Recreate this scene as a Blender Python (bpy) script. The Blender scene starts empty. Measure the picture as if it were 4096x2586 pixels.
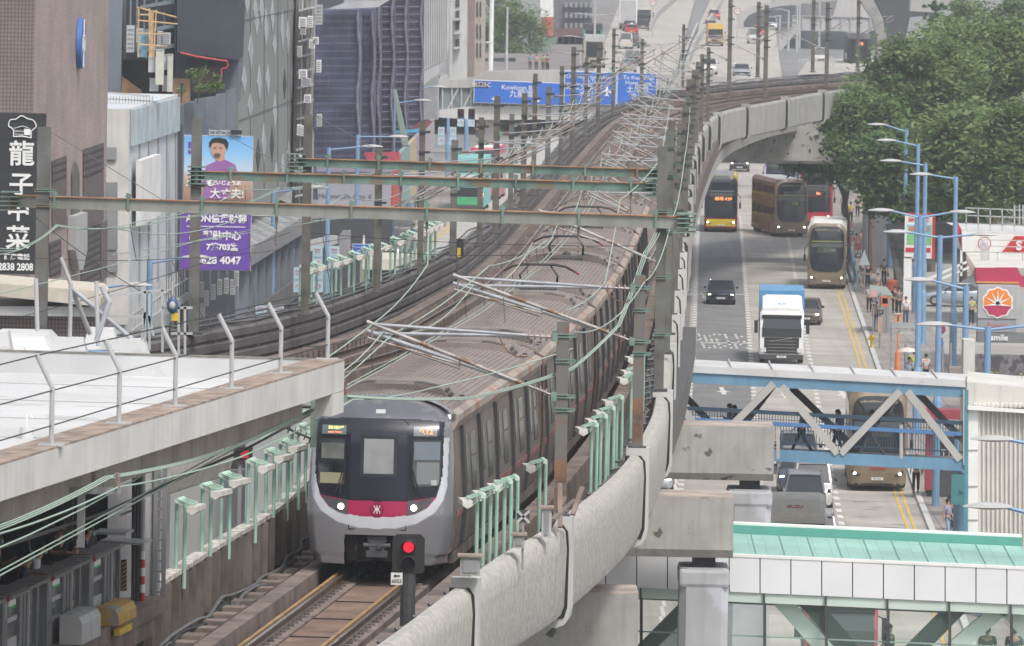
import bpy, math, random
from mathutils import Vector, Matrix
R = math.radians
SC = bpy.context.scene
COL = SC.collection
RND = random.Random(7)
# ------------------------------------------------------------------ camera
F, CX, YH, PH, H = 32000., 2048., -440., .018, 25.8
cd = bpy.data.cameras.new('camera'); cam = bpy.data.objects.new('camera', cd); COL.objects.link(cam)
cd.sensor_width = 36; cd.lens = F / 4096 * 36; cd.shift_y = -1733 / 4096
cd.clip_start = 1; cd.clip_end = 6000
c_, s_ = math.cos(PH), math.sin(PH)
cam.matrix_world = Matrix(((c_, -s_, 0, 0), (0, 0, -1, 0), (s_, c_, 0, H), (0, 0, 0, 1)))
cd.dof.use_dof = True; cd.dof.focus_distance = 190; cd.dof.aperture_fstop = 9
SC.camera = cam
# ------------------------------------------------------------------ sky, sun, exposure
W = bpy.data.worlds.new("World"); SC.world = W; W.use_nodes = True
nt = W.node_tree; sky = nt.nodes.new('ShaderNodeTexSky'); sky.sky_type = 'NISHITA'; sky.sun_disc = False
SUN_EL, SUN_AZ = R(56), R(152)
sky.sun_elevation = SUN_EL; sky.sun_rotation = SUN_AZ; sky.dust_density = 4; sky.air_density = 1.0; sky.ozone_density = .6
bg = nt.nodes['Background']; bg.inputs[1].default_value = .125
hs = nt.nodes.new('ShaderNodeHueSaturation'); hs.inputs['Saturation'].default_value = .35
nt.links.new(sky.outputs[0], hs.inputs['Color']); nt.links.new(hs.outputs[0], bg.inputs[0])
sl = bpy.data.lights.new('sun', 'SUN'); sl.energy = 1.5; sl.angle = R(10); sl.color = (1, .96, .9)
so = bpy.data.objects.new('sun', sl); COL.objects.link(so)
sd = Vector((math.sin(SUN_AZ) * math.cos(SUN_EL), math.cos(SUN_AZ) * math.cos(SUN_EL), math.sin(SUN_EL)))
so.rotation_euler = sd.to_track_quat('Z', 'Y').to_euler(); so.location = (0, 100, 80)
vs = SC.view_settings; vs.view_transform = 'Standard'; vs.look = 'None'; vs.gamma = 1; vs.exposure = .58
SC.cycles.max_bounces = 6; SC.cycles.transparent_max_bounces = 12; SC.cycles.volume_bounces = 0
# ------------------------------------------------------------------ helpers
def uv(px, py):
 a, b = px - CX, py - YH
 return a * c_ + b * s_, -a * s_ + b * c_
def G(px, py, z=0.):
 u, v = uv(px, py); Y = F * (H - z) / v
 return Vector((u * Y / F, Y, z))
def D(px, py, Y):
 u, v = uv(px, py)
 return Vector((u * Y / F, Y, H - v * Y / F))
def V(*a): return Vector(a)
def lerp(a, b, t): return a + (b - a) * t
def interp(tab, y):
 if y <= tab[0][0]:
  a, b = tab[0], tab[1]
 elif y >= tab[-1][0]:
  a, b = tab[-2], tab[-1]
 else:
  for a, b in zip(tab, tab[1:]):
   if a[0] <= y <= b[0]: break
 t = (y - a[0]) / (b[0] - a[0])
 return a[1] + (b[1] - a[1]) * t
def spline(pts, n=8):
 """Catmull-Rom through pts"""
 P = [Vector(p) for p in pts]; P = [P[0] * 2 - P[1]] + P + [P[-1] * 2 - P[-2]]; out = []
 for i in range(1, len(P) - 2):
  a, b, c, d = P[i - 1:i + 3]
  for k in range(n):
   t = k / n
   out.append(.5 * ((2 * b) + (c - a) * t + (2 * a - 5 * b + 4 * c - d) * t * t + (3 * b - a - 3 * c + d) * t ** 3))
 out.append(P[-2].copy()); return out
def resample(pts, step):
 out = [pts[0].copy()]; acc = 0
 for a, b in zip(pts, pts[1:]):
  L = (b - a).length
  while acc + L >= step:
   t = (step - acc) / L; a = a.lerp(b, t); out.append(a.copy()); L = (b - a).length; acc = 0
  acc += L
 return out
def offs(pts, d, dz=0):
 """offset a plan polyline to its right by d"""
 out = []
 for i, p in enumerate(pts):
  t = (pts[min(i + 1, len(pts) - 1)] - pts[max(i - 1, 0)]); t.z = 0; t.normalize()
  out.append(V(p.x + t.y * d, p.y - t.x * d, p.z + dz))
 return out
class MB:
 def __init__(s): s.v = []; s.f = []; s.m = []; s.mi = 0; s.M = None
 def add(s, vs, fs):
  o = len(s.v)
  if s.M is not None: vs = [s.M @ Vector(p) for p in vs]
  s.v += [tuple(p) for p in vs]; s.f += [tuple(i + o for i in f) for f in fs]; s.m += [s.mi] * len(fs); return s
 def mat(s, i): s.mi = i; return s
 def box(s, c, d, rz=0, taper=1., rx=0, ry=0):
  x, y, z = d[0] / 2, d[1] / 2, d[2] / 2; vs = []
  m = Matrix.Translation(c) @ Matrix.Rotation(rz, 4, 'Z') @ Matrix.Rotation(ry, 4, 'Y') @ Matrix.Rotation(rx, 4, 'X')
  for k, t in ((-z, 1), (z, taper)):
   vs += [m @ V(-x * t, -y * t, k), m @ V(x * t, -y * t, k), m @ V(x * t, y * t, k), m @ V(-x * t, y * t, k)]
  return s.add(vs, [(3, 2, 1, 0), (4, 5, 6, 7), (0, 1, 5, 4), (1, 2, 6, 5), (2, 3, 7, 6), (3, 0, 4, 7)])
 def bb(s, x0, x1, y0, y1, z0, z1): return s.box(((x0 + x1) / 2, (y0 + y1) / 2, (z0 + z1) / 2), (abs(x1 - x0), abs(y1 - y0), abs(z1 - z0)))
 def bar(s, a, b, w, h=None, up=(0, 0, 1)):
  a, b = Vector(a), Vector(b); h = h or w; d = (b - a).normalized(); u = Vector(up)
  if abs(d.dot(u)) > .98: u = V(0, 1, 0)
  r = d.cross(u).normalized() * (w / 2); u = r.cross(d).normalized() * (h / 2)
  vs = [a - r - u, a + r - u, a + r + u, a - r + u, b - r - u, b + r - u, b + r + u, b - r + u]
  return s.add(vs, [(0, 1, 2, 3), (7, 6, 5, 4), (4, 5, 1, 0), (5, 6, 2, 1), (6, 7, 3, 2), (7, 4, 0, 3)])
 def ring(s, path, rad, n=8, cap=True):
  path = [Vector(p) for p in path]; N = len(path); rr = rad if hasattr(rad, '__len__') else [rad] * N
  vs = []; pu = None
  for i, p in enumerate(path):
   d = (path[min(i + 1, N - 1)] - path[max(i - 1, 0)]).normalized()
   u = pu if pu is not None else (V(0, 0, 1) if abs(d.z) < .9 else V(1, 0, 0))
   r = d.cross(u)
   if r.length < 1e-4: r = d.cross(V(0, 1, 0))
   r.normalize(); u = r.cross(d).normalized(); pu = u
   for k in range(n):
    a = 2 * math.pi * k / n; vs.append(p + (r * math.cos(a) + u * math.sin(a)) * rr[i])
  fs = [(i * n + k, i * n + (k + 1) % n, (i + 1) * n + (k + 1) % n, (i + 1) * n + k) for i in range(N - 1) for k in range(n)]
  if cap: fs += [tuple(range(n - 1, -1, -1)), tuple((N - 1) * n + k for k in range(n))]
  return s.add(vs, fs)
 def tube(s, a, b, r, n=8, r2=None): return s.ring([a, b], [r, r if r2 is None else r2], n)
 def loft(s, secs, close=True, cap=True):
  n = len(secs[0]); vs = [p for q in secs for p in q]; fs = []
  for i in range(len(secs) - 1):
   for k in range(n if close else n - 1):
    fs.append((i * n + k, i * n + (k + 1) % n, (i + 1) * n + (k + 1) % n, (i + 1) * n + k))
  if cap and close: fs += [tuple(range(n - 1, -1, -1)), tuple((len(secs) - 1) * n + k for k in range(n))]
  return s.add(vs, fs)
 def extr(s, path, prof, cap=True):
  """sweep profile [(right,up)] along plan path"""
  secs = []
  for i, p in enumerate(path):
   t = (path[min(i + 1, len(path) - 1)] - path[max(i - 1, 0)]); t.z = 0; t.normalize()
   secs.append([V(p.x + t.y * a, p.y - t.x * a, p.z + b) for a, b in prof])
  return s.loft(secs, True, cap)
 def poly(s, pts, d):
  """flat polygon pts extruded by vector d"""
  pts = [Vector(p) for p in pts]; d = Vector(d); n = len(pts)
  vs = pts + [p + d for p in pts]
  return s.add(vs, [tuple(range(n)), tuple(range(2 * n - 1, n - 1, -1))] + [(k, (k + 1) % n, (k + 1) % n + n, k + n)[::-1] for k in range(n)])
 def quad(s, *p): return s.add(p, [tuple(range(len(p)))])
 def ball(s, c, r, n=8, m=6):
  c = Vector(c); r = r if hasattr(r, '__len__') else (r, r, r); vs = []; fs = []
  for i in range(m + 1):
   t = math.pi * i / m
   for k in range(n):
    a = 2 * math.pi * k / n; vs.append(c + V(r[0] * math.sin(t) * math.cos(a), r[1] * math.sin(t) * math.sin(a), r[2] * math.cos(t)))
  for i in range(m):
   for k in range(n): fs.append((i * n + k, (i + 1) * n + k, (i + 1) * n + (k + 1) % n, i * n + (k + 1) % n))
  return s.add(vs, fs)
 def build(s, name, mats, parent=None, smooth=False, loc=None, bevel=0):
  me = bpy.data.meshes.new(name); me.from_pydata(s.v, [], s.f)
  for m in (mats if isinstance(mats, (list, tuple)) else [mats]): me.materials.append(m)
  if any(s.m): me.polygons.foreach_set('material_index', s.m)
  if smooth:
   me.polygons.foreach_set('use_smooth', [True] * len(me.polygons))
   try: me.set_sharp_from_angle(angle=R(40))
   except Exception: pass
  me.update(); o = bpy.data.objects.new(name, me); COL.objects.link(o)
  if parent: o.parent = parent
  if loc is not None: o.location = loc
  if bevel:
   b = o.modifiers.new('bevel', 'BEVEL'); b.width = bevel; b.segments = 2; b.limit_method = 'ANGLE'
  return o
def isles(mb, name, m, parent, **k):
 par = list(range(len(mb.v)))
 def fd(i):
  while par[i] != i: par[i] = par[par[i]]; i = par[i]
  return i
 for f in mb.f:
  for i in f[1:]: par[fd(i)] = fd(f[0])
 g = {}
 for f in mb.f: g.setdefault(fd(f[0]), []).append(f)
 out = []
 for fs in g.values():
  q = MB(); mp = {}
  for f in fs:
   for i in f:
    if i not in mp: mp[i] = len(q.v); q.v.append(mb.v[i])
   q.f.append(tuple(mp[i] for i in f)); q.m.append(0)
  out.append(q.build(name, m, parent, **k))
 return out
def tag(o, label=None, cat=None, group=None, kind=None):
 if label: o['label'] = label
 if cat: o['category'] = cat
 if group: o['group'] = group
 if kind: o['kind'] = kind
 return o
def empty(name, loc, label, cat, group=None, rz=0, sc=1):
 o = bpy.data.objects.new(name, None); COL.objects.link(o); o.location = loc; o.rotation_euler = (0, 0, rz)
 if sc != 1: o.scale = (sc, sc, sc)
 return tag(o, label, cat, group)
def copy_tree(o, loc=None, rz=None, label=None, group=None, parent=None):
 c = o.copy(); COL.objects.link(c)
 if parent: c.parent = parent
 if loc is not None: c.location = loc
 if rz is not None: c.rotation_euler = (0, 0, rz)
 if label: c['label'] = label
 if group: c['group'] = group
 for ch in list(o.children): copy_tree(ch, parent=c)
 return c
# ------------------------------------------------------------------ materials
def mat(name, col, rough=.7, metal=0., var=.12, scale=3., streak=0., stc=(.05, .045, .04), bump=0., bscale=40., spec=.5, coat=0., emit=None, es=1., lane=0., patch=None, pscale=1., pcut=.55):
 m = bpy.data.materials.new(name); m.use_nodes = True; n = m.node_tree.nodes; l = m.node_tree.links; b = n['Principled BSDF']
 b.inputs['Roughness'].default_value = rough; b.inputs['Metallic'].default_value = metal; b.inputs['Specular IOR Level'].default_value = spec
 if coat: b.inputs['Coat Weight'].default_value = coat; b.inputs['Coat Roughness'].default_value = .1
 c4 = (*col, 1); b.inputs['Base Color'].default_value = c4
 if emit: b.inputs['Emission Color'].default_value = (*emit, 1); b.inputs['Emission Strength'].default_value = es
 if not (var or streak or bump or patch): return m
 tc = n.new('ShaderNodeTexCoord'); cur = None
 def noise(sc, det=4, vec=None):
  t = n.new('ShaderNodeTexNoise'); t.inputs['Scale'].default_value = sc; t.inputs['Detail'].default_value = det
  l.new(vec or tc.outputs['Object'], t.inputs['Vector']); return t.outputs['Fac']
 def ramp(f, a, b_):
  r = n.new('ShaderNodeMapRange'); r.inputs[1].default_value = a; r.inputs[2].default_value = b_; l.new(f, r.inputs[0]); return r.outputs[0]
 def mix(f, a, b_):
  x = n.new('ShaderNodeMix'); x.data_type = 'RGBA'; l.new(f, x.inputs[0])
  for i, q in ((6, a), (7, b_)):
   if isinstance(q, tuple): x.inputs[i].default_value = q
   else: l.new(q, x.inputs[i])
  return x.outputs[2]
 cur = c4
 if var:
  d = tuple(max(0, q * (1 - var * 1.6)) for q in col) + (1,); e = tuple(min(1, q * (1 + var)) for q in col) + (1,)
  cur = mix(ramp(noise(scale, 6), .32, .68), d, e)
 if patch: cur = mix(ramp(noise(pscale, 8), pcut, pcut + .05), cur, (*patch, 1))
 if streak or lane:
  mp = n.new('ShaderNodeMapping'); mp.inputs['Scale'].default_value = (1.5, .012, 1) if lane else (4, 4, .35); l.new(tc.outputs['Object'], mp.inputs[0])
  f = ramp(noise(1.2, 7, mp.outputs[0]), .5, .8); mm = n.new('ShaderNodeMath'); mm.operation = 'MULTIPLY'; mm.inputs[1].default_value = lane or streak; l.new(f, mm.inputs[0])
  cur = mix(mm.outputs[0], cur, (*stc, 1))
 if not isinstance(cur, tuple): l.new(cur, b.inputs['Base Color'])
 if bump:
  bn = n.new('ShaderNodeBump'); bn.inputs['Strength'].default_value = bump; bn.inputs['Distance'].default_value = .03
  l.new(noise(bscale, 4), bn.inputs['Height']); l.new(bn.outputs[0], b.inputs['Normal'])
 return m
def glassmat(name, col=(.02, .025, .03), rough=.08, alpha=1.):
 m = mat(name, col, rough, 0, 0, spec=.8)
 if alpha < 1: m.node_tree.nodes['Principled BSDF'].inputs['Alpha'].default_value = alpha
 return m
def gridmat(name, c1, c2, bw, bh, mortar=.08, rough=.7, off=0., axis='XZ', squash=1):
 """brick-texture wall; faces of any heading share it: u = x+y, v = z"""
 m = bpy.data.materials.new(name); m.use_nodes = True; n = m.node_tree.nodes; l = m.node_tree.links; b = n['Principled BSDF']; b.inputs['Roughness'].default_value = rough
 tc = n.new('ShaderNodeTexCoord'); sx = n.new('ShaderNodeSeparateXYZ'); l.new(tc.outputs['Object'], sx.inputs[0])
 cb = n.new('ShaderNodeCombineXYZ')
 if axis == 'XZ':
  ad = n.new('ShaderNodeMath'); ad.operation = 'ADD'; l.new(sx.outputs[0], ad.inputs[0]); l.new(sx.outputs[1], ad.inputs[1]); l.new(ad.outputs[0], cb.inputs[0]); l.new(sx.outputs[2], cb.inputs[1])
 else: l.new(sx.outputs[0], cb.inputs[0]); l.new(sx.outputs[1], cb.inputs[1])
 br = n.new('ShaderNodeTexBrick'); br.inputs['Scale'].default_value = 1; br.inputs['Brick Width'].default_value = bw; br.inputs['Row Height'].default_value = bh
 br.inputs['Mortar Size'].default_value = mortar; br.inputs['Color1'].default_value = (*c1, 1); br.inputs['Color2'].default_value = (*[q * .88 for q in c1], 1); br.inputs['Mortar'].default_value = (*c2, 1); br.offset = off
 l.new(cb.outputs[0], br.inputs['Vector'])
 no = n.new('ShaderNodeTexNoise'); no.inputs['Scale'].default_value = .35; no.inputs['Detail'].default_value = 6; l.new(tc.outputs['Object'], no.inputs['Vector'])
 mr = n.new('ShaderNodeMapRange'); mr.inputs[1].default_value = .3; mr.inputs[2].default_value = .7; mr.inputs[3].default_value = .75; mr.inputs[4].default_value = 1.12; l.new(no.outputs['Fac'], mr.inputs[0])
 mx = n.new('ShaderNodeMix'); mx.data_type = 'RGBA'; mx.blend_type = 'MULTIPLY'; mx.inputs[0].default_value = 1; l.new(br.outputs[0], mx.inputs[6]); l.new(mr.outputs[0], mx.inputs[7]); l.new(mx.outputs[2], b.inputs['Base Color'])
 return m
M = {}
M['conc'] = mat('concrete', (.36, .355, .34), .85, streak=.5, stc=(.12, .115, .11), bump=.15, bscale=12, scale=.8, var=.1, patch=(.13, .13, .12), pscale=5, pcut=.72)
M['conc_l'] = mat('light_concrete', (.5, .5, .49), .85, streak=.35, stc=(.25, .24, .23), bump=.1, scale=.6, var=.08)
M['conc_far'] = mat('far_concrete', (.42, .41, .4), .9, streak=.4, stc=(.2, .2, .2), scale=.15, var=.12)
M['rough'] = mat('roughcast', (.43, .415, .39), .95, streak=.5, stc=(.2, .19, .18), bump=.5, bscale=14, scale=7, var=.14)
M['bandw'] = mat('smooth_column_band', (.52, .52, .51), .7, streak=.2, stc=(.3, .3, .3), scale=.8, var=.05)
M['pier'] = mat('painted_pier', (.38, .39, .41), .8, var=.08, scale=.6, patch=(.46, .48, .52), pscale=.5, pcut=.55, streak=.3, stc=(.2, .2, .2))
M['brown'] = mat('rusty_trackbed', (.13, .105, .095), .9, var=.3, scale=2.5, bump=.3, bscale=8, streak=.2)
M['brown2'] = mat('brown_stained_concrete', (.2, .155, .135), .9, var=.25, scale=1.5, bump=.2, streak=.35, stc=(.05, .045, .04))
M['wetbed'] = mat('wet_trackbed', (.045, .038, .034), .35, var=.35, scale=1.2, spec=.35)
M['panel'] = mat('corrugated_dark_panel', (.125, .118, .118), .75, var=.2, scale=1.2, streak=.5, stc=(.14, .1, .08))
M['rail'] = mat('rail_steel', (.2, .15, .12), .4, .7, var=.25, scale=5)
M['railtop'] = mat('polished_rail_head', (.55, .53, .5), .25, .9, var=.1)
M['yrail'] = mat('yellow_guard_cable', (.34, .21, .09), .6, var=.2, scale=2)
M['rust'] = mat('weathered_mast_steel', (.13, .12, .105), .8, .2, var=.25, scale=2, patch=(.2, .12, .07), pscale=.9, pcut=.6, streak=.4, stc=(.2, .2, .19))
M['rust2'] = mat('rusty_mast_steel', (.22, .12, .07), .85, .1, var=.3, scale=2, patch=(.16, .155, .145), pscale=1.4, pcut=.45, streak=.4, stc=(.1, .09, .08))
M['dmast'] = mat('dark_mast_steel', (.15, .152, .145), .8, .2, var=.25, scale=1.5, patch=(.16, .14, .12), pscale=1.2, pcut=.55, streak=.3, stc=(.2, .19, .17))
M['beamg'] = mat('beam_grey_green', (.3, .31, .28), .7, .1, var=.15, scale=.9, streak=.2)
M['green'] = mat('beam_flaking_green', (.15, .235, .2), .75, 0, var=.25, scale=1.3, patch=(.2, .16, .12), pscale=.8, pcut=.56)
M['rustflange'] = mat('rusty_flange', (.36, .2, .11), .85, 0, var=.25, scale=2)
M['galv'] = mat('galvanised_tube', (.36, .38, .41), .6, .1, var=.15, scale=3)
M['galvr'] = mat('rusty_galvanised_tube', (.36, .34, .33), .6, .3, var=.2, scale=3, patch=(.2, .11, .06), pscale=2, pcut=.56)
M['wire'] = mat('pale_green_wire', (.34, .43, .37), .7, 0, 0)
M['wired'] = mat('dark_wire', (.045, .045, .045), .6, .2, 0)
M['copper'] = mat('brown_jumper_cable', (.25, .13, .07), .6, .2, 0)
M['insul'] = mat('insulator_porcelain', (.26, .2, .19), .35, 0, var=.15)
M['mint'] = mat('mint_light_post', (.3, .47, .39), .55, 0, var=.12, scale=1.5, streak=.3, stc=(.35, .25, .15))
M['cream'] = mat('fluorescent_fitting', (.62, .6, .56), .5, 0, var=.15, scale=3, streak=.3, stc=(.3, .22, .15))
M['wallb'] = mat('grimy_side_wall', (.125, .105, .093), .9, var=.25, scale=1.2, streak=.5, stc=(.05, .045, .04), bump=.2)
M['white'] = mat('white_paint', (.75, .75, .74), .6, var=.06, scale=1)
M['roofw'] = mat('white_roof_coating', (.56, .565, .57), .8, var=.09, scale=.45, patch=(.44, .44, .43), pscale=.9, pcut=.6)
M['fascia'] = mat('stained_white_fascia', (.58, .57, .55), .8, var=.07, scale=.9, streak=.35, stc=(.28, .26, .24))
M['stain'] = mat('brown_roof_edge', (.33, .26, .215), .95, var=.25, scale=3, bump=.4, bscale=20)
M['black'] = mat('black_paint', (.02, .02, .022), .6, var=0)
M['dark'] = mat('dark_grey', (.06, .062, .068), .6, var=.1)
M['rubber'] = mat('rubber', (.03, .03, .033), .8, var=0)
M['cable'] = mat('grey_cable', (.13, .13, .135), .6, var=.2, scale=5)
M['grey'] = mat('mid_grey_paint', (.24, .245, .255), .6, var=.1, scale=1)
M['lgrey'] = mat('light_grey_paint', (.42, .425, .43), .6, var=.08, scale=1)
M['blue'] = mat('sky_blue_lamp_post', (.18, .31, .49), .5, var=.12, scale=.8)
M['blue2'] = mat('blue_bridge_girder', (.13, .27, .4), .55, var=.1, scale=.5, streak=.2)
M['truss'] = mat('putty_grey_truss', (.42, .41, .39), .6, var=.06, scale=.5)
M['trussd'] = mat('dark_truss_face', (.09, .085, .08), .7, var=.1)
M['navy'] = mat('navy_handrail', (.03, .06, .1), .5, var=.1)
M['red'] = mat('red_paint', (.5, .03, .03), .5, var=.08)
M['orange'] = mat('orange_paint', (.62, .2, .07), .5, var=.1)
M['yellow'] = mat('yellow_paint', (.62, .42, .04), .5, var=.15, scale=4)
M['glass'] = glassmat('vehicle_glass')
M['glassl'] = glassmat('pale_vehicle_glass', (.16, .19, .2), .06)
M['chrome'] = mat('chrome', (.6, .6, .6), .2, .9, 0)
M['head'] = mat('lit_headlamp', (1, .95, .85), .3, emit=(1, .86, .6), es=9, var=0)
M['headoff'] = mat('headlamp_lens', (.6, .6, .6), .15, var=0)
M['amber'] = mat('led_amber', (.3, .1, .03), .4, emit=(1, .28, .1), es=2.2, var=0)
M['ledy'] = mat('led_yellow', (.3, .3, .1), .4, emit=(.85, .8, .25), es=1.3, var=0)
M['plate'] = mat('number_plate', (.7, .7, .68), .5, var=0)
M['skin'] = mat('skin', (.42, .25, .17), .6, var=0)
M['hair'] = mat('black_hair', (.012, .011, .011), .5, var=0)
M['mask'] = mat('blue_face_mask', (.3, .55, .65), .7, var=0)
def flat(name, col, rough=.6): return mat(name, col, rough, var=0)
_fm = {}
def FM(r, g, b, rough=.6):
 k = (r, g, b, rough)
 if k not in _fm: _fm[k] = mat('paint_%02x%02x%02x' % (int(r * 255), int(g * 255), int(b * 255)), (r, g, b), rough, var=.06, scale=1.5)
 return _fm[k]
def text(body, size, mtx, m, parent=None, name='lettering', bold=.0, sx=1., align='CENTER', ext=.004):
 cu = bpy.data.curves.new(name, 'FONT'); cu.body = body; cu.size = size; cu.align_x = align; cu.align_y = 'CENTER'; cu.extrude = ext; cu.offset = bold; cu.resolution_u = 3
 o = bpy.data.objects.new(name, cu); COL.objects.link(o)
 dg = bpy.context.evaluated_depsgraph_get(); dg.update(); me = bpy.data.meshes.new_from_object(o.evaluated_get(dg)); bpy.data.objects.remove(o)
 me.name = name; me.materials.clear(); me.materials.append(m)
 me.transform(mtx @ Matrix.Diagonal((sx, 1, 1, 1)))
 o = bpy.data.objects.new(name, me); COL.objects.link(o)
 if parent: o.parent = parent
 return o
def face(c, rz=0., rx=90.):
 """text plane standing upright at c, facing -Y turned by rz degrees"""
 return Matrix.Translation(c) @ Matrix.Rotation(R(rz), 4, 'Z') @ Matrix.Rotation(R(rx), 4, 'X')
# ================================================================== GROUND, ROADS
def struct(mb, name, m, **k): return tag(mb.build(name, m, **k), kind='structure')
T1 = [(200, 3.7), (285, 6.07), (352, 7.95), (443, 10.53), (606, 14.56), (760, 18.3)]
T2 = [(200, 7.2), (285, 9.4), (352, 11.4), (442, 13.7), (607, 17.9), (760, 21.7)]
T3 = [(200, 10.7), (285, 12.9), (326, 13.96), (363, 14.89), (465, 17.59), (597, 21.14), (760, 25.3)]
TY = [(200, 13.8), (285, 15.9), (323, 16.85), (345, 17.3), (438, 19.85), (521, 21.95), (600, 24.2), (760, 28.2)]
KB = [(y, x + .5) for y, x in TY]
def strip(ta, tb, y0, y1, z, n=24):
 mb = MB()
 for i in range(n):
  a, b = lerp(y0, y1, i / n), lerp(y0, y1, (i + 1) / n)
  fa = ta if callable(ta) else (lambda y, t=ta: interp(t, y)); fb = tb if callable(tb) else (lambda y, t=tb: interp(t, y))
  mb.quad((fa(a), a, z), (fb(a), a, z), (fb(b), b, z), (fa(b), b, z))
 return mb
struct(MB().quad((-900, 60, -.05), (900, 60, -.05), (900, 4000, -.05), (-900, 4000, -.05)), 'ground', mat('dusty_ground', (.22, .22, .21), .95, var=.15, scale=.1))
M['road'] = mat('worn_concrete_road', (.4, .375, .345), .85, var=.14, scale=.25, streak=0, patch=(.35, .33, .305), pscale=.12, pcut=.5, lane=.5, stc=(.22, .21, .2))
M['asph'] = mat('dark_asphalt', (.19, .19, .193), .85, var=.12, scale=.4, lane=.5, stc=(.12, .12, .12))
M['pave'] = gridmat('pavement_blocks', (.31, .28, .26), (.16, .15, .15), .9, .9, .03, axis='XY')
M['mark'] = mat('worn_white_marking', (.66, .65, .62), .7, var=.2, scale=5)
M['ymark'] = mat('worn_yellow_marking', (.62, .42, .1), .7, var=.2, scale=3)
struct(strip([(200, -6), (760, -6)], KB, 180, 765, 0), 'main_road', M['road'])
struct(strip(lambda y: interp(T1, y) + .1, lambda y: interp(T2, y) - .1, 395, 640, .004), 'asphalt_lane', M['asph'])
struct(strip(lambda y: interp(T1, y) - 7, lambda y: interp(T1, y) - .3, 330, 640, .005), 'road_under_viaduct', mat('grey_asphalt_lane', (.21, .205, .2), .85, var=.12, scale=.3))
# kerb and pavement on the right
mb = MB(); path = [V(interp(KB, y), y, 0) for y in range(200, 765, 8)]
mb.extr(path, [(0, -.02), (.28, -.02), (.28, .13), (.03, .13)]); struct(mb, 'kerb', M['conc_l'])
struct(strip(lambda y: interp(KB, y) + .27, lambda y: interp(KB, y) + 4.2, 200, 765, .11), 'pavement', M['pave'])
struct(strip(lambda y: interp(KB, y) + 4.2, lambda y: interp(KB, y) + 60, 200, 765, .06), 'forecourt', mat('forecourt_concrete', (.34, .32, .29), .85, var=.12, scale=.3))
mb = MB()
def dots(t, y0, y1, step=1.0, w=.11, l=.45, dx=0, z=.012):
 y = y0
 while y < y1:
  x = interp(t, y) + dx; mb.quad((x - w, y, z), (x + w, y, z), (x + w, y + l, z), (x - w, y + l, z)); y += step
dots(T1, 330, 640, 3, .13, 1.5); dots(T2, 330, 640, 3, .13, 1.5); dots(T3, 260, 640, 3.4, .12, 1.7)
dots(T2, 205, 340, 5, .12, 2.5); dots(T1, 205, 395, 4, .07, 4, -.2)
def rline(t, y0, y1, w, dx=0, z=.013):
 y = y0
 while y < y1:
  a, b = interp(t, y) + dx, interp(t, y + 4) + dx; mb.quad((a - w, y, z), (a + w, y, z), (b + w, y + 4, z), (b - w, y + 4, z)); y += 4
rline(T3, 340, 372, .12, -1.2)
# lane lettering worn on the asphalt: broken rows of blocks, arrows
rr = random.Random(3)
for (px, py, wpx, nrow) in ((2890, 1365, 1.9, 9), (2860, 1185, 1.2, 5), (2735, 1170, 1.1, 5), (2715, 1362, 1.1, 6)):
 c = G(px, py)
 for r in range(nrow):
  for k in range(9):
   if rr.random() < .62:
    x = c.x + (k / 8 - .5) * wpx * 1.3; y = c.y + (r - nrow / 2) * 1.7
    mb.quad((x - .07, y, .014), (x + .08, y, .014), (x + .08, y + 1.1, .014), (x - .07, y + 1.1, .014))
for px, py in ((2930, 1180), (2870, 1375), (2950, 1375), (2800, 1180), (2750, 1362)):
 c = G(px, py); mb.quad((c.x - .75, c.y, .014), (c.x + .75, c.y, .014), (c.x + .75, c.y + .7, .014), (c.x - .75, c.y + .7, .014))
for px, py in ((2893, 1570), (3140, 1585), (3375, 1585)):
 c = G(px, py); mb.add([(c.x - .12, c.y - 2, .014), (c.x + .12, c.y - 2, .014), (c.x + .12, c.y, .014), (c.x + .4, c.y, .014), (c.x, c.y - 3.2 + 5, .014), (c.x - .4, c.y, .014), (c.x - .12, c.y, .014)], [(0, 1, 2, 3, 4, 5, 6)])
 mb.quad((c.x - .12, c.y + 1.5, .014), (c.x + .12, c.y + 1.5, .014), (c.x + .12, c.y + 4, .014), (c.x - .12, c.y + 4, .014))
struct(mb, 'road_markings', M['mark'])
mb = MB(); rline(TY, 200, 600, .06); rline(TY, 200, 600, .06, -.3); struct(mb, 'yellow_lines', M['ymark'])
# slab joints and patches
mb = MB()
for y in range(215, 600, 9):
 for a, b in ((T2, T3), (T3, TY)):
  if RND.random() < .8: mb.quad((interp(a, y) + .15, y, .009), (interp(b, y) - .15, y, .009), (interp(b, y) - .15, y + .09, .009), (interp(a, y) + .15, y + .09, .009))
for px, py in ((3440, 2010), (3500, 2030), (3450, 2070), (3590, 2100), (3560, 2112), (3480, 2040)):
 c = G(px, py); mb.quad((c.x - .3, c.y, .01), (c.x + .35, c.y, .01), (c.x + .35, c.y + .12, .01), (c.x - .3, c.y + .12, .01))
struct(mb, 'road_joints', mat('tar_joint', (.16, .15, .15), .9, var=0))
# left street
TL = [(440, -11.2), (498, -9.7), (560, -7.0), (592, -5.4), (640, -3.6), (760, 0.)]
struct(strip(TL, [(440, 6), (760, 14)], 430, 838, .012), 'left_street', mat('pale_street', (.42, .41, .4), .85, var=.1, scale=.3))
struct(strip(lambda y: interp(TL, y) - 6, lambda y: interp(TL, y) - .3, 300, 765, .12), 'left_pavement', M['pave'])
mb = MB(); rline(TL, 430, 760, .07, .25, .02); rline(TL, 430, 760, .07, .55, .02); struct(mb, 'left_yellow_lines', M['ymark'])
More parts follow.
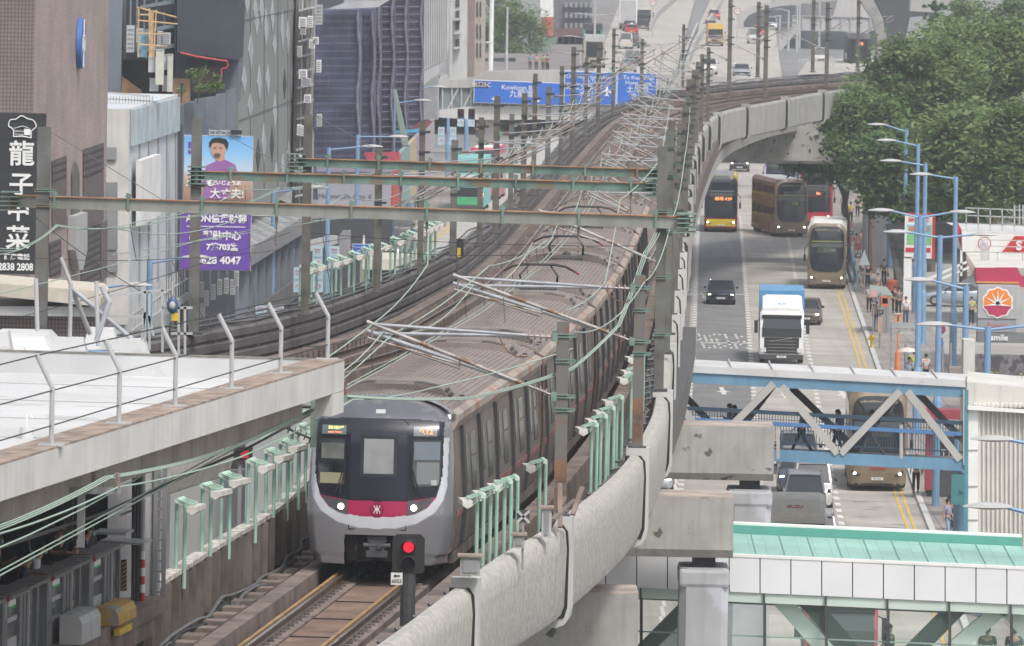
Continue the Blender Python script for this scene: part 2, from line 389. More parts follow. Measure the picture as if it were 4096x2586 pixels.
# ---- raised road beyond the footbridge (plane z = ZF)
ZF = 6.5
M['fard'] = mat('far_flyover_concrete', (.43, .405, .37), .85, var=.08, scale=.05, patch=(.42, .4, .37), pscale=.05, lane=.5, stc=(.25, .24, .23))
struct(MB().quad((-60, 838, ZF - .3), (150, 838, ZF - .3), (150, 2600, ZF - .3), (-60, 2600, ZF - .3)), 'far_ground', mat('far_ground', (.22, .22, .22), .9, var=.1, scale=.05))
def gp(px, py, dz=0): return G(px, py, ZF + dz)
def farquad(pts, dz, name, m): P = [gp(x, y, dz) for x, y in pts]; struct(MB().quad(*[V(p.x, max(p.y, 840), p.z) for p in P]), name, m)
farquad([(2370, 300), (2480, 10), (2640, -40), (2790, -40), (2700, 300)], 0, 'far_left_carriageway', M['fard'])
farquad([(2720, 330), (2860, -40), (3080, -40), (3150, 330)], 0, 'far_right_carriageway', M['fard'])
farquad([(1800, 300), (2100, 100), (2480, 10), (2370, 300)], -.05, 'far_pavement', mat('far_pavement', (.22, .2, .195), .9, var=.15, scale=.3))
def farwall(pts, h, th, name, label, cat, m, z0=ZF):
 mb = MB(); p = [G(x, y, z0) for x, y in pts]; p.sort(key=lambda q: q.y)
 mb.extr(p, [(-th / 2, -.3), (th / 2, -.3), (th / 2, h), (-th / 2, h)]); return tag(mb.build(name, m), label, cat)
farwall([(2740, 300), (2775, 200), (2830, 110), (2880, 30), (2905, -30)], 1.0, .35, 'divider_barrier', 'pale concrete barrier dividing the two far carriageways', 'barrier', M['conc_far'])
farwall([(2722, 300), (2752, 210), (2790, 120)], 1.0, .3, 'divider_barrier', 'short inner concrete barrier beside the far carriageway divider', 'barrier', M['conc_far'])
farwall([(2600, 125), (2630, 70), (2690, 15), (2760, -40)], 1.0, .3, 'ramp_barrier', 'stained concrete parapet of the ramp beside the left 70 sign', 'barrier', M['conc_far'])
def fpoly(pts, Y, dep, name, m, label=None, cat=None):
 o = MB().poly([D(x, y, Y) for x, y in pts], (0, dep, 0)).build(name, m); return tag(o, label, cat) if label else tag(o, kind='structure')
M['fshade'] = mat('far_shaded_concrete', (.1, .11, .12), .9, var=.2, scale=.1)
fpoly([(2952, 128), (2950, 78), (2975, 42), (3030, 18), (3120, 2), (3250, -12), (3480, -30), (3480, -8), (3250, 12), (3120, 25), (3045, 40), (2995, 62), (2975, 88), (2975, 128)], 1150, 2, 'curved_overpass', M['conc_far'], 'pale curved overpass parapet above the far taxis', 'overpass')
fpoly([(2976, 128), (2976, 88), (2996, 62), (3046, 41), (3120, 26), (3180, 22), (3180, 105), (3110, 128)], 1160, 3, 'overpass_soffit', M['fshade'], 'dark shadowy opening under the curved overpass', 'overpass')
fpoly([(3180, 66), (3180, 20), (3350, 0), (3480, -30), (3330, 66)], 1165, 3, 'overpass_soffit', FM(.2, .2, .21), 'grey flyover underside above the white girder bridge', 'overpass')
fpoly([(3330, 66), (3360, -30), (3450, -30), (3500, 70)], 1100, 4, 'pier_wall', M['conc_far'], 'pale wedge-shaped pier wall behind the girder bridge', 'wall')
mb = MB(); a, b = D(3170, 92, 1010), D(3480, 100, 1010); mb.bar(a, b, .5, 1.8)
for k in range(9):
 q_ = a.lerp(b, k / 8) + V(0, -.4, 0); mb.bar(q_ - V(0, 0, .9), q_ + V(0, 0, .9), .12, .15)
mb.bar(a + V(0, -.3, .9), b + V(0, -.3, .9), .3, .12)
tag(mb.build('girder_bridge', M['lgrey']), 'white ribbed girder footbridge far behind the railway viaduct', 'bridge')
fpoly([(3067, 304), (3090, 200), (3175, 112), (3190, 125), (3115, 215), (3095, 304)], 1005, 2, 'ramp_parapet', M['conc_far'], 'sloping concrete parapet rising to the white girder bridge', 'ramp')
fpoly([(3440, 5), (3470, -20), (3500, 25), (3530, 80), (3548, 150), (3552, 290), (3510, 290), (3510, 150), (3490, 80)], 900, 3, 'ribbed_parapet', mat('weathered_far_parapet', (.3, .29, .28), .9, var=.2, scale=.6), 'weathered concrete pier and parapet bending down behind the viaduct', 'parapet')
fpoly([(3480, -40), (3760, -40), (3760, 60), (3640, 70), (3600, 260), (3560, 260), (3540, 80)], 930, 5, 'dark_viaduct', M['dark'], 'dark upper viaduct behind the tall conifer at top right', 'viaduct')
tag(MB().bar(D(3640, 15, 870), D(3900, 30, 870), 3, 1.6).build('upper_deck', M['conc_far']), 'pale concrete deck edge left of the conifer at top right', 'viaduct')
tag(MB().bar(D(3850, 50, 875), D(4110, 75, 875), 2, 2.2).build('upper_deck', M['lgrey']), 'grey parapet behind the rightmost treetops', 'viaduct')
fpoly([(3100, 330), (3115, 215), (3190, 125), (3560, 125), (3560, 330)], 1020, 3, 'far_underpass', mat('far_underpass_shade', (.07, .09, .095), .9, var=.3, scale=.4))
farquad([(3190, 300), (3230, 245), (3500, 225), (3560, 290)], .4, 'far_slip_road', M['fard'])
mb = MB()
a, b = D(3195, 275, 880), D(3330, 268, 880)
for k in range(14): p = a.lerp(b, k / 13); mb.bar(p, p + V(0, 0, 1.), .07)
mb.bar(a + V(0, 0, 1), b + V(0, 0, 1), .08); mb.bar(a, b, .1); tag(mb.build('far_railing', M['lgrey']), 'pale picket railing at the bend of the far slip road', 'railing')
def sign70(px, py, Y, label):
 c = D(px, py, Y); t = empty('speed_sign', (c.x, c.y, ZF), label, 'sign', 'round 70 signs'); z = c.z - ZF; r = 12.5 * Y / F
 MB().tube((0, 0, 0), (0, 0, z), .06).build('post', M['lgrey'], t)
 MB().tube((0, -.05, z), (0, -.1, z), r * 1.25, 20).build('backing', M['lgrey'], t)
 MB().tube((0, -.1, z), (0, -.12, z), r, 20).build('ring', M['red'], t); MB().tube((0, -.12, z), (0, -.135, z), r * .8, 20).build('disc', M['white'], t)
 text('70', r * 1.1, face((0, -.15, z)), M['black'], t)
sign70(2612, 12, 1060, 'round 70 speed sign standing left by the stained ramp parapet')
sign70(2950, 46, 1050, 'round 70 speed sign right of the yellow minibus')
# ================================================================== SIGN FOOTBRIDGE (far, crosses the street)
YB = 700
fb = empty('sign_footbridge', (D(2000, 400, YB).x, YB, 0), 'long pale covered footbridge carrying blue road signs across the street', 'footbridge'); o0 = fb.location.copy()
def rel(mb, o=None):
 o = o or o0; mb.v = [(x - o.x, y - o.y, z - o.z) for x, y, z in mb.v]; return mb
a, b = D(1745, 345, YB), D(1745, 300, YB)
mb = MB().poly([D(1745, 352, YB), D(1760, 308, YB), D(1900, 287, YB), D(2230, 284, YB), (D(3130, 315, YB)), (D(3130, 365, YB)), (D(2500, 352, YB)), D(1900, 352, YB)], (0, 3.2, 0)); rel(mb).build('upper_band', M['conc_far'], fb)
mb = MB().poly([D(1745, 470, YB), D(1760, 440, YB), D(1900, 425, YB), D(2700, 425, YB), D(2700, 480, YB), D(1900, 480, YB)], (0, 3.2, 0)); rel(mb).build('lower_band', M['conc_l'], fb)
mb = MB().poly([D(1755, 446, YB + .3), D(1765, 348, YB + .3), D(2500, 348, YB + .3), D(2500, 430, YB + .3), D(1900, 430, YB + .3)], (0, 2.4, 0)); rel(mb).build('glazing', mat('footbridge_glass', (.2, .24, .24), .2, var=.25, scale=.6), fb)
mb = MB()
for k in range(12):
 x = 1770 + k * 38; mb.bar(D(x, 446, YB + .2), D(x, 348, YB + .2), .12)
for x in (1790, 1850): mb.bar(D(x, 440, YB + .22), D(x + 45, 350, YB + .22), .16)
rel(mb).build('mullion', M['lgrey'], fb)
mb = MB(); p = D(1955, 600, YB + 1.6); mb.bar((p.x, p.y, 0), (p.x, p.y, 5.6), .7); rel(mb).build('column', M['conc_far'], fb)
mb = MB(); p = D(1945, 300, YB + 2);
signblue = mat('road_sign_blue', (.02, .13, .52), .45, var=.06, scale=.5)
def roadsign(x0, y0, x1, y1, label, lines, Y=YB - .6):
 a, b = D(x0, y1, Y), D(x1, y0, Y); cx, cz = (a.x + b.x) / 2, (a.z + b.z) / 2; w, h = b.x - a.x, b.z - a.z
 t = empty('road_sign', (cx, Y, cz), label, 'road sign', 'blue direction signs on the footbridge', rz=0)
 t.rotation_euler = (0, PH, 0)
 MB().bb(-w / 2 - .06, w / 2 + .06, 0.02, .2, -h / 2 - .06, h / 2 + .06).build('border', M['white'], t)
 MB().bb(-w / 2, w / 2, -.02, .1, -h / 2, h / 2).build('sign_panel', signblue, t)
 k = Y / F
 for s, px, py, sz in lines:
  text(s, sz * k, face(((px - (x0 + x1) / 2) * k, -.03, ((y0 + y1) / 2 - py) * k)), M['white'], t)
 return t, k, (x0 + x1) / 2, (y0 + y1) / 2
def arrow(t, k, cx, cy, px, py, s=1., up=False):
 x, z = (px - cx) * k, (cy - py) * k; g = -1 if up else 1; q = k * s
 MB().poly([(x - 7 * q, -.04, z + 8 * q * g), (x + 7 * q, -.04, z + 8 * q * g), (x + 7 * q, -.04, z), (x + 18 * q, -.04, z), (x, -.04, z - 12 * q * g), (x - 18 * q, -.04, z), (x - 7 * q, -.04, z)], (0, .02, 0)).build('arrow', M['white'], t)
t, k, cx, cy = roadsign(1897, 332, 2248, 412, 'wide blue direction sign reading Kowloon Bay with exit 5C plate', [('Kowloon Bay', 2078, 352, 27), ('九龍灣', 2085, 378, 32)])
arrow(t, k, cx, cy, 1982, 398); arrow(t, k, cx, cy, 2145, 400)
MB().bb((1925 - 27 - cx) * k, (1925 + 27 - cx) * k, -.05, 0, (cy - 357) * k, (cy - 333) * k).build('exit_plate', M['black'], t)
text('出口5C', 24 * k, face(((1925 - cx) * k, -.06, (cy - 345) * k)), M['white'], t)
t, k, cx, cy = roadsign(2258, 292, 2465, 415, 'middle blue sign reading Choi Hung Interchange with an aeroplane symbol', [('Choi Hung Interchange', 2360, 310, 21), ('Sha Tin', 2360, 325, 20), ('彩虹交匯處', 2335, 350, 30), ('沙田', 2345, 378, 28)])
x, z = (2428 - cx) * k, (cy - 360) * k; q = k
MB().poly([(x + a * q, -.05, z + b * q) for a, b in ((0, 24), (4, 16), (4, 4), (21, -8), (21, -13), (4, -6), (3, -16), (9, -21), (9, -24), (0, -21), (-9, -24), (-9, -21), (-3, -16), (-4, -6), (-21, -13), (-21, -8), (-4, 4), (-4, 16))], (0, .03, 0)).build('plane_symbol', M['white'], t)
arrow(t, k, cx, cy, 2360, 402, .8, True)
MB().bb((2393 - 11 - cx) * k, (2393 + 11 - cx) * k, -.06, 0, (cy - 412) * k, (cy - 393) * k).build('route_shield', M['yellow'], t)
text('7', 19 * k, face(((2393 - cx) * k, -.07, (cy - 402) * k)), M['black'], t)
roadsign(2470, 296, 2626, 420, 'right blue sign reading To Kwa Wan and Hong Kong', [('To Kwa Wan', 2553, 313, 23), ('Hong Kong', 2553, 333, 23), ('土瓜灣', 2550, 360, 30), ('香港', 2550, 390, 28)])
# ================================================================== BLUE TRUSS FOOTBRIDGE
YT = 290
tb = empty('truss_footbridge', (11, YT, 0), 'blue and grey truss footbridge with white roof crossing the road', 'footbridge'); o1 = tb.location.copy()
def d(px, py, dy=0): return D(px, py, YT + dy)
mb = MB().poly([d(2620, 1455), d(3900, 1524), d(3900, 1552), d(2620, 1483)], (0, 3.9, 0)); rel(mb, o1).build('roof', M['roofw'], tb)
mb = MB()
for k in range(7):
 x = 2760 + k * 165; y = 1455 + (x - 2620) * .0539; mb.bar(d(x, y - 2), d(x, y - 2) + V(0, 3.9, .06), .05)
rel(mb, o1).build('roof_seam', M['lgrey'], tb)
mb = MB().bar(d(2620, 1503, .2), d(3868, 1570, .2), .25, .38); rel(mb, o1).build('top_chord', M['blue2'], tb)
mb = MB().bar(d(2640, 1797, .1), d(3868, 1862, .1), .3, .42); rel(mb, o1).build('bottom_chord', M['blue2'], tb)
mb = MB().bar(d(2620, 1503, 3.3), d(3868, 1570, 3.3), .25, .38); rel(mb, o1).build('top_chord', M['blue2'], tb)
mb = MB().poly([d(2620, 1790, .3), d(3868, 1855, .3), d(3868, 1862, .3), d(2620, 1797, .3)], (0, 3.3, 0)); rel(mb, o1).build('deck', M['grey'], tb)
tops = [2695, 3125, 3600]; bots = [2985 - 90, 3370, 3850]
W_ = [(2695, 1518), (2905, 1792), (3125, 1540), (3350, 1818), (3600, 1566), (3845, 1845)]
for (x0, y0), (x1, y1) in [((2640, 1518), (2850, 1792)), ((2930, 1700), (3095, 1535)), ((3125, 1545), (3350, 1815)), ((3362, 1815), (3600, 1566)), ((3630, 1566), (3840, 1840))]:
 rel(MB().bar(d(x0, y0), d(x1, y1), .22, .26), o1).build('diagonal', M['truss'], tb)
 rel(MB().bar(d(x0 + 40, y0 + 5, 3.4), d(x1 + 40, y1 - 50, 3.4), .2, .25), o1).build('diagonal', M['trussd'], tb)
rel(MB().bar(d(3868, 1560), d(3868, 1860), .3), o1).build('end_post', M['truss'], tb)
for off in (0, 3.3):
 mb = MB(); y0 = 1655 - off * 4
 def hr(x, dy, yy): return d(x, yy + (x - 2650) * .0539, dy)
 mb.bar(hr(2640, off, 1628), hr(3850, off, 1628), .12, .14); mb.bar(hr(2640, off, 1745), hr(3850, off, 1745), .05)
 x = 2650
 while x < 3850:
  mb.bar(hr(x, off, 1632), hr(x, off, 1758), .022); x += 11
 for yy in (1655, 1680): mb.bar(hr(2640, off, yy), hr(3850, off, yy), .02)
 rel(mb, o1).build('railing', M['navy'], tb)
 mb = MB().bar(hr(2640, off - .05, 1672), hr(3850, off - .05, 1672), .06, .14); rel(mb, o1).build('handrail', FM(.08, .2, .42), tb)
for x in (3112, 3605): rel(MB().bar(d(x, 1700, .0), d(x, 1835, .0), .12), o1).build('baluster_post', M['truss'], tb)
tag(MB().bb(16.6, 17.2, YT + .2, YT + 3.4, 0, 4.9).build('bridge_support', M['blue2']), 'blue steel support under the right end of the truss bridge', 'column')
mb = MB(); a = d(3845, 1960, -.6); mb.box(a, (.75, .5, 1.05)); mb.box(a + V(0, -.28, 0), (.12, .06, .12)); tag(mb.build('junction_box', FM(.06, .2, .22)), 'teal metal box fixed at the right end of the truss bridge', 'box')
# ================================================================== GLASS FOOTBRIDGE, bottom right
YG = 216.5
gb = empty('glass_footbridge', (10, YG, 0), 'glazed footbridge with pale green roof and white fascia panels', 'footbridge'); o2 = gb.location.copy()
M['groof'] = gridmat('verdigris_roof_tiles', (.33, .56, .49), (.22, .4, .35), .45, .22, .012, axis='XY', rough=.6)
def g(px, py, dy=0): return D(px, py, YG + dy)
def sl(x, y, dy=0): return g(x, y + (x - 3300) * .0445, dy)
zt = sl(3300, 2240).z
A, B = sl(2300, 2236), sl(4150, 2236)
mb = MB(); n = V(0, 1, 0)
mb.poly([A + V(0, .25, -.12), B + V(0, .25, -.12), B + V(0, 6.6, .05), A + V(0, 6.6, .05)], (0, 0, -.1)); rel(mb, o2).build('roof', M['groof'], gb)
mb = MB().bar(A + V(0, 6.9, .12), B + V(0, 6.9, .12), .55, .34); rel(mb, o2).build('rear_parapet', FM(.1, .34, .28), gb)
mb = MB().bar(A + V(0, 7.0, .3), B + V(0, 7.0, .3), .65, .07); mb.bar(A + V(0, .13, -.02), B + V(0, .13, -.02), .3, .07); rel(mb, o2).build('coping', M['white'], gb)
for k in range(16): mb = MB().poly([A.lerp(B, k / 16 + .02) + V(0, .3, -.1), A.lerp(B, k / 16 + .0225) + V(0, .3, -.1), A.lerp(B, k / 16 + .0225) + V(0, 6.5, .06), A.lerp(B, k / 16 + .02) + V(0, 6.5, .06)], (0, 0, .01)); rel(mb, o2).build('roof_seam', FM(.2, .38, .33), gb)
fas = mat('white_cladding_panel', (.68, .69, .71), .5, var=.04, scale=.6)
x = 2300
while x < 4150:
 mb = MB().poly([sl(x + 2, 2243), sl(x + 121, 2243), sl(x + 121, 2385), sl(x + 2, 2385)], (0, .2, 0)); rel(mb, o2).build('fascia_panel', fas, gb); x += 123.4
mb = MB().poly([sl(2300, 2246, .08), sl(4150, 2246, .08), sl(4150, 2384, .08), sl(2300, 2384, .08)], (0, .3, 0)); rel(mb, o2).build('fascia_backing', M['black'], gb)
gt = mat('pale_green_steel', (.5, .6, .55), .5, var=.05, scale=.5)
mb = MB().poly([sl(2300, 2386, .06), sl(4150, 2386, .06), sl(4150, 2424, .06), sl(2300, 2424, .06)], (0, .3, 0)); rel(mb, o2).build('top_beam', gt, gb)
for (x0, x1) in ((3130, 3340), (3990, 3740), (4040, 4250), (2870, 2660)):
 mb = MB(); w = 45; mb.poly([sl(x0 - w, 2418, .5), sl(x0 + w, 2418, .5), sl(x1 + w, 2640, .5), sl(x1 - w, 2640, .5)], (0, .3, 0)); rel(mb, o2).build('diagonal', gt, gb)
for (x0, x1) in ((3240, 3460), (3820, 3590), (2790, 2560)):
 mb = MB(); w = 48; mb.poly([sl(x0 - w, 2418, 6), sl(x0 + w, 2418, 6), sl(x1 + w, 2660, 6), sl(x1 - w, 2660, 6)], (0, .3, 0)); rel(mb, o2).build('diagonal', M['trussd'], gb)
gl = mat('green_tinted_glazing', (.45, .68, .6), .04, var=0, spec=.6); gl.node_tree.nodes['Principled BSDF'].inputs['Alpha'].default_value = .13
x = 2316.
while x < 4150:
 mb = MB().quad(sl(x + 1, 2424, .2), sl(x + 244, 2424, .2), sl(x + 244, 2720, .2), sl(x + 1, 2720, .2)); rel(mb, o2).build('glass_pane', gl, gb)
 mb = MB().bar(sl(x, 2386, .0), sl(x, 2720, .0), .05, .08); mb.bar(sl(x + 6, 2424, .12), sl(x + 6, 2720, .12), .03, .08); rel(mb, o2).build('mullion', M['dark'], gb); x += 246.8
mb = MB().poly([sl(2300, 2426, 6.6), sl(4150, 2426, 6.6), sl(4150, 2432, 6.6), sl(2300, 2432, 6.6)], (0, .1, 0))
mb.bar(sl(2300, 2560, .3), sl(4150, 2556, .3), .04); rel(mb, o2).build('rail', FM(.25, .33, .3), gb)
mb = MB().poly([A + V(0, .3, -3.7), B + V(0, .3, -3.7), B + V(0, 6.6, -3.7), A + V(0, 6.6, -3.7)], (0, 0, -.3)); rel(mb, o2).build('deck', M['grey'], gb)
# ================================================================== RAILWAY VIADUCT
ZR = 11.5                       # rail head
RT = [(100, -8.6), (120, -6.8), (134, -5.5), (150.4, -3.97), (167, -2.45), (188, -.63), (211, .86), (230, 1.77), (242, 2.26), (254, 2.66), (290, 3.8)]
MID = [(1.95, 290), (3.2, 316), (4.2, 343), (5.3, 373), (6.5, 409), (8.4, 460), (9.8, 491), (11.8, 518), (15, 546), (19.8, 571), (26, 594), (34, 617), (48, 646), (70, 681)]
mid = spline([V(x, y, ZR) for x, y in MID], 8)
midR, midL = offs(mid, 1.85), offs(mid, -1.85)
ctR = spline([V(x, y, ZR) for y, x in RT[:-1]], 6)[:-1] + midR
ctL = spline([V(-17, 186, ZR), V(-12.3, 207, ZR), V(-7.8, 228, ZR), V(-4.1, 247, ZR), V(-1.7, 265, ZR)], 6)[:-1] + midL
ctR = resample(ctR, 1.5); ctL = resample(ctL, 1.5)
PR = [(-5.5, 110), (-3.9, 125), (-2.15, 139.3), (-1.15, 148.4), (.05, 159.4), (1.19, 168), (2.77, 183.7), (3.75, 200), (4.15, 211), (4.7, 233), (5.15, 249), (5.55, 264), (5.95, 279), (6.3, 292), (7., 316), (7.65, 343), (8.45, 373), (9.5, 409), (11.2, 455), (13.1, 487), (17, 513.7), (21.3, 541), (26.5, 565), (33, 588), (43, 614), (58, 645)]
prp = resample(spline([V(x, y, 12.5) for x, y in PR], 8), 1.0)
PLn = resample(spline([V(-21, 184, 12.8), V(-15.5, 205, 12.8), V(-9.7, 228.6, 12.8), V(-6.2, 244.2, 12.8), V(-3.7, 265, 12.8), V(-1.9, 286, 12.8)], 8)[:-1] + [p + V(0, 0, 12.8 - ZR) for p in offs(mid, -3.5)], 1.0)
for q in PLn: q.z -= .65 * min(1, max(0, (q.y - 420) / 90))
def atY(path, y):
 for a, b in zip(path, path[1:]):
  if a.y <= y <= b.y: return a.lerp(b, (y - a.y) / max(1e-6, b.y - a.y)), (b - a).normalized()
 return path[-1], (path[-1] - path[-2]).normalized()
# deck
def slab(pa, pb, z, t, name, m, lab=None, cat=None):
 mb = MB(); n = min(len(pa), len(pb)); secs = []
 for a, b in zip(pa[:n], pb[:n]): secs.append([V(a.x, a.y, z), V(b.x, b.y, z), V(b.x, b.y, z - t), V(a.x, a.y, z - t)])
 mb.loft(secs); o = mb.build(name, m)
 return tag(o, lab, cat) if lab else tag(o, kind='structure')
def sub(path, y0, y1, n):
 return [atY(path, lerp(y0, y1, i / n))[0] for i in range(n + 1)]
vd = empty('railway_viaduct', (0, 100, 0), 'curving concrete railway viaduct with brown trackbeds and rough parapets', 'viaduct'); vo = vd.location.copy()
def vb(mb, name, m, **k): return rel(mb, vo).build(name, m, vd, **k)
def slabp(pa, pb, z, t, name, m):
 mb = MB(); n = min(len(pa), len(pb))
 mb.loft([[V(a.x, a.y, z), V(b.x, b.y, z), V(b.x, b.y, z - t), V(a.x, a.y, z - t)] for a, b in zip(pa[:n], pb[:n])]); return vb(mb, name, m)
full_l = offs(mid, -3.5); full_r = offs(mid, 3.45)
slabp(full_l, full_r, ZR - .45, .9, 'deck', M['brown'])
nl = sub(ctR, 105, 272, 60); slabp(offs(nl, -2.3), sub(prp, 112, 290, 60) if 0 else offs(nl, 3.3), ZR - .45, .9, 'deck', M['wetbed'])
n2 = sub(ctL, 190, 290, 50); slabp(offs(n2, -2.2), offs(n2, 2.4), ZR - .46, .9, 'deck', M['brown'])
mb = MB().quad(*[V(x, y, ZR - .47) for x, y in ((-5.0, 225), (1, 225), (5, 292), (-2, 292))]); vb(mb, 'deck', M['brown'])
def soffit(pts): return offs(pts, 0)
# plinths, rails
def railset(ct, name):
 for sgn in (-1, 1):
  p = offs(ct, sgn * .76); mb = MB().extr(p, [(-.3, -.5), (.3, -.5), (.3, -.17), (-.3, -.17)]); vb(mb, 'plinth', M['brown2'])
  mb = MB().extr(p, [(-.07, -.17), (.07, -.17), (.07, -.14), (.015, -.12), (.015, -.04), (.036, -.03), (.036, -.002), (-.036, -.002), (-.036, -.03), (-.015, -.04), (-.015, -.12), (-.07, -.14)]); vb(mb, 'rail', M['rail'])
  mb = MB().extr(p, [(-.03, -.002), (.03, -.002), (.03, .004), (-.03, .004)]); vb(mb, 'rail_head', M['railtop'])
railset(ctR, 'r'); railset(ctL, 'l')
near = [p for p in ctR if p.y < 176]
slabp(offs(near, -.44), offs(near, .44), ZR - .2, .2, 'track_slab', mat('reddish_slab', (.2, .13, .1), .9, var=.25, scale=1.2, streak=.2))
slabp(offs(midL, -.45), offs(midL, .45), ZR - .22, .2, 'track_slab', mat('smooth_brown_slab', (.165, .12, .105), .9, var=.15, scale=1))
slabp(offs(midR, -.45), offs(midR, .45), ZR - .22, .2, 'track_slab', M['brown2'])
# rail clips, guard rail (yellow), sleepers/ crosswise seams
mb = MB(); mc = MB()
for i, p in enumerate(resample(near, .65)):
 a, tg = atY(near, min(p.y, 175)); r = V(tg.y, -tg.x, 0)
 for s in (-1, 1):
  for q in (-.13, .13):
   mb.box(p + r * (s * .76 + q) + V(0, 0, -.15), (.1, .16, .05))
 if i % 6 == 0: mc.bar(p - r * .43 + V(0, 0, -.19), p + r * .43 + V(0, 0, -.19), .04, .03)
tag(vb(mb, 'rail_clips', M['brown']), kind='stuff'); vb(mc, 'slab_joints', M['black'])
mb = MB()
for y in (139, 141.5, 147.5, 149.5):
 a, tg = atY(near, y); r = V(tg.y, -tg.x, 0)
 for q in (-.06, .08): mb.tube(a - r * .72 + V(0, q, -.1), a + r * .72 + V(0, q, -.1), .025, 6)
 for q in (-.35, -.1, .2, .4): mb.box(a + r * q + V(0, 0, -.1), (.12, .16, .08))
 if y in (139, 147.5): mb.box(a + r * .1 + V(0, .5, -.12), (.5, .3, .08))
vb(mb, 'point_rods', M['dark'])
for s in (.62, -.9):
 mb = MB().extr([p for p in offs(near, s)], [(-.035, -.1), (.035, -.1), (.035, .0), (-.035, .0)]); vb(mb, 'guard_rail', M['yrail'])
# outer upstand beams beside the near track
nn = [p for p in ctR if p.y < 300]
mb = MB().extr(offs(nn, 1.75), [(-.22, -.5), (.22, -.5), (.2, .12), (-.2, .12)]); vb(mb, 'upstand', M['brown2'])
mb = MB().extr(offs([p for p in ctR if p.y < 182], -1.45), [(-.2, -.5), (.2, -.5), (.18, .08), (-.18, .08)]); vb(mb, 'upstand', M['brown2'])
wf = MB().extr(offs([p for p in ctR if p.y < 190], -2.0), [(-.38, -.46), (.36, -.46), (.36, -.43), (-.38, -.43)]); vb(wf, 'wet_channel', M['wetbed'])
# cable-trough blocks left of the near track
mb = MB()
for p in resample([p for p in offs(ctR, -2.0) if p.y < 190], 1.5):
 mb.box(p + V(0, 0, -.22), (.44, .6, .46), rz=-.1)
isles(rel(mb, vo), 'trough_block', M['brown2'], vd)
# left walkway plinth with ribs and wedge blocks between parapet and left track
wl = offs([p for p in ctL if p.y > 215], -1.3)
mb = MB().extr(wl, [(-.2, -.5), (.2, -.5), (.2, .22), (-.2, .22)])
for p in resample(wl, .8): mb.box(p + V(.26, 0, -.1), (.1, .22, .5))
vb(mb, 'ribbed_plinth', M['brown2'])
mb = MB()
for p in resample([p for p in offs(ctL, -1.0) if p.y > 262], 6.5):
 mb.poly([p + V(-.15, 0, -.45), p + V(.5, 0, -.45), p + V(.1, 0, .05), p + V(-.15, 0, .05)], (0, .7, 0))
isles(rel(mb, vo), 'wedge_block', M['brown2'], vd)
# left parapet: corrugated dark panel on upstand with cable tray and wires on top
prof = [(.0, -1.75)]
for k in range(5):
 z = -1.75 + k * .35; prof += [(.0, z), (.07, z + .06), (.07, z + .26), (0, z + .32)]
prof += [(-.12, 0), (-.12, -1.75)]
mb = MB().extr(PLn, prof[1:]); vb(mb, 'corrugated_parapet', M['panel'])
mb = MB().extr(offs(PLn, -.16), [(-.12, -1.9), (.04, -1.9), (.04, .12), (-.12, .12)]); vb(mb, 'left_coping', M['conc'])
fs = [p for p in offs(mid, -3.4)]
def wavy(path, amp, seed, r, name, m, dz=0):
 q = random.Random(seed); pts = [p + V(q.uniform(-amp, amp), 0, q.uniform(-amp, amp) + dz) for p in resample(path, 2.2)]
 return MB().ring(spline(pts, 3), r, 5)
for i, dz in enumerate((.08, .16, .27)):
 vb(wavy(offs(PLn, -.06 - .05 * i), .05, i, .035, '', None, dz), 'parapet_cable', M['cable'])
# right parapet: roughcast sweep with rounded top, pilaster bands
prof = [(.0, -1.95), (.13, -1.9), (.2, -1.7), (.24, -.5), (.2, -.12), (.08, .0), (-.1, .0), (-.16, -.1), (-.14, -1.95)]
vb(MB().extr([p for p in prp if p.y < 301], prof), 'rough_parapet', M['rough'], smooth=True); vb(MB().extr([p for p in prp if p.y > 299.9], [(.0, -1.95), (.12, -1.85), (.14, -.12), (.08, 0), (-.1, 0), (-.14, -1.95)]), 'far_parapet', M['conc'])
PILY = [137, 152.5, 168, 189, 211, 233, 249, 264, 279, 292, 305, 316, 330, 345, 360, 380, 400, 420, 440, 460, 480, 500, 520, 540]
def band(y, path=prp, sgn=1):
 p, t = atY(path, y); r = V(t.y, -t.x, 0) * sgn; t = V(t.x, t.y, 0)
 w = .22; pts = [(-.2, .18), (.34, .18), (.34, -1.75), (.3, -1.95), (.2, -2.1), (.05, -2.16), (-.2, -2.16)]
 mb = MB().poly([p + r * a + V(0, 0, b) - t * w for a, b in pts], t * (2 * w)); o = vb(mb, 'pilaster', M['bandw'] if y < 300 else M['conc'])
 mb = MB().poly([p + r * a + V(0, 0, b) - t * (w + .025) for a, b in [(-.22, .0), (.16, .0), (.26, -.14), (.285, -.5), (.27, -1.72), (.2, -1.95), (-.2, -2.)]], t * .025); vb(mb, 'joint_gap', M['black'])
for y in PILY: band(y)
# girder below deck
gi = sub(ctR, 105, 290, 50)
slabp(offs(gi, -1.3), offs(gi, 2.2), ZR - 1.2, .7, 'girder', M['conc'])
slabp(offs(mid, -3.2), offs(mid, 3.4), ZR - 1.2, .9, 'girder', M['conc'])
slabp(offs(n2, -1.8), offs(n2, 1.8), ZR - 1.2, .8, 'girder', M['conc'])
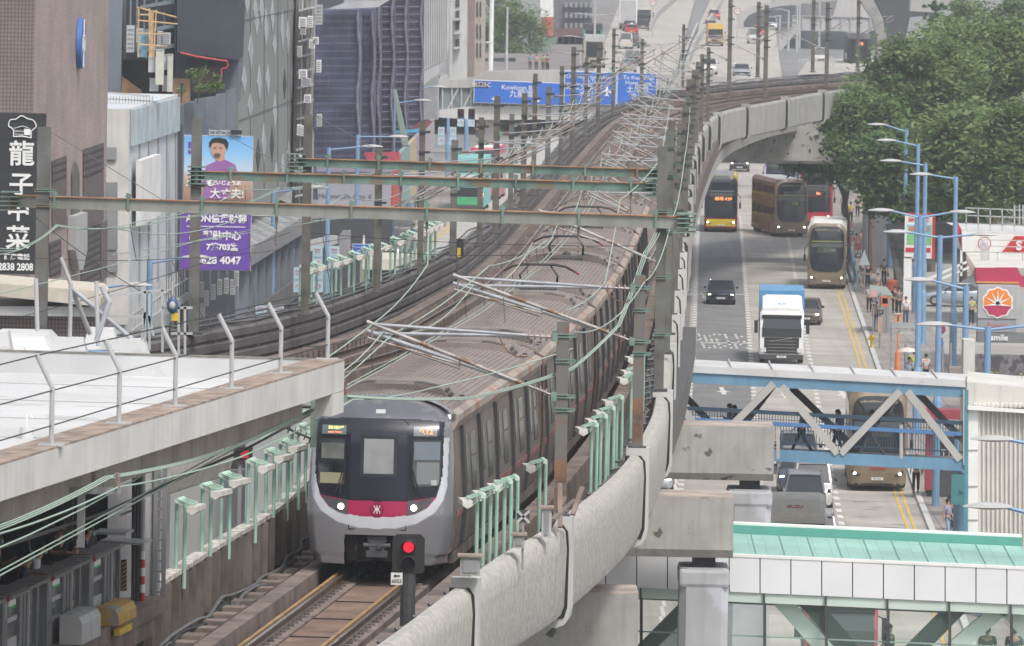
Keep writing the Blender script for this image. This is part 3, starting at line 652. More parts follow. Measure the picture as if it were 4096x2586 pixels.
# scattered planks, box and drain on the near deck
# crossheads with columns
M['wtop'] = mat('weathered_top', (.42, .36, .32), .95, var=.2, scale=1.5)
M['xhead'] = mat('blotchy_concrete', (.37, .365, .35), .9, var=.12, scale=1, patch=(.1, .1, .095), pscale=2.2, pcut=.6, streak=.45, stc=(.17, .165, .16), bump=.2)
def crosshead(Y, x_r, x_l, ztop, zbot, colx, colw, label, skew=.0, dep=2.2, colz=0):
 cap = MB(); prof = [(0, zbot + .22), (.18, zbot), (dep - .18, zbot), (dep, zbot + .22), (dep, ztop), (0, ztop)]
 cap.loft([[V(x, Y + a + (x_r - x) * skew, b) for a, b in prof] for x in (x_l, x_r)])
 t = empty('crosshead_portal', (x_r, Y, 0), label, 'portal frame', 'concrete portals under the viaduct'); o = t.location.copy()
 rel(cap, o).build('crosshead', M['xhead'], t)
 cap = MB().bb(x_l + .05, x_r - .02, Y + .03, Y + dep - .03, ztop, ztop + .03);
 rel(cap, o).build('weathered_top', M['wtop'], t)
 if colw:
  mb = MB(); r = .18; w = colw / 2; pr = [(-w + r, 0), (w - r, 0), (w, r), (w, dep - r - .1), (w - r, dep - .1), (-w + r, dep - .1), (-w, dep - r - .1), (-w, r)]
  mb.loft([[V(colx + a, Y + .1 + b, z) for a, b in pr] for z in (colz, zbot - .28)]); rel(mb, o).build('column', M['pier'], t)
  mb = MB(); mb.bb(colx - .3, colx + .3, Y + .4, Y + 1.5, zbot - .28, zbot + .05); rel(mb, o).build('bearing', M['black'], t)
  mb = MB(); w += .03; mb.bb(colx - w, colx + w, Y + .06, Y + dep - .02, zbot - .8, zbot - .3);
  rel(mb, o).build('column_collar', M['pier'], t, bevel=.1)
 return t
crosshead(184, 3.2, -6, 9.65, 7.9, 1.0, 1.3, 'nearest stained concrete portal at the bottom edge, dark blotches on its face')
crosshead(213, 6.2, -6, 9.72, 8.1, 5.45, 1.3, 'second stained concrete portal with two-tone painted column')
crosshead(244, 8.3, -3, 9.55, 7.9, 7.6, 1.3, 'third concrete portal, below the left end of the blue truss bridge')
crosshead(275, 6.3, -3, 9.5, 7.9, 3., 1.3, 'fourth concrete portal hidden behind the parapet')
crosshead(556, 27, 8, 9.95, 7.1, 26, 2.2, 'large far concrete portal spanning the road above the buses', dep=3.)
# wall with cable trough and joint, left of the near track (lights stand on it)
WL = [(-10.6, 112), (-8.6, 128), (-7.3, 141), (-6.37, 151), (-5.53, 160.6), (-4.76, 168.6), (-4.2, 179), (-3.7, 188)]
wlp = resample(spline([V(x, y, 12.55) for x, y in WL], 6), 1.)
wlp = [p for p in wlp if p.y > 147]
mb = MB().extr(wlp, [(-.2, -2.2), (.0, -2.2), (.0, 0), (-.2, 0)])
for p in resample(wlp, 1.25): mb.box(p + V(.05, 0, -.55), (.12, .14, 1.1))
vb(mb, 'side_wall', M['wallb'])
mb = MB().extr(wlp, [(-.24, 0), (.03, 0), (.03, .09), (-.24, .09)]); vb(mb, 'wall_coping', mat('flaking_pale_coping', (.5, .47, .43), .95, var=.35, scale=6, bump=.8, bscale=14, patch=(.2, .14, .11), pscale=3, pcut=.6))
for i in range(8): vb(wavy(offs(wlp, .2 + .07 * i), .1, 20 + i, .035, '', None, -1.0 - .05 * i), 'wall_cable', M['rubber'] if i % 2 else M['cable'])
rp = [p for p in prp if p.y < 300]
for i in range(5): vb(wavy(offs(rp, -.32 - .05 * i), .06, 40 + i, .03, '', None, -.25 - .12 * i), 'parapet_cable', M['cable'])
mb = MB()
for p in resample(offs(rp, -.35), 2.6): mb.tube(p + V(-.15, -.1, -.25), p + V(.1, .1, -.2), .035, 6)
isles(rel(mb, vo), 'cable_cleat', M['cable'], vd)
# second (left) branch: rough right parapet, smooth wall below, seen under the station roof
lb = empty('branch_viaduct', (-8, 200, 0), 'rough-faced branch viaduct seen through the gap under the station roof', 'viaduct'); lo = lb.location.copy()
pth = spline([V(-13, 178, 13.2), V(-8.7, 200, 13.2), V(-7.15, 208.5, 13.2)], 6)
rel(MB().extr(pth, [(-.3, -2.9), (.05, -2.75), (.15, -2.4), (.15, 0), (-.2, 0)]), lo).build('rough_parapet', M['rough'], lb)
rel(MB().extr(pth, [(-2.6, -7), (-1.5, -7), (-1.5, -2.6), (-2.6, -2.6)]), lo).build('wall_below', M['pier'], lb)
mb = MB().poly([D(975, 2420, 211), D(985, 1600, 211), D(1330, 1600, 211), D(1330, 2420, 211)], (0, 1, 0)); mb.poly([D(600, 2420, 212.5), D(600, 1900, 212.5), D(980, 1880, 212.5), D(980, 2420, 212.5)], (0, .5, 0)); rel(mb, lo).build('smooth_wall', mat('smooth_grey_wall', (.36, .37, .375), .8, var=.06, scale=.5, streak=.15), lb)
# ================================================================== TRAIN
M['troof'] = mat('dusty_train_roof', (.235, .195, .18), .75, var=.1, scale=1.5, streak=.15, stc=(.16, .13, .12))
M['tside'] = mat('dusty_brown_train_side', (.165, .135, .12), .5, .2, var=.15, scale=1.5, streak=.45, stc=(.11, .09, .08))
M['tband'] = mat('stained_cantrail', (.36, .31, .27), .6, .1, var=.15, scale=2, patch=(.33, .17, .11), pscale=1.6, pcut=.55)
M['tsilver'] = mat('silver_train_front', (.3, .3, .32), .35, .4, var=.06, scale=.8, coat=.5)
M['tdome'] = mat('dusty_grey_front_dome', (.15, .155, .175), .3, .3, var=.15, scale=1.2, coat=.5, patch=(.22, .215, .22), pscale=.9)
M['tblack'] = mat('glossy_black_mask', (.014, .016, .024), .3, var=0, spec=.4, coat=.3)
M['tmag'] = mat('magenta_band', (.36, .015, .075), .4, var=.04, coat=.4)
M['twhite'] = mat('pale_silver_band', (.6, .62, .66), .35, .1, var=.04, coat=.4)
M['tstripe'] = mat('dusty_pink_stripe', (.25, .105, .11), .6, var=.25, scale=3)
M['tdark'] = mat('black_door_seal', (.035, .034, .04), .6, var=.1)
M['twin'] = mat('grimy_train_window', (.09, .1, .095), .15, var=.5, scale=2.5)
M['tgrille'] = mat('dark_grille', (.03, .028, .028), .8, var=0)
tr = empty('metro_train', (0, 150, ZR), 'long silver and brown metro train with magenta front band coming round the curve', 'train')
# body half profile: (x, z)
SIDE = [(1.38, .42), (1.47, .5), (1.52, .9), (1.545, 1.35), (1.53, 1.8), (1.49, 2.4), (1.45, 3.0), (1.43, 3.22)]
def sx(z):
 for (a, b), (c, d_) in zip(SIDE, SIDE[1:]):
  if b <= z <= d_: return lerp(a, c, (z - b) / (d_ - b))
 return SIDE[0][0] if z < .42 else SIDE[-1][0]
def roofz(x): return 3.30 + .42 * math.sqrt(max(0, 1 - (x / 1.5) ** 2))
def car_meshes(y0, L, first=False):
 parts = []
 b = MB(); pr = [(x, z) for x, z in SIDE] + [(1.5, 3.24), (1.5, 3.36), (1.4, 3.4)]
 pr += [(1.2, 3.5), (.8, 3.62), (0, 3.68), (-.8, 3.62), (-1.2, 3.5)] + [(-x, z) for x, z in reversed(pr)]
 b.loft([[V(x, y, z) for x, z in pr] for y in (y0, L)]); body = b
 r = MB(); up = []; n = 26
 for k in range(n + 1):
  x = -1.34 + 2.68 * k / n
  for dx, dz in ((-.026, 0), (-.02, .022), (.02, .022), (.026, 0)): up.append((x + dx, roofz(x + dx) + dz - .0))
 up = [(-1.42, 3.38)] + up + [(1.42, 3.38)]; lo = [(1.42, 3.3), (-1.42, 3.3)]
 r.loft([[V(x, y, z) for x, z in up + lo] for y in (y0 + .05, L - .05)]); parts.append(('roof', r, M['troof']))
 g = MB()
 for s in (-1, 1):
  g.loft([[V(s * x, y, z) for x, z in ((1.42, 3.42), (1.56, 3.34), (1.56, 3.2), (1.47, 3.02), (1.44, 3.02))][::s] for y in (y0 + .02, L - .02)])
 parts.append(('cantrail', g, M['tband']))
 st, wn, sp, fr = MB(), MB(), MB(), MB()
 def sidepatch(mb, ya, yb, za, zb, off, n=4):
  for s in (-1, 1):
   vv = [V(s * (sx(z) + off), y, z) for z in [lerp(za, zb, i / n) for i in range(n + 1)] for y in (ya, yb)]
   mb.add(vv, [(2 * i, 2 * i + 1, 2 * i + 3, 2 * i + 2) for i in range(n)])
 def sidebox(mb, ya, yb, za, zb, off, n=6):
  for s in (-1, 1):
   secs = []
   for i in range(n + 1):
    z = lerp(za, zb, i / n); x = sx(z); secs.append([V(s * (x - .02), ya, z), V(s * (x + off), ya, z), V(s * (x + off), yb, z), V(s * (x - .02), yb, z)])
   mb.loft(secs)
 n = 5; pitch = (L - y0 - 1.2) / n
 for k in range(n):
  yd = y0 + .9 + pitch * (k + .15)
  sidebox(st, yd, yd + .14, .5, 3.02, .075);
  for q in (.3, .98):
   sidepatch(wn, yd + q + .12, yd + q + .5, 1.75, 2.75, .012); sidepatch(fr, yd + q, yd + q + .02, .55, 2.95, .015)
  sidepatch(fr, yd + .96, yd + .98, .55, 2.95, .015)
  sidepatch(wn, yd + 2.15, yd + 3.25, 1.5, 2.2, .012); sidepatch(wn, yd + 2.15, yd + 3.25, 2.26, 2.72, .012)
 sidebox(sp, y0 + .3, L - .3, 1.18, 1.32, .02, 1)
 parts += [('door_seals', st, M['tdark']), ('windows', wn, M['twin']), ('door_gaps', fr, M['tdark']), ('stripe', sp, M['tstripe'])]
 sk = MB()
 for s in (-1, 1):
  for k in range(10): sk.bb(s * 1.2, s * 1.47, y0 + .4 + k * 2.2, y0 + .4 + k * 2.2 + 2.1, .22, .46)
 for k in (2.4, 4.6, 17.5, 19.7):
  for s in (-1, 1): sk.tube((s * .68, k, .42), (s * .8, k, .42), .42, 14)
 sk.bb(-1.2, 1.2, 6.5, 16, .2, .6); parts.append(('underframe', sk, M['brown']))
 hv, hg = MB(), MB()
 for yc, fl in ((y0 + 3.1 if first else y0 + 2.0, 1), (L - 2.2, -1)):
  pr = [(-1.28, 3.44), (-1.02, 3.78), (-.6, 3.86), (.6, 3.86), (1.02, 3.78), (1.28, 3.44)]
  hv.loft([[V(x, yc + q, z - (.0 if abs(q) < 1.2 else .02)) for x, z in pr] for q in (-1.2, 1.2)])
  hg.bb(-1.25, 1.25, yc - 1.22, yc - 1.16, 3.42, 3.5)
  for s in (-1, 1):
   for i in range(3):
    for j in range(3):
     x0 = 1.06 + i * .07; z0 = 3.78 - (x0 - 1.02) * 1.31; x1 = x0 + .05; z1 = 3.78 - (x1 - 1.02) * 1.31; ya = yc - 1.0 + j * .3
     hg.quad((s * (x0 + .012), ya, z0 + .012), (s * (x1 + .012), ya, z1 + .012), (s * (x1 + .012), ya + .22, z1 + .012), (s * (x0 + .012), ya + .22, z0 + .012))
   for i in range(8):
    x0 = s * (.42 + i * .068)
    for j in range(2): hg.quad((x0, yc - 1.1 + j * .34, 3.866 - max(0, abs(x0) - .6) * .19), (x0 + s * .045, yc - 1.1 + j * .34, 3.866 - max(0, abs(x0) - .55) * .19), (x0 + s * .045, yc - .82 + j * .34, 3.87 - max(0, abs(x0) - .55) * .19), (x0, yc - .82 + j * .34, 3.87 - max(0, abs(x0) - .55) * .19))
  for i in range(18): hg.quad((-.4 + i * .045, yc - .55, 3.865), (-.38 + i * .045, yc - .55, 3.865), (-.38 + i * .045, yc - .3, 3.865), (-.4 + i * .045, yc - .3, 3.865))
  for s in (-1, 1): hg.box((s * 1.3, yc + .4, 3.5), (.1, .3, .07)); hg.box((s * 1.3, yc - .5, 3.5), (.08, .2, .06))
 parts += [('roof_unit', hv, M['troof']), ('grilles', hg, M['tgrille'])]
 return body, parts
S_ = [0]
for a, b in zip(ctR, ctR[1:]): S_.append(S_[-1] + (b - a).length)
def atS(s):
 for i in range(len(S_) - 1):
  if S_[i] <= s <= S_[i + 1]: return ctR[i].lerp(ctR[i + 1], (s - S_[i]) / (S_[i + 1] - S_[i]))
 return ctR[-1]
s0 = next(S_[i] for i, p in enumerate(ctR) if p.y > 165.2)
protos = {}
cars = []
for i in range(5):
 sa = s0 + i * 22.6; p, q = atS(sa), atS(sa + 22.0); d = q - p; rz = math.atan2(-d.x, d.y)
 key = 'first' if i == 0 else 'mid'
 if key not in protos:
  body, parts = car_meshes(1.05 if i == 0 else .2, 22.1, i == 0)
  bo = body.build('car_body', M['tside'], tr)
  for nme, mb, m in parts:
   if nme in ('door_seals', 'windows', 'roof_unit'): isles(mb, {'door_seals': 'door_seal', 'windows': 'window', 'roof_unit': 'roof_unit'}[nme], m, bo)
   else: mb.build(nme, m, bo)
  if i: protos[key] = bo
 else:
  src = protos[key]; bo = copy_tree(src, parent=tr)
 bo.location = p - tr.location; bo.rotation_euler = (0, 0, rz); cars.append(bo)
 if i:
  mb = MB().bb(-1.15, 1.15, -.55, .25, .6, 3.3); mb.build('gangway', M['rubber'], bo)
  pts = [V(1.52 * math.cos(t), -.3, 3.28 + .42 * math.sin(t)) for t in [math.pi * k / 14 for k in range(15)]]
  pts = [V(1.52, -.3, .6), V(1.6, -.3, 1.5), V(1.56, -.3, 3.1)] + pts + [V(-1.52, -.3, .6)]
  MB().ring(pts, .05, 6).build('hose', mat('brown_hose', (.1, .07, .06), .6, var=.2), bo)
# pantographs
def panto(car, y):
 mb = MB()
 for s in (-1, 1):
  mb.bar((s * .45, y - .6, 3.75), (s * .45, y + .6, 3.75), .06); mb.tube((s * .45, y + .5, 3.8), (s * .5, y - .5, 4.12), .03); mb.tube((s * .5, y - .5, 4.12), (s * .3, y, 4.35), .025)
 mb.bar((-.5, y - .6, 3.75), (.5, y - .6, 3.75), .06); mb.bar((-.5, y + .6, 3.75), (.5, y + .6, 3.75), .06); mb.ball((0, y + .2, 3.82), (.14, .3, .12))
 mb.build('pantograph_frame', M['dark'], car)
 for q in (-.12, .12): MB().ring([V(-.95, y + q, 4.2), V(-.7, y + q, 4.33), V(-.4, y + q, 4.38), V(.4, y + q, 4.38), V(.7, y + q, 4.33), V(.95, y + q, 4.2)], .03, 6).build('pantograph_head', M['black'], car)
 for s in (-1, 1): MB().tube((s * .7, y, 4.34), (s * 1.05, y, 4.14), .028).build('pantograph_horn', FM(.35, .05, .06), car)
panto(cars[2], 1.3); panto(cars[3], 18.2); panto(cars[2], 19)
# front end
c1 = cars[0]
def fy(x, z):
 yz = .10 * max(0, (1.3 - z)) ** 1.5 + .06 * max(0, z - 1.3) + (.55 * max(0, z - 2.95) ** 1.7 * 2.0)
 w = fw(z); u = min(1, abs(x) / w); return yz + .22 * u ** 2 + 1.0 * max(0, u - .86) ** 2 * 18
def fw(z):
 if z < .42: return 1.3 + .06 * max(0, (z - .26) / .16) ** .5
 w = sx(min(z, 3.2)) - .02
 if z > 3.05: w = 1.43 * math.sqrt(max(0.0001, 1 - ((z - 3.05) / .68) ** 2.6))
 return w
NU, NZ = 190, 190
zs = [.26 + (3.72 - .26) * k / NZ for k in range(NZ + 1)]
Lp = [(-1.5, 1.99), (-1.44, 1.99), (-1.36, 1.63), (-1.19, 1.36), (-.82, 1.13), (-.4, 1.03), (0, 1.01)]
Ip = [(-1.5, 2.2), (-1.31, 2.1), (-1.29, 1.95), (-1.21, 1.67), (-1.02, 1.45), (-.67, 1.31), (-.3, 1.26), (0, 1.25)]
def curve(tab, x):
 x = -abs(x)
 if x <= tab[0][0]: return tab[0][1]
 for (a, b), (c, d_) in zip(tab, tab[1:]):
  if a <= x <= c: return lerp(b, d_, (x - a) / (c - a))
 return tab[-1][1]
def region(x, z):
 ax = abs(x)
 if ax < .68 and z < .88: return None
 if z > 3.28 - .1 * max(0, ax - .6) ** 2: return 'dome'
 out, inn = curve(Lp, x), curve(Ip, x)
 maskw = 1.33 if z > 2 else 1.34
 if ax < maskw and z >= inn:
  top = 1.58 + .03 * ax ** 2 + .11 * max(0, ax - .6)
  return 'mask' if z > top else 'magenta'
 if z >= out and (ax < 1.42 if z > 1.9 else True): return 'white' if z < 2.9 else 'shell'
 return 'shell'
mbs = {k: MB() for k in ('shell', 'dome', 'mask', 'magenta', 'white')}
off_ = {k: 0 for k in mbs}
for j in range(NZ):
 z0, z1 = zs[j], zs[j + 1]
 for i in range(NU):
  u0, u1 = -1 + 2 * i / NU, -1 + 2 * (i + 1) / NU; zc = (z0 + z1) / 2; x = (u0 + u1) / 2 * fw(zc)
  k = region(x, zc)
  if k: mbs[k].quad(*[V(u * fw(z), fy(u * fw(z), z), z) for u, z in ((u0, z0), (u1, z0), (u1, z1), (u0, z1))])
def weld(mb):
 d = {}; nv = []; mp = []
 for p in mb.v:
  k = tuple(round(q, 4) for q in p)
  if k not in d: d[k] = len(nv); nv.append(p)
  mp.append(d[k])
 mb.v = nv; mb.f = [tuple(mp[i] for i in f) for f in mb.f]; return mb
MT = dict(shell='tsilver', dome='tdome', mask='tblack', magenta='tmag', white='twhite')
NM = dict(shell='front_shell', dome='front_dome', mask='windscreen_mask', magenta='front_band', white='front_stripe')
for k, mb in mbs.items(): weld(mb).build(NM[k], M[MT[k]], c1, smooth=True)
# nose sides back to body
mb = MB()
for s in (-1, 1):
 secs = []
 for z in [.26 + k * (3.7 - .26) / 40 for k in range(41)]:
  x = fw(z); xb = min(sx(z), 1.49) if z < 3.3 else min(1.49, 1.5 * math.sqrt(max(0, 1 - ((z - 3.3) / .46) ** 2)))
  secs.append([V(s * x, fy(x, z), z), V(s * (x + xb) / 2 + s * .01, .9, z), V(s * xb, 1.15, z)])
 vs = [p for q in secs for p in q]; mb.add(vs, [(i * 3 + k, i * 3 + k + 1, (i + 1) * 3 + k + 1, (i + 1) * 3 + k) for i in range(40) for k in range(2)])
mb.build('nose_side', M['tsilver'], c1, smooth=True)
mb = MB(); n = 30; secs = []
for t in range(7):
 y = lerp(0, 1, t / 6); row = []
 for k in range(n + 1):
  x = lerp(-1.36, 1.36, k / n); z1 = roofz(x) + .02; zf = 3.05 + .67 * (max(0, 1 - (abs(x) / 1.43) ** 2)) ** (1 / 2.6); yf = fy(x, min(zf, 3.7)) if abs(x) < 1.3 else .9
  row.append(V(x, lerp(min(yf, 1.15), 1.2, y), lerp(min(zf, 3.71), z1, y ** .7)))
 secs.append(row)
mb.add([p for q in secs for p in q], [(i * (n + 1) + k, i * (n + 1) + k + 1, (i + 1) * (n + 1) + k + 1, (i + 1) * (n + 1) + k) for i in range(6) for k in range(n)])
mb.build('dome_top', M['tdome'], c1, smooth=True)
def patch(x0, x1, z0, z1, off, name, m, n=6, par=None, cut=0):
 mb = MB(); vs = []
 for j in range(n + 1):
  for i in range(n + 1):
   x, z = lerp(x0, x1, i / n), lerp(z0, z1, j / n); vs.append(V(x, fy(x, z) - off, z))
 w = n + 1; fs = [(j * w + i, j * w + i + 1, (j + 1) * w + i + 1, (j + 1) * w + i) for j in range(n) for i in range(n)]
 return mb.add(vs, fs).build(name, m, par or c1, smooth=True)
def fline(pts, w, name, m, off=.006):
 P = [V(x, fy(x, z) - off, z) for x, z in pts]; mb = MB()
 mb.ring(P, w, 5); return mb.build(name, m, c1)
patch(-.585, .595, 1.62, 3.24, .006, 'front_door', FM(.024, .027, .04, .25))
M['cabwin'] = mat('cab_window', (.06, .068, .075), .06, var=.5, scale=1.2, spec=.8)
M['cabrefl'] = mat('painted_window_reflection', (.3, .31, .29), .08, var=.35, scale=1.0, spec=.8)  # pale colour that paints a reflection onto the left cab window
patch(-1.26, -.70, 1.9, 2.85, .012, 'cab_window', M['cabwin']); patch(-1.2, -.72, 2.44, 2.76, .016, 'painted_reflection', M['cabrefl']); patch(-1.22, -.72, 1.93, 2.15, .016, 'desk_seen_through_window', FM(.33, .31, .2))
patch(.72, 1.28, 1.9, 2.85, .012, 'cab_window', M['cabwin']); patch(.8, 1.26, 1.95, 2.4, .016, 'painted_reflection', FM(.2, .215, .22, .2)); patch(.74, 1.27, 2.45, 2.82, .015, 'painted_reflection', FM(.17, .2, .24, .2))  # paler patches paint reflections onto the right cab window
patch(-.38, .4, 2.08, 2.95, .012, 'door_window_frame', FM(.035, .037, .045, .3)); patch(-.3, .32, 2.15, 2.87, .018, 'door_window', mat('door_window_blind', (.3, .31, .31), .3, var=.12, scale=2))
patch(-1.2, -.68, 2.94, 3.13, .012, 'destination_display', FM(.13, .15, .16, .3)); patch(.72, 1.2, 2.94, 3.13, .012, 'number_display', FM(.2, .22, .24, .3))
def ftext(s, size, x, z, m, sx_=1., nm='lettering'): return text(s, size, face((x, fy(x, z) - .03, z)), m, c1, nm, sx=sx_)
ftext('0.12', .16, .98, 3.03, M['amber']); ftext('觀塘綫', .075, -.9, 3.075, M['ledy'], 1.5); ftext('MIND THE GAP', .04, -.9, 2.985, M['amber'], 1.2)
fline([(-.59, 1.0), (-.59, 3.18), (-.5, 3.27), (.5, 3.27), (.6, 3.18), (.6, 1.0), (-.59, 1.0)], .012, 'door_outline', M['black'])
fline([(-1.42, .78), (-.69, .8)], .006, 'skirt_joint', M['dark']); fline([(.69, .8), (1.42, .78)], .006, 'skirt_joint', M['dark']); fline([(-.59, .99), (.6, .99)], .008, 'door_sill', M['black'])
for s in (-1, 1):
 pts = [(.62, 1.30), (.62, 1.6), (.9, 1.61), (1.16, 1.69), (1.1, 1.57), (.98, 1.44), (.8, 1.34)]
 P = [V(s * x, fy(x, z) - .012, z) for x, z in pts]; c = V(s * .8, fy(.8, 1.48) - .012, 1.48); mb = MB()
 mb.add([c] + P, [(0, 1 + k, 1 + (k + 1) % 7) for k in range(7)]); mb.build('headlight', FM(.09, .09, .1, .15), c1)
 y = fy(.76, 1.46) - .03; MB().tube((s * .76, y + .02, 1.46), (s * .76, y, 1.46), .062, 16).build('headlamp', M['head'], c1)
 mb = MB().tube((s * .76, y + .03, 1.46), (s * .76, y + .008, 1.46), .085, 16); mb.build('lamp_ring', M['chrome'], c1)
 fline([(s * .8, 1.72), (s * .66, 2.35)], .014, 'wiper', M['black'], .05); fline([(s * .88, 1.72), (s * .69, 2.35)], .014, 'wiper', M['black'], .05); fline([(s * .69, 1.95), (s * .69, 2.7)], .014, 'wiper', M['black'], .04)
# emblem: disc with the white symbol
y = fy(0, 1.42) - .012
MB().tube((0, y + .01, 1.415), (0, y - .002, 1.415), .13, 24).build('emblem_disc', FM(.3, .02, .07, .4), c1)
MB().ring([V(.13 * math.cos(t), y - .004, 1.415 + .13 * math.sin(t)) for t in [k * math.pi / 12 for k in range(25)]], .007, 5).build('emblem_ring', FM(.22, .01, .05, .4), c1)
mb = MB(); mb.bb(-.009, .009, y - .016, y - .004, 1.33, 1.5)
for sg in (1, -1): mb.ring([V(.062 * math.cos(t), y - .01, 1.415 + sg * (.085 - .07 * math.sin(t))) for t in [k * math.pi / 10 for k in range(11)]], .0095, 5)
mb.bb(-.045, .045, y - .016, y - .004, 1.406, 1.424); mb.build('emblem', M['white'], c1)
patch(-.1, .1, 3.38, 3.46, .012, 'marker_light', M['lgrey']); patch(1.1, 1.22, 1.93, 2.04, .03, 'camera_box', M['lgrey'])
mb = MB(); mb.bb(-.66, .66, .5, 1.2, .3, .9); mb.build('coupler_pocket', M['black'], c1)
mb = MB(); mb.bb(-.22, .22, .05, .4, .42, .56); mb.bb(-.2, .2, .1, .5, .74, .86); mb.bb(-.16, .16, .06, .5, .56, .74); mb.tube((-.28, .1, .66), (.28, .1, .66), .05); mb.poly([(.02, .0, .58), (.14, .0, .66), (.02, .0, .72)], (0, .08, 0)); mb.build('coupler', M['dark'], c1)
for s in (-.45, .4): MB().ring([V(s * .9, .4, .85), V(s, .2, .55), V(s * 1.05, .3, .35), V(s * .8, .6, .4)], .025, 6).build('coupler_hose', M['rubber'], c1)
# ================================================================== OVERHEAD LINE
def proj(p):
 u = F * p.x / p.y; v = F * (H - p.z) / p.y
 return CX + u * c_ - v * s_, YH + u * s_ + v * c_
def findX(path, px):
 best = min(path, key=lambda p: abs(proj(p)[0] - px)); return best
def insul(mb, a, b, r=.05, n=4):
 a, b = Vector(a), Vector(b); mb.tube(a, b, r * .5, 6)
 for k in range(n):
  t = (k + .5) / n; c = a.lerp(b, t); d = (b - a).normalized() * .012; mb.tube(c - d, c + d, r * 1.5, 8)
def ibeam(mb, p, h, w, dep):
 x, y, z = p; f = .03
 mb.bb(x - w / 2, x + w / 2, y - dep / 2, y - dep / 2 + f, z, z + h); mb.bb(x - w / 2, x + w / 2, y + dep / 2 - f, y + dep / 2, z, z + h); mb.bb(x - .015, x + .015, y - dep / 2 + f, y + dep / 2 - f, z, z + h)
MASTN = [0]
def where(p):
 x, y = proj(p); return x, y
def mast(p, h, w=.26, m='rust', label='', arm=0, arms=1, reach=3.6, zc=4.05, kind='box', clamps=(), armz=3.9, grp='masts along the railway', green=True):
 t = empty('overhead_mast', p, label, 'mast', grp)
 mb = MB()
 if kind == 'box': mb.bb(-w / 2, w / 2, -w / 2, w / 2, 0, h); mb.bb(-w / 2 - .02, w / 2 + .02, -w / 2 - .02, -w / 2 + .01, 0, h)
 else: ibeam(mb, (0, 0, 0), h, w, w)
 mb.build('post', M[m], t)
 MB().bb(-w / 2 - .1, w / 2 + .1, -w / 2 - .1, w / 2 + .1, 0, .06).build('base_plate', M['dark'], t)
 mb = MB()
 for z in clamps or (h * .55, h * .62, h * .8, h * .93):
  for q in (-.03, .03): mb.bb(-w / 2 - .05, w / 2 + .16, -w / 2 - .05, -w / 2 - .02, z + q - .012, z + q + .012)
  mb.bb(w / 2, w / 2 + .18, -w / 2 - .04, w / 2 - .1, z - .02, z + .02)
 mb.build('bracket', M['green'] if p[1] < 245 else M['dark'], t)
 if arm:
  zt = armz; tk = 1 if p.y < 240 else .62
  for k in range(arms):
   dy = -.25 + .5 * k if arms > 1 else -.05
   a = V(arm * (w / 2 + .05), dy, zt - .12 - .0 * k); tip = V(arm * reach, dy - .15, zt + .1 - .22 * k); b = V(arm * (w / 2 + .05), dy, zt - 1.35)
   mb = MB(); insul(mb, a, a.lerp(tip, .16), .055, 5); insul(mb, b, b.lerp(tip, .16), .055, 5); mb.build('insulator', M['insul'], t)
   mb = MB().tube(a.lerp(tip, .15), tip, .035 * tk); mb.build('top_tube', M['galv'], t)
   mb = MB().tube(b.lerp(tip, .15), tip + V(arm * .12, 0, .05), .045 * tk); mb.build('brace_tube', M['galvr'] if k == 0 else M['galv'], t)
   q = b.lerp(tip, .52); cw = V(arm * (reach - .0), dy - .1, zc - .42)
   mb = MB().tube(q, q + V(0, 0, -.12), .02); mb.tube(q + V(0, 0, -.12), cw + V(arm * .1, 0, .08), .024); mb.tube(tip, cw + V(0, 0, .1), .02); mb.build('steady_arm', M['galvr'], t)
   mb = MB(); mb.bb(arm * (w / 2), arm * (w / 2 + .12), dy - .08, dy + .08, zt - .2, zt - .02); mb.bb(arm * (w / 2), arm * (w / 2 + .12), dy - .08, dy + .08, zt - 1.45, zt - 1.27); mb.build('arm_bracket', M['green'], t)
 return t
g1 = 'masts along the railway'
def ppos(y, dx=.05, dz=.15):
 p, _ = atY(prp, y); return V(p.x + dx, p.y, p.z + dz)
mast(ppos(168), 4.1, .22, 'rust2', 'nearest rusty orange mast in front of the train side, twin silver arms', arm=-1, arms=2, reach=4.0)
mast(ppos(189), 4.1, .22, 'rust2', 'second rusty mast rising beside the big dark mast, twin silver arms', arm=-1, arms=2, reach=4.3)
mast(ppos(211, -.05), 6.45, .26, 'dmast', 'tallest dark H-section mast carrying the grey cross beam', kind='h', clamps=(4.35, 4.75, 3.0, 1.5))
mast(ppos(228), 6.35, .22, 'dmast', 'tall dark mast just behind the tallest one, end of the middle green beam', kind='h', arm=-1, armz=3.9)
mast(ppos(238), 6.35, .2, 'rust', 'third tall mast in the cluster, end of the far green beam', kind='h')
for y in (249, 264, 279, 292, 305, 316, 330, 345, 360, 380, 400, 420, 440, 460):
 s = .17; h = 4.3 + (.8 if (y % 2) else 0); p = ppos(y)
 ordn = {249: 'first', 264: 'second', 279: 'third', 292: 'fourth', 305: 'fifth', 316: 'sixth', 330: 'seventh', 345: 'eighth', 360: 'ninth', 380: 'tenth', 400: 'eleventh', 420: 'twelfth', 440: 'thirteenth', 460: 'fourteenth', 480: 'fifteenth', 500: 'sixteenth'}[y]
 mast(p, h, s, 'rust' if y % 3 else 'dmast', 'slim weathered mast, %s behind the tall cluster on the right parapet' % ordn, arm=-1, arms=2 if y in (249, 279, 305, 330, 380, 420) else 1, reach=2.6, kind='h' if y % 2 else 'box')
def lpos(y, dx=.55, dz=0):
 p, _ = atY(PLn, y); return V(p.x + dx, p.y, p.z + dz)
LM = {215: (6.4, .34, 'dmast', 'big left mast beside the black restaurant sign, end of the grey beam'),
      231: (6.25, .3, 'dmast', 'left mast in front of the man billboard, end of the middle green beam'),
      242: (6.1, .26, 'rust', 'left mast before the air conditioners, end of the far green beam')}
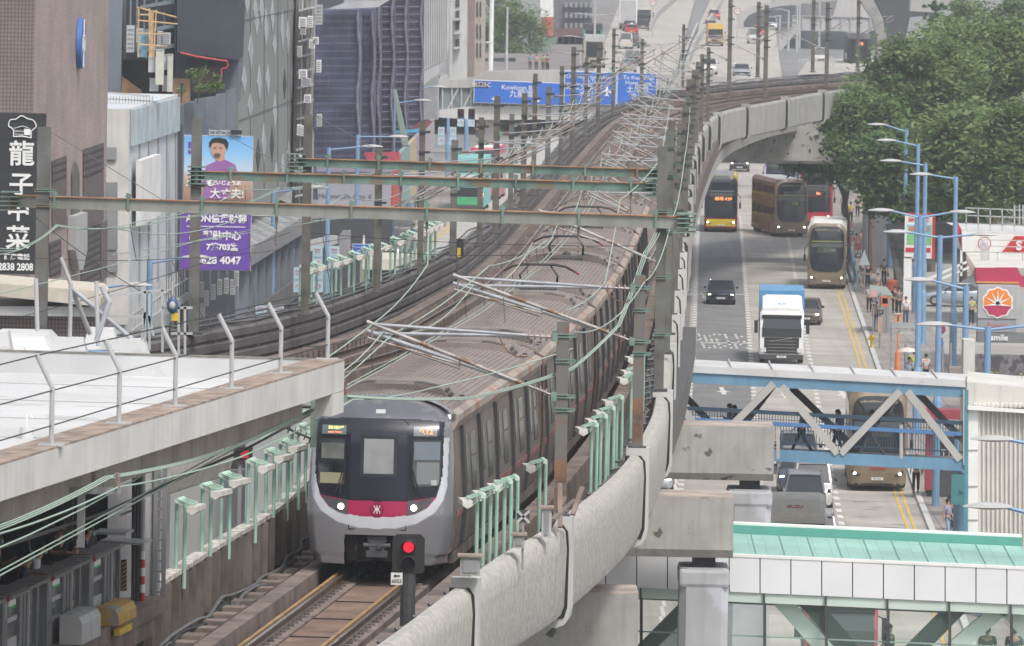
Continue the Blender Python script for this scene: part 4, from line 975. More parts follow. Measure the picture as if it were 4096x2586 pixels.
for y, (h, w, m, lab) in LM.items():
 mast(lpos(y, .15 if y == 231 else .55), h, w, m, lab, kind='h', clamps=(4.3, 4.7), grp=g1)
for i, y in enumerate((256, 268, 280, 291, 302, 314, 327, 340, 358, 378, 400, 425, 450, 480, 515, 545)):
 n_ = ['first', 'second', 'third', 'fourth', 'fifth', 'sixth', 'seventh', 'eighth', 'ninth', 'tenth', 'eleventh', 'twelfth', 'thirteenth', 'fourteenth', 'fifteenth', 'sixteenth', 'seventeenth', 'eighteenth', 'nineteenth', 'twentieth'][i]
 mast(lpos(y), (4.7, 5.2, 4.2)[i % 3], .2, ('rust', 'rust', 'dmast')[i % 3], 'slim railway mast, %s of the left row beyond the three beam masts' % n_, arm=1, arms=2 if i in (0, 3, 6) else 1, reach=2.4, kind='h' if i % 2 else 'box')
for px, py, h, n_ in ((2915, 400, 6.4, 'left'), (3060, 395, 6.0, 'second'), (3305, 350, 5.8, 'right')):
 p = G(px, py, 12.7); mast(p, h, .24, 'rust', 'mast on the far concrete parapet, %s of three before the trees' % n_, arm=-1, reach=3.2, kind='box', grp=g1)
for px, py, h, n_ in ((3250, 290, 6.4, 'left'), (3430, 272, 6.2, 'right'), (3030, 310, 5.4, 'lone middle')):
 p = G(px, py, 12.7); mast(p, h, .24, 'rust', 'far mast on the back parapet below the girder bridge, %s one' % n_, arm=1, reach=2.6, kind='box', grp=g1)
# cross beams
def xbeam(a, b, dep, w, m, label, ncl, top='rustflange'):
 a, b = Vector(a), Vector(b); t = empty('cross_beam', (a + b) / 2, label, 'beam', 'cross beams over the tracks'); o = t.location.copy(); a -= o; b -= o; t_ = (b - a).normalized()
 MB().bar(a, b, w, dep).build('beam', M[m], t)
 MB().bar(a + V(0, 0, dep / 2 + .015), b + V(0, 0, dep / 2 + .015), w + .1, .03).build('top_flange', M[top], t)
 mb = MB().bar(a - V(0, 0, dep / 2 + .015), b - V(0, 0, dep / 2 + .015), w + .06, .03); mb.build('bottom_flange', M[m], t)
 for k in range(ncl):
  p = a.lerp(b, (k + .6) / ncl); mb = MB().box(p, (.06, w + .14, dep + .12)); mb.box(p + V(0, 0, dep / 2 + .1), (.14, .08, .12), ry=.4)
  mb.build('clamp', M['green'], t)
  if k % 2 == 1 and 1 < k:
   mb = MB(); q = p - V(0, 0, dep / 2); mb.tube(q, q - V(0, 0, .25), .04); insul(mb, q - V(0, 0, .2), q - V(0, 0, .85), .04, 6); mb.build('drop_insulator', M['insul'], t)
 for p in (a, b):
  mb = MB()
  for z in (-.2, -.1, 0, .1, .2): mb.box(p + V(.0, -.06, z * 1.2), (.52, w + .4, .03))
  mb.box(p + V(0, -.25, 0), (.1, .06, .5)); mb.build('end_clamp', M['green'], t)
 return t
q = ppos(211); xb1 = xbeam(V(-13.4, 216.3, 17.15), V(4.75, 210.6, 17.12), .27, .22, 'beamg', 'long grey cross beam nearest the camera, spanning both tracks', 9)
xbeam(V(-8.95, 231, 17.4), V(4.2, 227.8, 17.4), .2, .18, 'green', 'middle cross beam with flaking green paint', 8)
xbeam(V(-6.35, 242, 17.45), V(4.5, 237.8, 17.45), .2, .18, 'green', 'farthest cross beam, green with a rusty brown section', 7)
# wires
def wire(pts, r, name, label, m='wire', sag=0, grp='overhead wires', cat='wire'):
 r = r * .72 if r > .0135 else r
 P = []
 for a, b in zip(pts, pts[1:]):
  n = 8
  for k in range(n): t = k / n; P.append(a.lerp(b, t) - V(0, 0, sag * 4 * t * (1 - t)))
 P.append(Vector(pts[-1])); o = MB().ring(P, r, 5).build(name, M[m])
 return tag(o, label, cat, grp)
def along(ct, ys, z, dx=0):
 out = []
 for y in ys:
  p, t = atY(ct, y); out.append(V(p.x + dx * t.y, p.y - dx * t.x, ZR + z))
 return out
yr = [102, 147, 168, 189, 211, 228, 249, 264, 279, 292, 305, 316, 330, 345, 360, 380, 400, 420, 440, 460, 480]
Pm = along(ctR, yr, 5.0, -.15); wire(Pm, .02, 'messenger_wire', 'sagging pale green messenger wire above the train', sag=.45)
Pc = along(ctR, yr, 4.3, -.1); wire(Pc, .016, 'contact_wire', 'contact wire directly over the train roof'); wire(along(ctR, yr, 4.3, .02), .016, 'contact_wire', 'twin contact wire beside the first over the train roof')
mb = MB()
for a, b, c, d_ in zip(Pm, Pm[1:], Pc, Pc[1:]):
 for k in (1, 3, 5, 7):
  t = k / 8; mb.tube(a.lerp(b, t) - V(0, 0, .45 * 4 * t * (1 - t)), c.lerp(d_, t), .008, 4)
tag(mb.build('dropper_wires', M['wired']), 'thin dropper wires hanging between the train messenger and contact wires', 'wire', 'overhead wires')
yl = [215, 231, 242, 256, 268, 280, 291, 302, 314, 327, 340, 355, 370, 388, 406, 425, 445, 465, 485]
Lm = along(ctL, yl, 5.0, .1); wire(Lm, .02, 'messenger_wire', 'sagging messenger wire over the empty left track', sag=.4); Lc = along(ctL, yl, 4.3); wire(Lc, .016, 'contact_wire', 'contact wire over the empty left track')
# extra overlap wires lower left: from the roof over the front
wire([D(0, 2135, 110), D(470, 1950, 125), D(960, 1830, 136), D(1410, 1600, 149), D(1720, 1610 - 55, 160), D(2290, 1395, 169)], .022, 'feeder_wire', 'lower pale green feeder wire crossing in front of the white fascia', sag=.05)
for k in range(3):
 wire([D(-10, 2105 + 9 * k, 111), D(418 + 10 * k, 1908 + 3 * k, 125), D(900, 1800 + 4 * k, 136), D(1350 + 6 * k, 1580 + 3 * k, 148.5), D(1880, 1590 + 4 * k, 160), D(2290, 1470 + 5 * k, 170), D(2470 + 6 * k, 1300, 182), D(2575 + 8 * k, 1010, 204), D(2620 + 10 * k, 930, 211)], .013, 'feeder_wire', '%s of three parallel pale green feeder cables sweeping past the train' % ('left', 'middle', 'right')[k], sag=.04, grp='feeder cables')
wire([D(2270, 1240, 168), D(2420, 1130, 189), D(2480, 800, 222), D(2640, 640, 235), D(2680, 420, 300)], .02, 'feeder_wire', 'pale feeder wire looping from the first rusty mast up past the tall masts', sag=.1)
wire([D(2300, 1330, 168), D(2580, 1125, 189), D(2690, 870, 215), D(2740, 620, 250), D(2760, 430, 330)], .02, 'feeder_wire', 'outer pale wire draped on the right side of the masts', sag=.35)
wire([D(0, 1018, 196), D(230, 905, 213), D(560, 885, 222), D(980, 760, 236), D(1400, 700, 262), D(1900, 610, 330)], .02, 'feeder_wire', 'upper pale wire running left past the black sign mast', sag=.15)
for k in range(2): wire([D(0, 995 + 10 * k, 196), D(225, 900 + 3 * k, 213), D(700, 870 + 4 * k, 226), D(1120, 750 + 6 * k, 242), D(1500, 690, 268)], .016, 'feeder_wire', '%s thin pale wire running left past the billboard' % ('upper', 'lower')[k], sag=.2)
wire([D(0, 1175, 190), D(800, 960, 220), D(1110, 890, 240), D(1480, 860, 262)], .018, 'feeder_wire', 'long pale wire crossing in front of the purple sign', sag=.05)
wire([D(0, 1020, 200), D(700, 1035, 222), D(1320, 965, 250), D(1790, 855, 285)], .014, 'feeder_wire', 'dark slack wire in front of the white facade', 'wired', sag=.1)
wire([D(870, 1690, 150), D(1500, 1290, 168), D(1710, 1060, 189), D(1715, 930, 205)], .02, 'messenger_wire', 'pale wire rising from the white roof corner to the silver arms', sag=.12)
wire([D(1040, 1760, 152), D(1572, 1335, 168), D(1955, 1065, 189), D(2190, 960, 211)], .02, 'messenger_wire', 'second pale wire rising over the train front to the silver arms', sag=.12)
for k in (0, 1): wire([D(-10, 2190 + 8 * k, 118), D(400, 2055 + 7 * k, 128), D(819, 1866 + 6 * k, 138), D(968, 1802 + 6 * k, 142), D(1386, 1580 + 3 * k, 154)], .013, 'contact_wire', '%s black contact wire rising below the white fascia' % ('upper', 'lower')[k], 'wired')
for a, b, l in (((205, 530, 215.5), (690, 825, 214), 'guy wire from the black-sign mast down to the grey beam'), ((808, 485, 231), (1200, 700, 230), 'guy wire from the billboard mast to the middle beam'), ((1252, 458, 242), (1600, 652, 241), 'guy wire from the third left mast to the far green beam'), ((2625, 605, 211), (2100, 905, 213), 'guy wire from the tallest mast down across the green beams'), ((2672, 530, 228), (2240, 720, 229), 'guy wire from the second tall mast down over the empty track')):
 wire([D(*a), D(*b)], .014, 'guy_wire', l, 'cable', grp='guy wires')
wire([D(690, 1050, 200), D(880, 1395, 190)], .015, 'stay_wire', 'dark stay wire slanting above the white roof plinths', 'wired')
wire([D(1280, 870, 226), D(1350, 1340, 222)], .012, 'stay_wire', 'thin dark vertical wire before the dark parapet panel', 'wired')
for a, b in (((1990, 700, 232), (1990, 1300, 181)),): pass
for i, (a, b, Y0, Y1, n_) in enumerate((((0, 1290), (1160, 930), 200, 236, 'from the left edge to the mint lamp stands'), ((60, 800), (560, 1165), 214, 205, 'slanting before the white facade'), ((520, 900), (545, 1040), 214, 212, 'short hanging before the white facade'), ((980, 760), (1050, 1560), 236, 200, 'long steep before the parapet'), ((1400, 990), (2100, 1020), 262, 240, 'level across both tracks'), ((1210, 930), (2560, 985), 250, 222, 'level over the train roofs'), ((1700, 610), (2050, 590), 330, 350, 'short far level beside the blue signs'), ((1990, 700), (2020, 1290), 230, 182, 'upright beside the silver arms'), ((1190, 1385), (1530, 1330), 250, 168, 'low over the empty track'))):
 wire([D(*a, Y0), D(*b, Y1)], .011, 'thin_wire', 'thin dark wire ' + n_, 'wired', sag=.12 if i != 2 else 0)
# jumper loops on the two near masts
for (x0, y0, Y, l) in ((2000, 1350, 168, 'nearest'), (2410, 1130, 189, 'second')):
 wire([D(x0, y0, Y), D(x0 + 40, y0 + 60, Y), D(x0 + 110, y0 + 75, Y - 1)], .02, 'jumper_cable', 'brown jumper loop under the silver arms of the %s rusty mast' % l, 'copper', sag=.06, grp='jumper cables', cat='cable')
# hanging posts at the station roof
for px, pyt, pyb, Y, l, mt in ((1256, 1600, 1790, 147.5, 'at the corner of the white roof', 'green'), (326, 1975, 2190, 125, 'above the platform passengers', 'grey')):
 a, b = D(px, pyt, Y), D(px, pyb, Y); t = empty('drop_post', a, 'steel drop post with insulated arm hanging %s' % l, 'drop post', 'drop posts under the station roof'); d = b - a; d.x = 0
 MB().bar((0, 0, .05), d, .12, .12).build('post', M[mt], t)
 mb = MB().bb(-.6, .62, -.06, .06, -.0, .1); mb.build('crossarm', M[mt], t)
 mb = MB()
 for x in (.2, .55): insul(mb, V(x, 0, .1), V(x, 0, .34), .035, 6)
 mb.build('insulator', FM(.16, .06, .055) if mt == 'green' else M['insul'], t)
 mb = MB(); q = d + V(0, 0, .14); insul(mb, q, q + V(-.6, 0, .25), .05, 6); mb.tube(q + V(-.55, 0, .22), q + V(-2.1, 0, .85), .035); mb.tube(q + V(0, 0, .6), q + V(-1.5, .0, .62), .03); mb.tube(q + V(-.9, 0, .35), q + V(-2.0, 0, .22), .025); mb.build('arm', M['wired'], t)
# ---- floodlight posts
def light_proto(label):
 t = empty('lamp_stand', (0, 0, 0), label, 'light', 'mint green lamp stands')
 mb = MB().tube((-.07, -.05, -.35), (-.07, -.05, 1.32), .04, 8); mb.build('post', M['mint'], t)
 mb = MB().tube((.07, .07, -.35), (.07, .07, 1.32), .04, 8); mb.build('post', M['mint'], t)
 mb = MB().tube((-.02, -.28, 1.36), (-.02, .3, 1.36), .055, 8); mb.build('head_tube', mat('pale_mint', (.5, .66, .55), .5, var=.15, scale=3) if 'pm' not in M else M['pm'], t)
 mb = MB()
 for y in (-.28, -.1, .1, .3): mb.tube((0, y, 1.38), (.26, y, 1.30), .014, 5)
 mb.tube((.26, -.28, 1.30), (.26, .3, 1.30), .014, 5); mb.tube((0, -.28, 1.3), (.24, -.1, 1.12), .012, 5); mb.tube((0, .1, 1.3), (.24, .28, 1.12), .012, 5); mb.build('bracket', M['mint'], t)
 mb = MB(); mb.loft([[V(.3 + a, y, 1.2 + b) for a, b in ((-.1, -.03), (0, -.09), (.1, -.03), (.1, .07), (-.1, .07))] for y in (-.45, .45)]); mb.build('fitting', M['cream'], t)
 return t
lp0 = light_proto('')
used = [False]
def place_light(p, rz, label, mirror=False):
 if not used[0]: o = lp0; used[0] = True; o['label'] = label
 else: o = copy_tree(lp0, label=label)
 o.location = p; o.rotation_euler = (0, 0, rz + (math.pi if mirror else 0))
ords = ['first', 'second', 'third', 'fourth', 'fifth', 'sixth', 'seventh', 'eighth', 'ninth', 'tenth']
for i, px in enumerate((713, 820, 912, 1000, 1078, 1128, 1176, 1212)):
 p = findX(wlp, px); q = findX(wlp, px + 20); d = q - p; place_light(p + V(-.02, 0, .05), math.atan2(-d.x, d.y) - .15, 'lamp stand on the wall left of the train front, %s counting from the platform' % ords[i])
for i, px in enumerate((1222, 1277, 1328, 1374, 1425, 1470, 1500, 1528)):
 p = findX(PLn, px); q = findX(PLn, px + 25); d = q - p; place_light(p + V(-.15, 0, .0), math.atan2(-d.x, d.y), 'lamp stand in the lower group on the dark left parapet, %s from the left' % ords[i])
for i, px in enumerate((1590, 1622, 1655, 1683, 1702, 1722, 1744)):
 p = findX(PLn, px); q = findX(PLn, px + 25); d = q - p; place_light(p + V(-.15, 0, .0), math.atan2(-d.x, d.y), 'lamp stand in the upper group on the dark left parapet, %s from the left' % ords[i])
for i, (px, n_) in enumerate(zip((1925, 1962, 2022, 2052, 2160, 2372, 2412, 2445, 2478, 2535, 2548, 2562), ('first from the signal', 'second from the signal', 'third from the signal', 'fourth from the signal', 'just left of the nearest rusty mast', 'first right of the nearest rusty mast', 'second right of the nearest rusty mast', 'third right of the nearest rusty mast', 'fourth right of the nearest rusty mast', 'just left of the second rusty mast', 'overlapping the second rusty mast', 'just behind the second rusty mast'))):
 ins = offs([p for p in prp if p.y < 215], -.5); p = findX(ins, px); place_light(p + V(0, 0, -.15), .1, 'lamp stand inside the right parapet, %s' % n_, True)
# ---- signals and small kit
def signal(p, label):
 t = empty('railway_signal', p, label, 'signal')
 mb = MB().tube((0, 0, -1.6), (0, 0, 0), .14, 12); mb.build('post', M['dark'], t)
 pr = [(-.26, 0), (.26, 0), (.3, .04), (.3, .66), (.22, .74), (-.22, .74), (-.3, .66), (-.3, .04)]
 MB().poly([(x, -.12, z) for x, z in pr], (0, .1, 0)).build('backboard', M['black'], t)
 for z, m, nm in ((.5, mat('lit_red_lens', (.4, .01, .02), .3, emit=(1, .02, .05), es=.7, var=0), 'red_lens'), (.2, FM(.02, .02, .03, .2), 'dark_lens')):
  MB().tube((0, -.12, z), (0, -.2, z), .1, 16).build(nm, m, t)
  mb = MB(); n = 14
  for k in range(n):
   a0, a1 = -.4 + k * (math.pi + .8) / n, -.4 + (k + 1) * (math.pi + .8) / n
   mb.quad(*[V(.13 * math.cos(a), y, z + .13 * math.sin(a)) for a, y in ((a0, -.12), (a1, -.12), (a1, -.34), (a0, -.34))])
  mb.build('hood', M['dark'], t)
 return t
sp = D(1633, 2292, 152); t = signal(sp, 'railway signal showing red in front of the train'); t.scale = (1.02, 1, 1.0)
mb = MB().bb(-.11, .11, -.02, .0, -.17, .06); pl = mb.build('number_plate', M['plate']); c = D(1587, 2304, 151.8); pl.location = c; tag(pl, 'small white plate with arrow and number 6052 beside the red signal', 'sign')
text('6052', .095, face((0, -.026, -.1)), M['black'], pl); MB().poly([(-.06, -.03, 0), (-.02, -.03, .035), (-.02, -.03, .012), (.06, -.03, .012), (.06, -.03, -.012), (-.02, -.03, -.012), (-.02, -.03, -.035)], (0, .004, 0)).build('arrow', M['black'], pl)
p = findX(PLn, 1820); t = empty('railway_signal', D(1824, 1030, p.y), 'back of a black signal box with yellow unit on the left parapet', 'signal'); k = p.y / F
mb = MB().poly([(x * k, 0, z * k) for x, z in ((-30, 5), (30, 5), (30, 62), (22, 74), (-22, 74), (-30, 62))], (0, .12, 0)); mb.build('backboard', M['black'], t); MB().bb(4 * k, 18 * k, -.06, 0, 2 * k, 38 * k).build('yellow_unit', M['yellow'], t); MB().bb(-.05, .05, 0, .1, -.9, .1).build('post', M['dark'], t)
def marker_x(px, py, Y, label):
 t = empty('marker_sign', D(px, py, Y), label, 'marker'); t.scale = (.75,) * 3
 MB().bb(-.03, .03, 0, .05, -1.4, 0).build('post', M['grey'], t)
 for s in (1, -1): MB().bar((-.17 * s, -.03, -.14), (.17 * s, -.03, .18), .02, .07).build('cross_arm', M['lgrey'], t)
 MB().bb(-.17, .17, -.01, .0, -.14, .2).build('panel', M['dark'], t)
marker_x(2093, 2070, 160, 'white X marker on a grey post inside the right parapet')
def cabinet(px, py, Y, w, h, label, m='lgrey'):
 t = empty('trackside_cabinet', D(px, py, Y), label, 'cabinet'); MB().bb(-w / 2, w / 2, -.2, .2, 0, h).build('case', M[m], t); MB().bb(-w / 2 - .05, w / 2 + .05, -.25, .25, h, h + .04).build('lid', M['stain'], t); MB().bb(-w / 2 + .05, w / 2 - .05, -.22, -.2, .06, h - .06).build('door', M['grey'], t)
cabinet(2185, 2150, 164, .2, .6, 'grey trackside cabinet left of the nearest rusty mast'); cabinet(1880, 2300, 152, .38, .35, 'grey junction cabinet right of the train front', 'beamg'); cabinet(2075, 2190, 160, .22, .25, 'small pale box by the X marker', 'beamg')
mb = MB()
for a, b in (((2190, 2130), (2260, 1990)), ((2240, 2110), (2240, 1935)), ((2210, 2080), (2300, 2000)), ((2290, 2060), (2330, 1950))): mb.bar(D(*a, 166), D(*b, 167), .1, .04)
tag(mb.build('scrap_timber', M['brown2']), 'broken brown timber scraps heaped behind the nearest rusty mast', 'timber')
t = empty('red_lamp', D(972, 1838, 170), 'red lamp under a black hood on a grey post left of the lamp stands', 'lamp'); MB().bb(-.18, .2, -.1, .1, 0, .26).build('hood', M['black'], t); MB().bb(-.05, .12, -.12, -.1, .03, .2).build('lens', M['red'], t); MB().bb(-.1, -.02, 0, .06, -2.8, 0).build('post', M['grey'], t); MB().bb(.08, .11, 0, .03, -2.4, 0).build('cable', M['black'], t)
# ================================================================== PEOPLE
def skin_mesh(name, verts, edges, rad, m, parent=None, sub=1):
 me = bpy.data.meshes.new(name); me.from_pydata([tuple(v) for v in verts], edges, []); o = bpy.data.objects.new(name, me); COL.objects.link(o)
 s = o.modifiers.new('s', 'SKIN'); s.use_smooth_shade = True
 for i, r in enumerate(rad): me.skin_vertices[0].data[i].radius = r if isinstance(r, tuple) else (r, r)
 me.skin_vertices[0].data[0].use_root = True
 if sub: u = o.modifiers.new('u', 'SUBSURF'); u.levels = sub; u.render_levels = sub
 dg = bpy.context.evaluated_depsgraph_get(); dg.update(); nm = bpy.data.meshes.new_from_object(o.evaluated_get(dg)); bpy.data.objects.remove(o)
 nm.name = name; nm.materials.clear(); nm.materials.append(m); o = bpy.data.objects.new(name, nm); COL.objects.link(o)
 if parent: o.parent = parent
 return o
def person(p, label, rz=0, h=1.68, shirt=(.05, .05, .06), trousers=(.04, .045, .06), stride=.25, arms='down', lean=0., bare_arms=True, bare_legs=False, hair='short', mask=False, bag=None, group=None, detail=False, sit=False, headturn=0.):
 """front of the body faces -Y before rz"""
 t = empty('person', p, label, 'person', group, rz=rz); k = h / 1.7; L = lambda x, y, z: V(x, y - lean * max(0, z - .9), z) * k
 st = stride / 2
 pel = L(0, 0, .95); wa = L(0, 0, 1.1); ch = L(0, 0, 1.32); nk = L(0, 0, 1.46); hb = L(0, -.015 - lean * .1, 1.53); ht = L(0, -.02 - lean * .15, 1.66)
 V_ = [pel, wa, ch, nk, hb, ht]; E_ = [(0, 1), (1, 2), (2, 3), (3, 4), (4, 5)]; R_ = [(.145, .105), (.125, .09), (.155, .1), .05, (.07, .085), (.068, .08)]
 legs = []
 for s, q in ((-1, -st), (1, st)):
  b = len(V_); hip = L(s * .085, 0, .9); kn = L(s * .1, q * .45 - .03, .5); an = L(s * .1, q + (.06 if q > 0 else 0), .09); to = L(s * .11, q - .13 + (.06 if q > 0 else 0), .03); he = L(s * .1, q + .04 + (.06 if q > 0 else 0), .05)
  V_ += [hip, kn, an, to]; E_ += [(0, b), (b, b + 1), (b + 1, b + 2), (b + 2, b + 3)]; R_ += [.085, .055, .038, (.035, .03)]; legs.append((hip, kn, an, to))
 armsL = []
 for s in (-1, 1):
  b = len(V_); sh = L(s * .185, 0, 1.39)
  if arms == 'down': el, wr = L(s * .23, .03 - s * st * .4, 1.12), L(s * .24, -.06 - s * st * .9, .87)
  elif arms == 'phone': el, wr = L(s * .22, -.04, 1.13), L(s * .1, -.24, 1.2)
  elif arms == 'rail': el, wr = L(s * .25, -.2, 1.2), L(s * .1, -.4, 1.22)
  elif arms == 'one': el, wr = (L(s * .22, -.05, 1.12), L(s * .12, -.25, 1.25)) if s > 0 else (L(s * .23, .03, 1.12), L(s * .24, -.05, .87))
  elif arms == 'carry': el, wr = L(s * .24, .02, 1.12), L(s * .22, -.18, 1.0)
  dd = (wr - el).normalized(); hd = wr + dd * .06 * k; V_ += [sh, el, wr, hd]; E_ += [(2, b), (b, b + 1), (b + 1, b + 2), (b + 2, b + 3)]; R_ += [.055, .04, .027, (.035, .018)]
  if detail:
   side = dd.cross(V(0, 0, 1)); side = side.normalized() if side.length > .1 else V(1, 0, 0)
   for f in range(4):
    c = len(V_); o_ = side * (.024 * (f - 1.5)) * k; ln = (.055, .065, .062, .048)[f] * k
    V_ += [hd + o_ + dd * .012, hd + o_ + dd * ln * .6 + V(0, 0, -.01), hd + o_ * 1.05 + dd * ln + V(0, 0, -.03)]; E_ += [(b + 3, c), (c, c + 1), (c + 1, c + 2)]; R_ += [.0095, .009, .008]
   c = len(V_); V_ += [wr + dd * .03 - side * .035 * s, wr + dd * .075 - side * .05 * s]; E_ += [(b + 2, c), (c, c + 1)]; R_ += [.011, .009]
  armsL.append((sh, el, wr))
 V_ = [q for q in V_]; skin_mesh('body', V_, E_, [tuple(x * k for x in r) if isinstance(r, tuple) else r * k for r in R_], M['skin'], t)
 # clothes: shells round the same bones
 cv = [wa.lerp(pel, .55), wa, ch, nk - V(0, 0, .035) * k]; ce = [(0, 1), (1, 2), (2, 3)]; cr = [(.165, .12), (.15, .112), (.172, .118), (.07, .07)]
 for sh, el, wr in armsL:
  b = len(cv); cv += [sh, el.lerp(sh, .25) if bare_arms else el]; ce += [(2, b), (b, b + 1)]; cr += [.07, .058]
  if not bare_arms: cv.append(wr); ce.append((b + 1, b + 2)); cr.append(.042)
 skin_mesh('shirt', cv, ce, [tuple(x * k for x in r) if isinstance(r, tuple) else r * k for r in cr], FM(*shirt, .8), t)
 cv = [pel + V(0, 0, .06) * k]; ce = []; cr = [(.158, .118)]
 for hip, kn, an, to in legs:
  b = len(cv); cv += [hip, kn] if not bare_legs else [hip, hip.lerp(kn, .75)]; ce += [(0, b), (b, b + 1)]; cr += [.1, .072]
  if not bare_legs: cv.append(an + V(0, 0, .02)); ce.append((b + 1, b + 2)); cr.append(.056)
 skin_mesh('trousers', cv, ce, [tuple(x * k for x in r) if isinstance(r, tuple) else r * k for r in cr], FM(*trousers, .8), t)
 for hip, kn, an, to in legs: MB().ball((an + to) / 2 + V(0, .01, -.005), (.05 * k, .13 * k, .045 * k), 8, 5).build('shoe', M['black'], t, smooth=True)
 hc = (hb + ht) / 2 + V(0, .018, .03) * k
 mb = MB()
 mb.ball(hc, (.094 * k, .108 * k, .115 * k), 12, 8); mb.v = [(x, y if z > hc.z - .01 or y > hc.y - .02 else hc.y + .02, z) if y < hc.y - .03 and z < hc.z + .05 else (x, y, z) for x, y, z in mb.v]
 if hair == 'long': mb.ball(hc + V(0, .05, -.1) * k, (.085 * k, .05 * k, .14 * k), 8, 6)
 if hair == 'tail': mb.ball(hc + V(0, .1, -.07) * k, (.03 * k, .03 * k, .1 * k), 8, 6)
 if hair: mb.build('hair', M['hair'], t, smooth=True)
 fc = (hb + ht) / 2 + V(0, -.07, .0) * k
 if detail or mask:
  MB().ball(fc + V(0, -.012, -.045) * k, (.055 * k, .03 * k, .042 * k), 10, 6).build('face_mask' if mask else 'chin', M['mask'] if mask else M['skin'], t, smooth=True)
  mb = MB(); mb.ball(fc + V(.03, -.012, .02) * k, .009 * k, 6, 4); mb.ball(fc + V(-.03, -.012, .02) * k, .009 * k, 6, 4); mb.build('eyes', M['black'], t)
  MB().ball(fc + V(0, -.022, 0) * k, (.012 * k, .016 * k, .025 * k), 6, 5).build('nose', M['skin'], t, smooth=True)
  mb = MB(); mb.ball((hb + ht) / 2 + V(.085, .0, 0) * k, (.012, .02, .03), 6, 5); mb.ball((hb + ht) / 2 + V(-.085, .0, 0) * k, (.012, .02, .03), 6, 5); mb.build('ears', M['skin'], t)
 if bag == 'back': MB().box(L(0, .17, 1.22), (.28 * k, .16 * k, .4 * k)).build('backpack', M['dark'], t, bevel=.03)
 if bag == 'hand': MB().box(L(.27, -.02, .68), (.12 * k, .28 * k, .3 * k)).build('bag', M['dark'], t, bevel=.02)
 if arms in ('phone', 'one'): MB().box(armsL[1][2] + V(-.0, -.05, .07) * k, (.075 * k, .012 * k, .15 * k), rx=.4).build('phone', M['dark'], t)
 return t
# ================================================================== STATION
ZS = 17.2
st = empty('station_building', (-8, 140, 0), 'elevated station end with white coated flat roof and brown-topped fascia', 'station'); so_ = st.location.copy()
def stb(mb, name, m, **k): return rel(mb, so_).build(name, m, st, **k)
def sg(px, py, dz=0): return G(px, py, ZS + dz)
e0, e1 = sg(-500, 2010), sg(1378, 1441)      # outer top edge of the fascia
ed = (e1 - e0).normalized(); en = V(-ed.y, ed.x, 0)  # en points left/back
e0 = e1 - ed * 60
b1 = e1 + en * 30
w_ = .62
roof_in0, roof_in1 = e0 + en * w_, e1 + en * w_ - ed * .35
mb = MB().poly([roof_in0 + V(0, 0, -.38), roof_in1 + V(0, 0, -.38), roof_in1 + en * 29 + V(0, 0, -.38), roof_in0 + en * 29 + V(0, 0, -.38)], (0, 0, -.3)); stb(mb, 'flat_roof', M['roofw'])
def wallbar(a, b, inn, z0, z1, name, m):
 mb = MB().poly([a, b, b + inn, a + inn], (0, 0, 0)); mb = MB(); P = [a, b, b + inn, a + inn]
 mb.loft([[p + V(0, 0, z0) for p in P], [p + V(0, 0, z1) for p in P]]); return stb(mb, name, m)
wallbar(e0, e1, en * w_, -.55, -.02, 'fascia', M['fascia']); wallbar(e0, e1, en * w_, -.018, .015, 'fascia_top', M['stain'])
wallbar(e1 - ed * .35 + en * w_, b1 - ed * .35, ed * .35, -.55, .0, 'rear_parapet', M['roofw']); wallbar(e1 - ed * .36 + en * w_, b1 - ed * .36, ed * .37, .0, .02, 'rear_parapet_top', mat('mossy_edge', (.2, .19, .17), .95, var=.3, scale=5))
# fascia step under: recessed soffit edge
wallbar(e0 + en * .5, e1 + en * .5 - ed * 1.4, en * 1.2, -1.05, -.56, 'soffit_edge', mat('stained_soffit', (.34, .3, .26), .9, var=.12, scale=1, streak=.4)); wallbar(e1 - ed * 1.2, e1, en * .3, -.95, -.56, 'corner_drop', M['fascia'])
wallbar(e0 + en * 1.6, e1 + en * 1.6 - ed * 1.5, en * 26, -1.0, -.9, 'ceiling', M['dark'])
rs_ = FM(.42, .42, .41)
for k in range(9): q_ = roof_in1 - ed * (3 + k * 4.5); mb = MB().poly([q_ + V(0, 0, -.375), q_ - ed * .05 + V(0, 0, -.375), q_ - ed * .05 + en * 24 + V(0, 0, -.375), q_ + en * 24 + V(0, 0, -.375)], (0, 0, .006)); stb(mb, 'roof_seam', rs_)
# roof fence posts: bent stanchions with wires
fence_posts = []
def stanchion(base, h, bend, m, label, lean_dir, plate=True):
 t = empty('roof_stanchion', base, label, 'post', 'roof edge stanchions')
 a = V(0, 0, 0); b = V(0, 0, h * .66); c = b + V(lean_dir * bend, 0, h * .36)
 MB().ring([a, b, c], .04, 10).build('post', m, t)
 if plate: MB().bb(-.2, .2, -.15, .15, 0, .03).build('base_plate', M['lgrey'], t)
 return [base + a.lerp(b, .35), base + a.lerp(b, .95), base + c]
tops = []
for i, (px, py, h) in enumerate(((205, 1785, 1.35), (475, 1697, 1.3), (700, 1628, 1.28), (925, 1557, 1.25), (1122, 1496, 1.22), (1310, 1440, 1.2))):
 fence_posts.append(stanchion(sg(px, py), h, -.24, M['lgrey'], 'bent grey post on the brown roof edge, %s from the left' % ords[i], 1))
for k in range(3):
 P = [fence_posts[0][k] - ed * 12 + V(0, 0, 0)] + [f[k] for f in fence_posts]
 wire(P, .012, 'fence_wire', '%s fence wire strung between the bent roof posts' % ('lower', 'middle', 'upper')[k], 'wired', grp='roof fence wires')
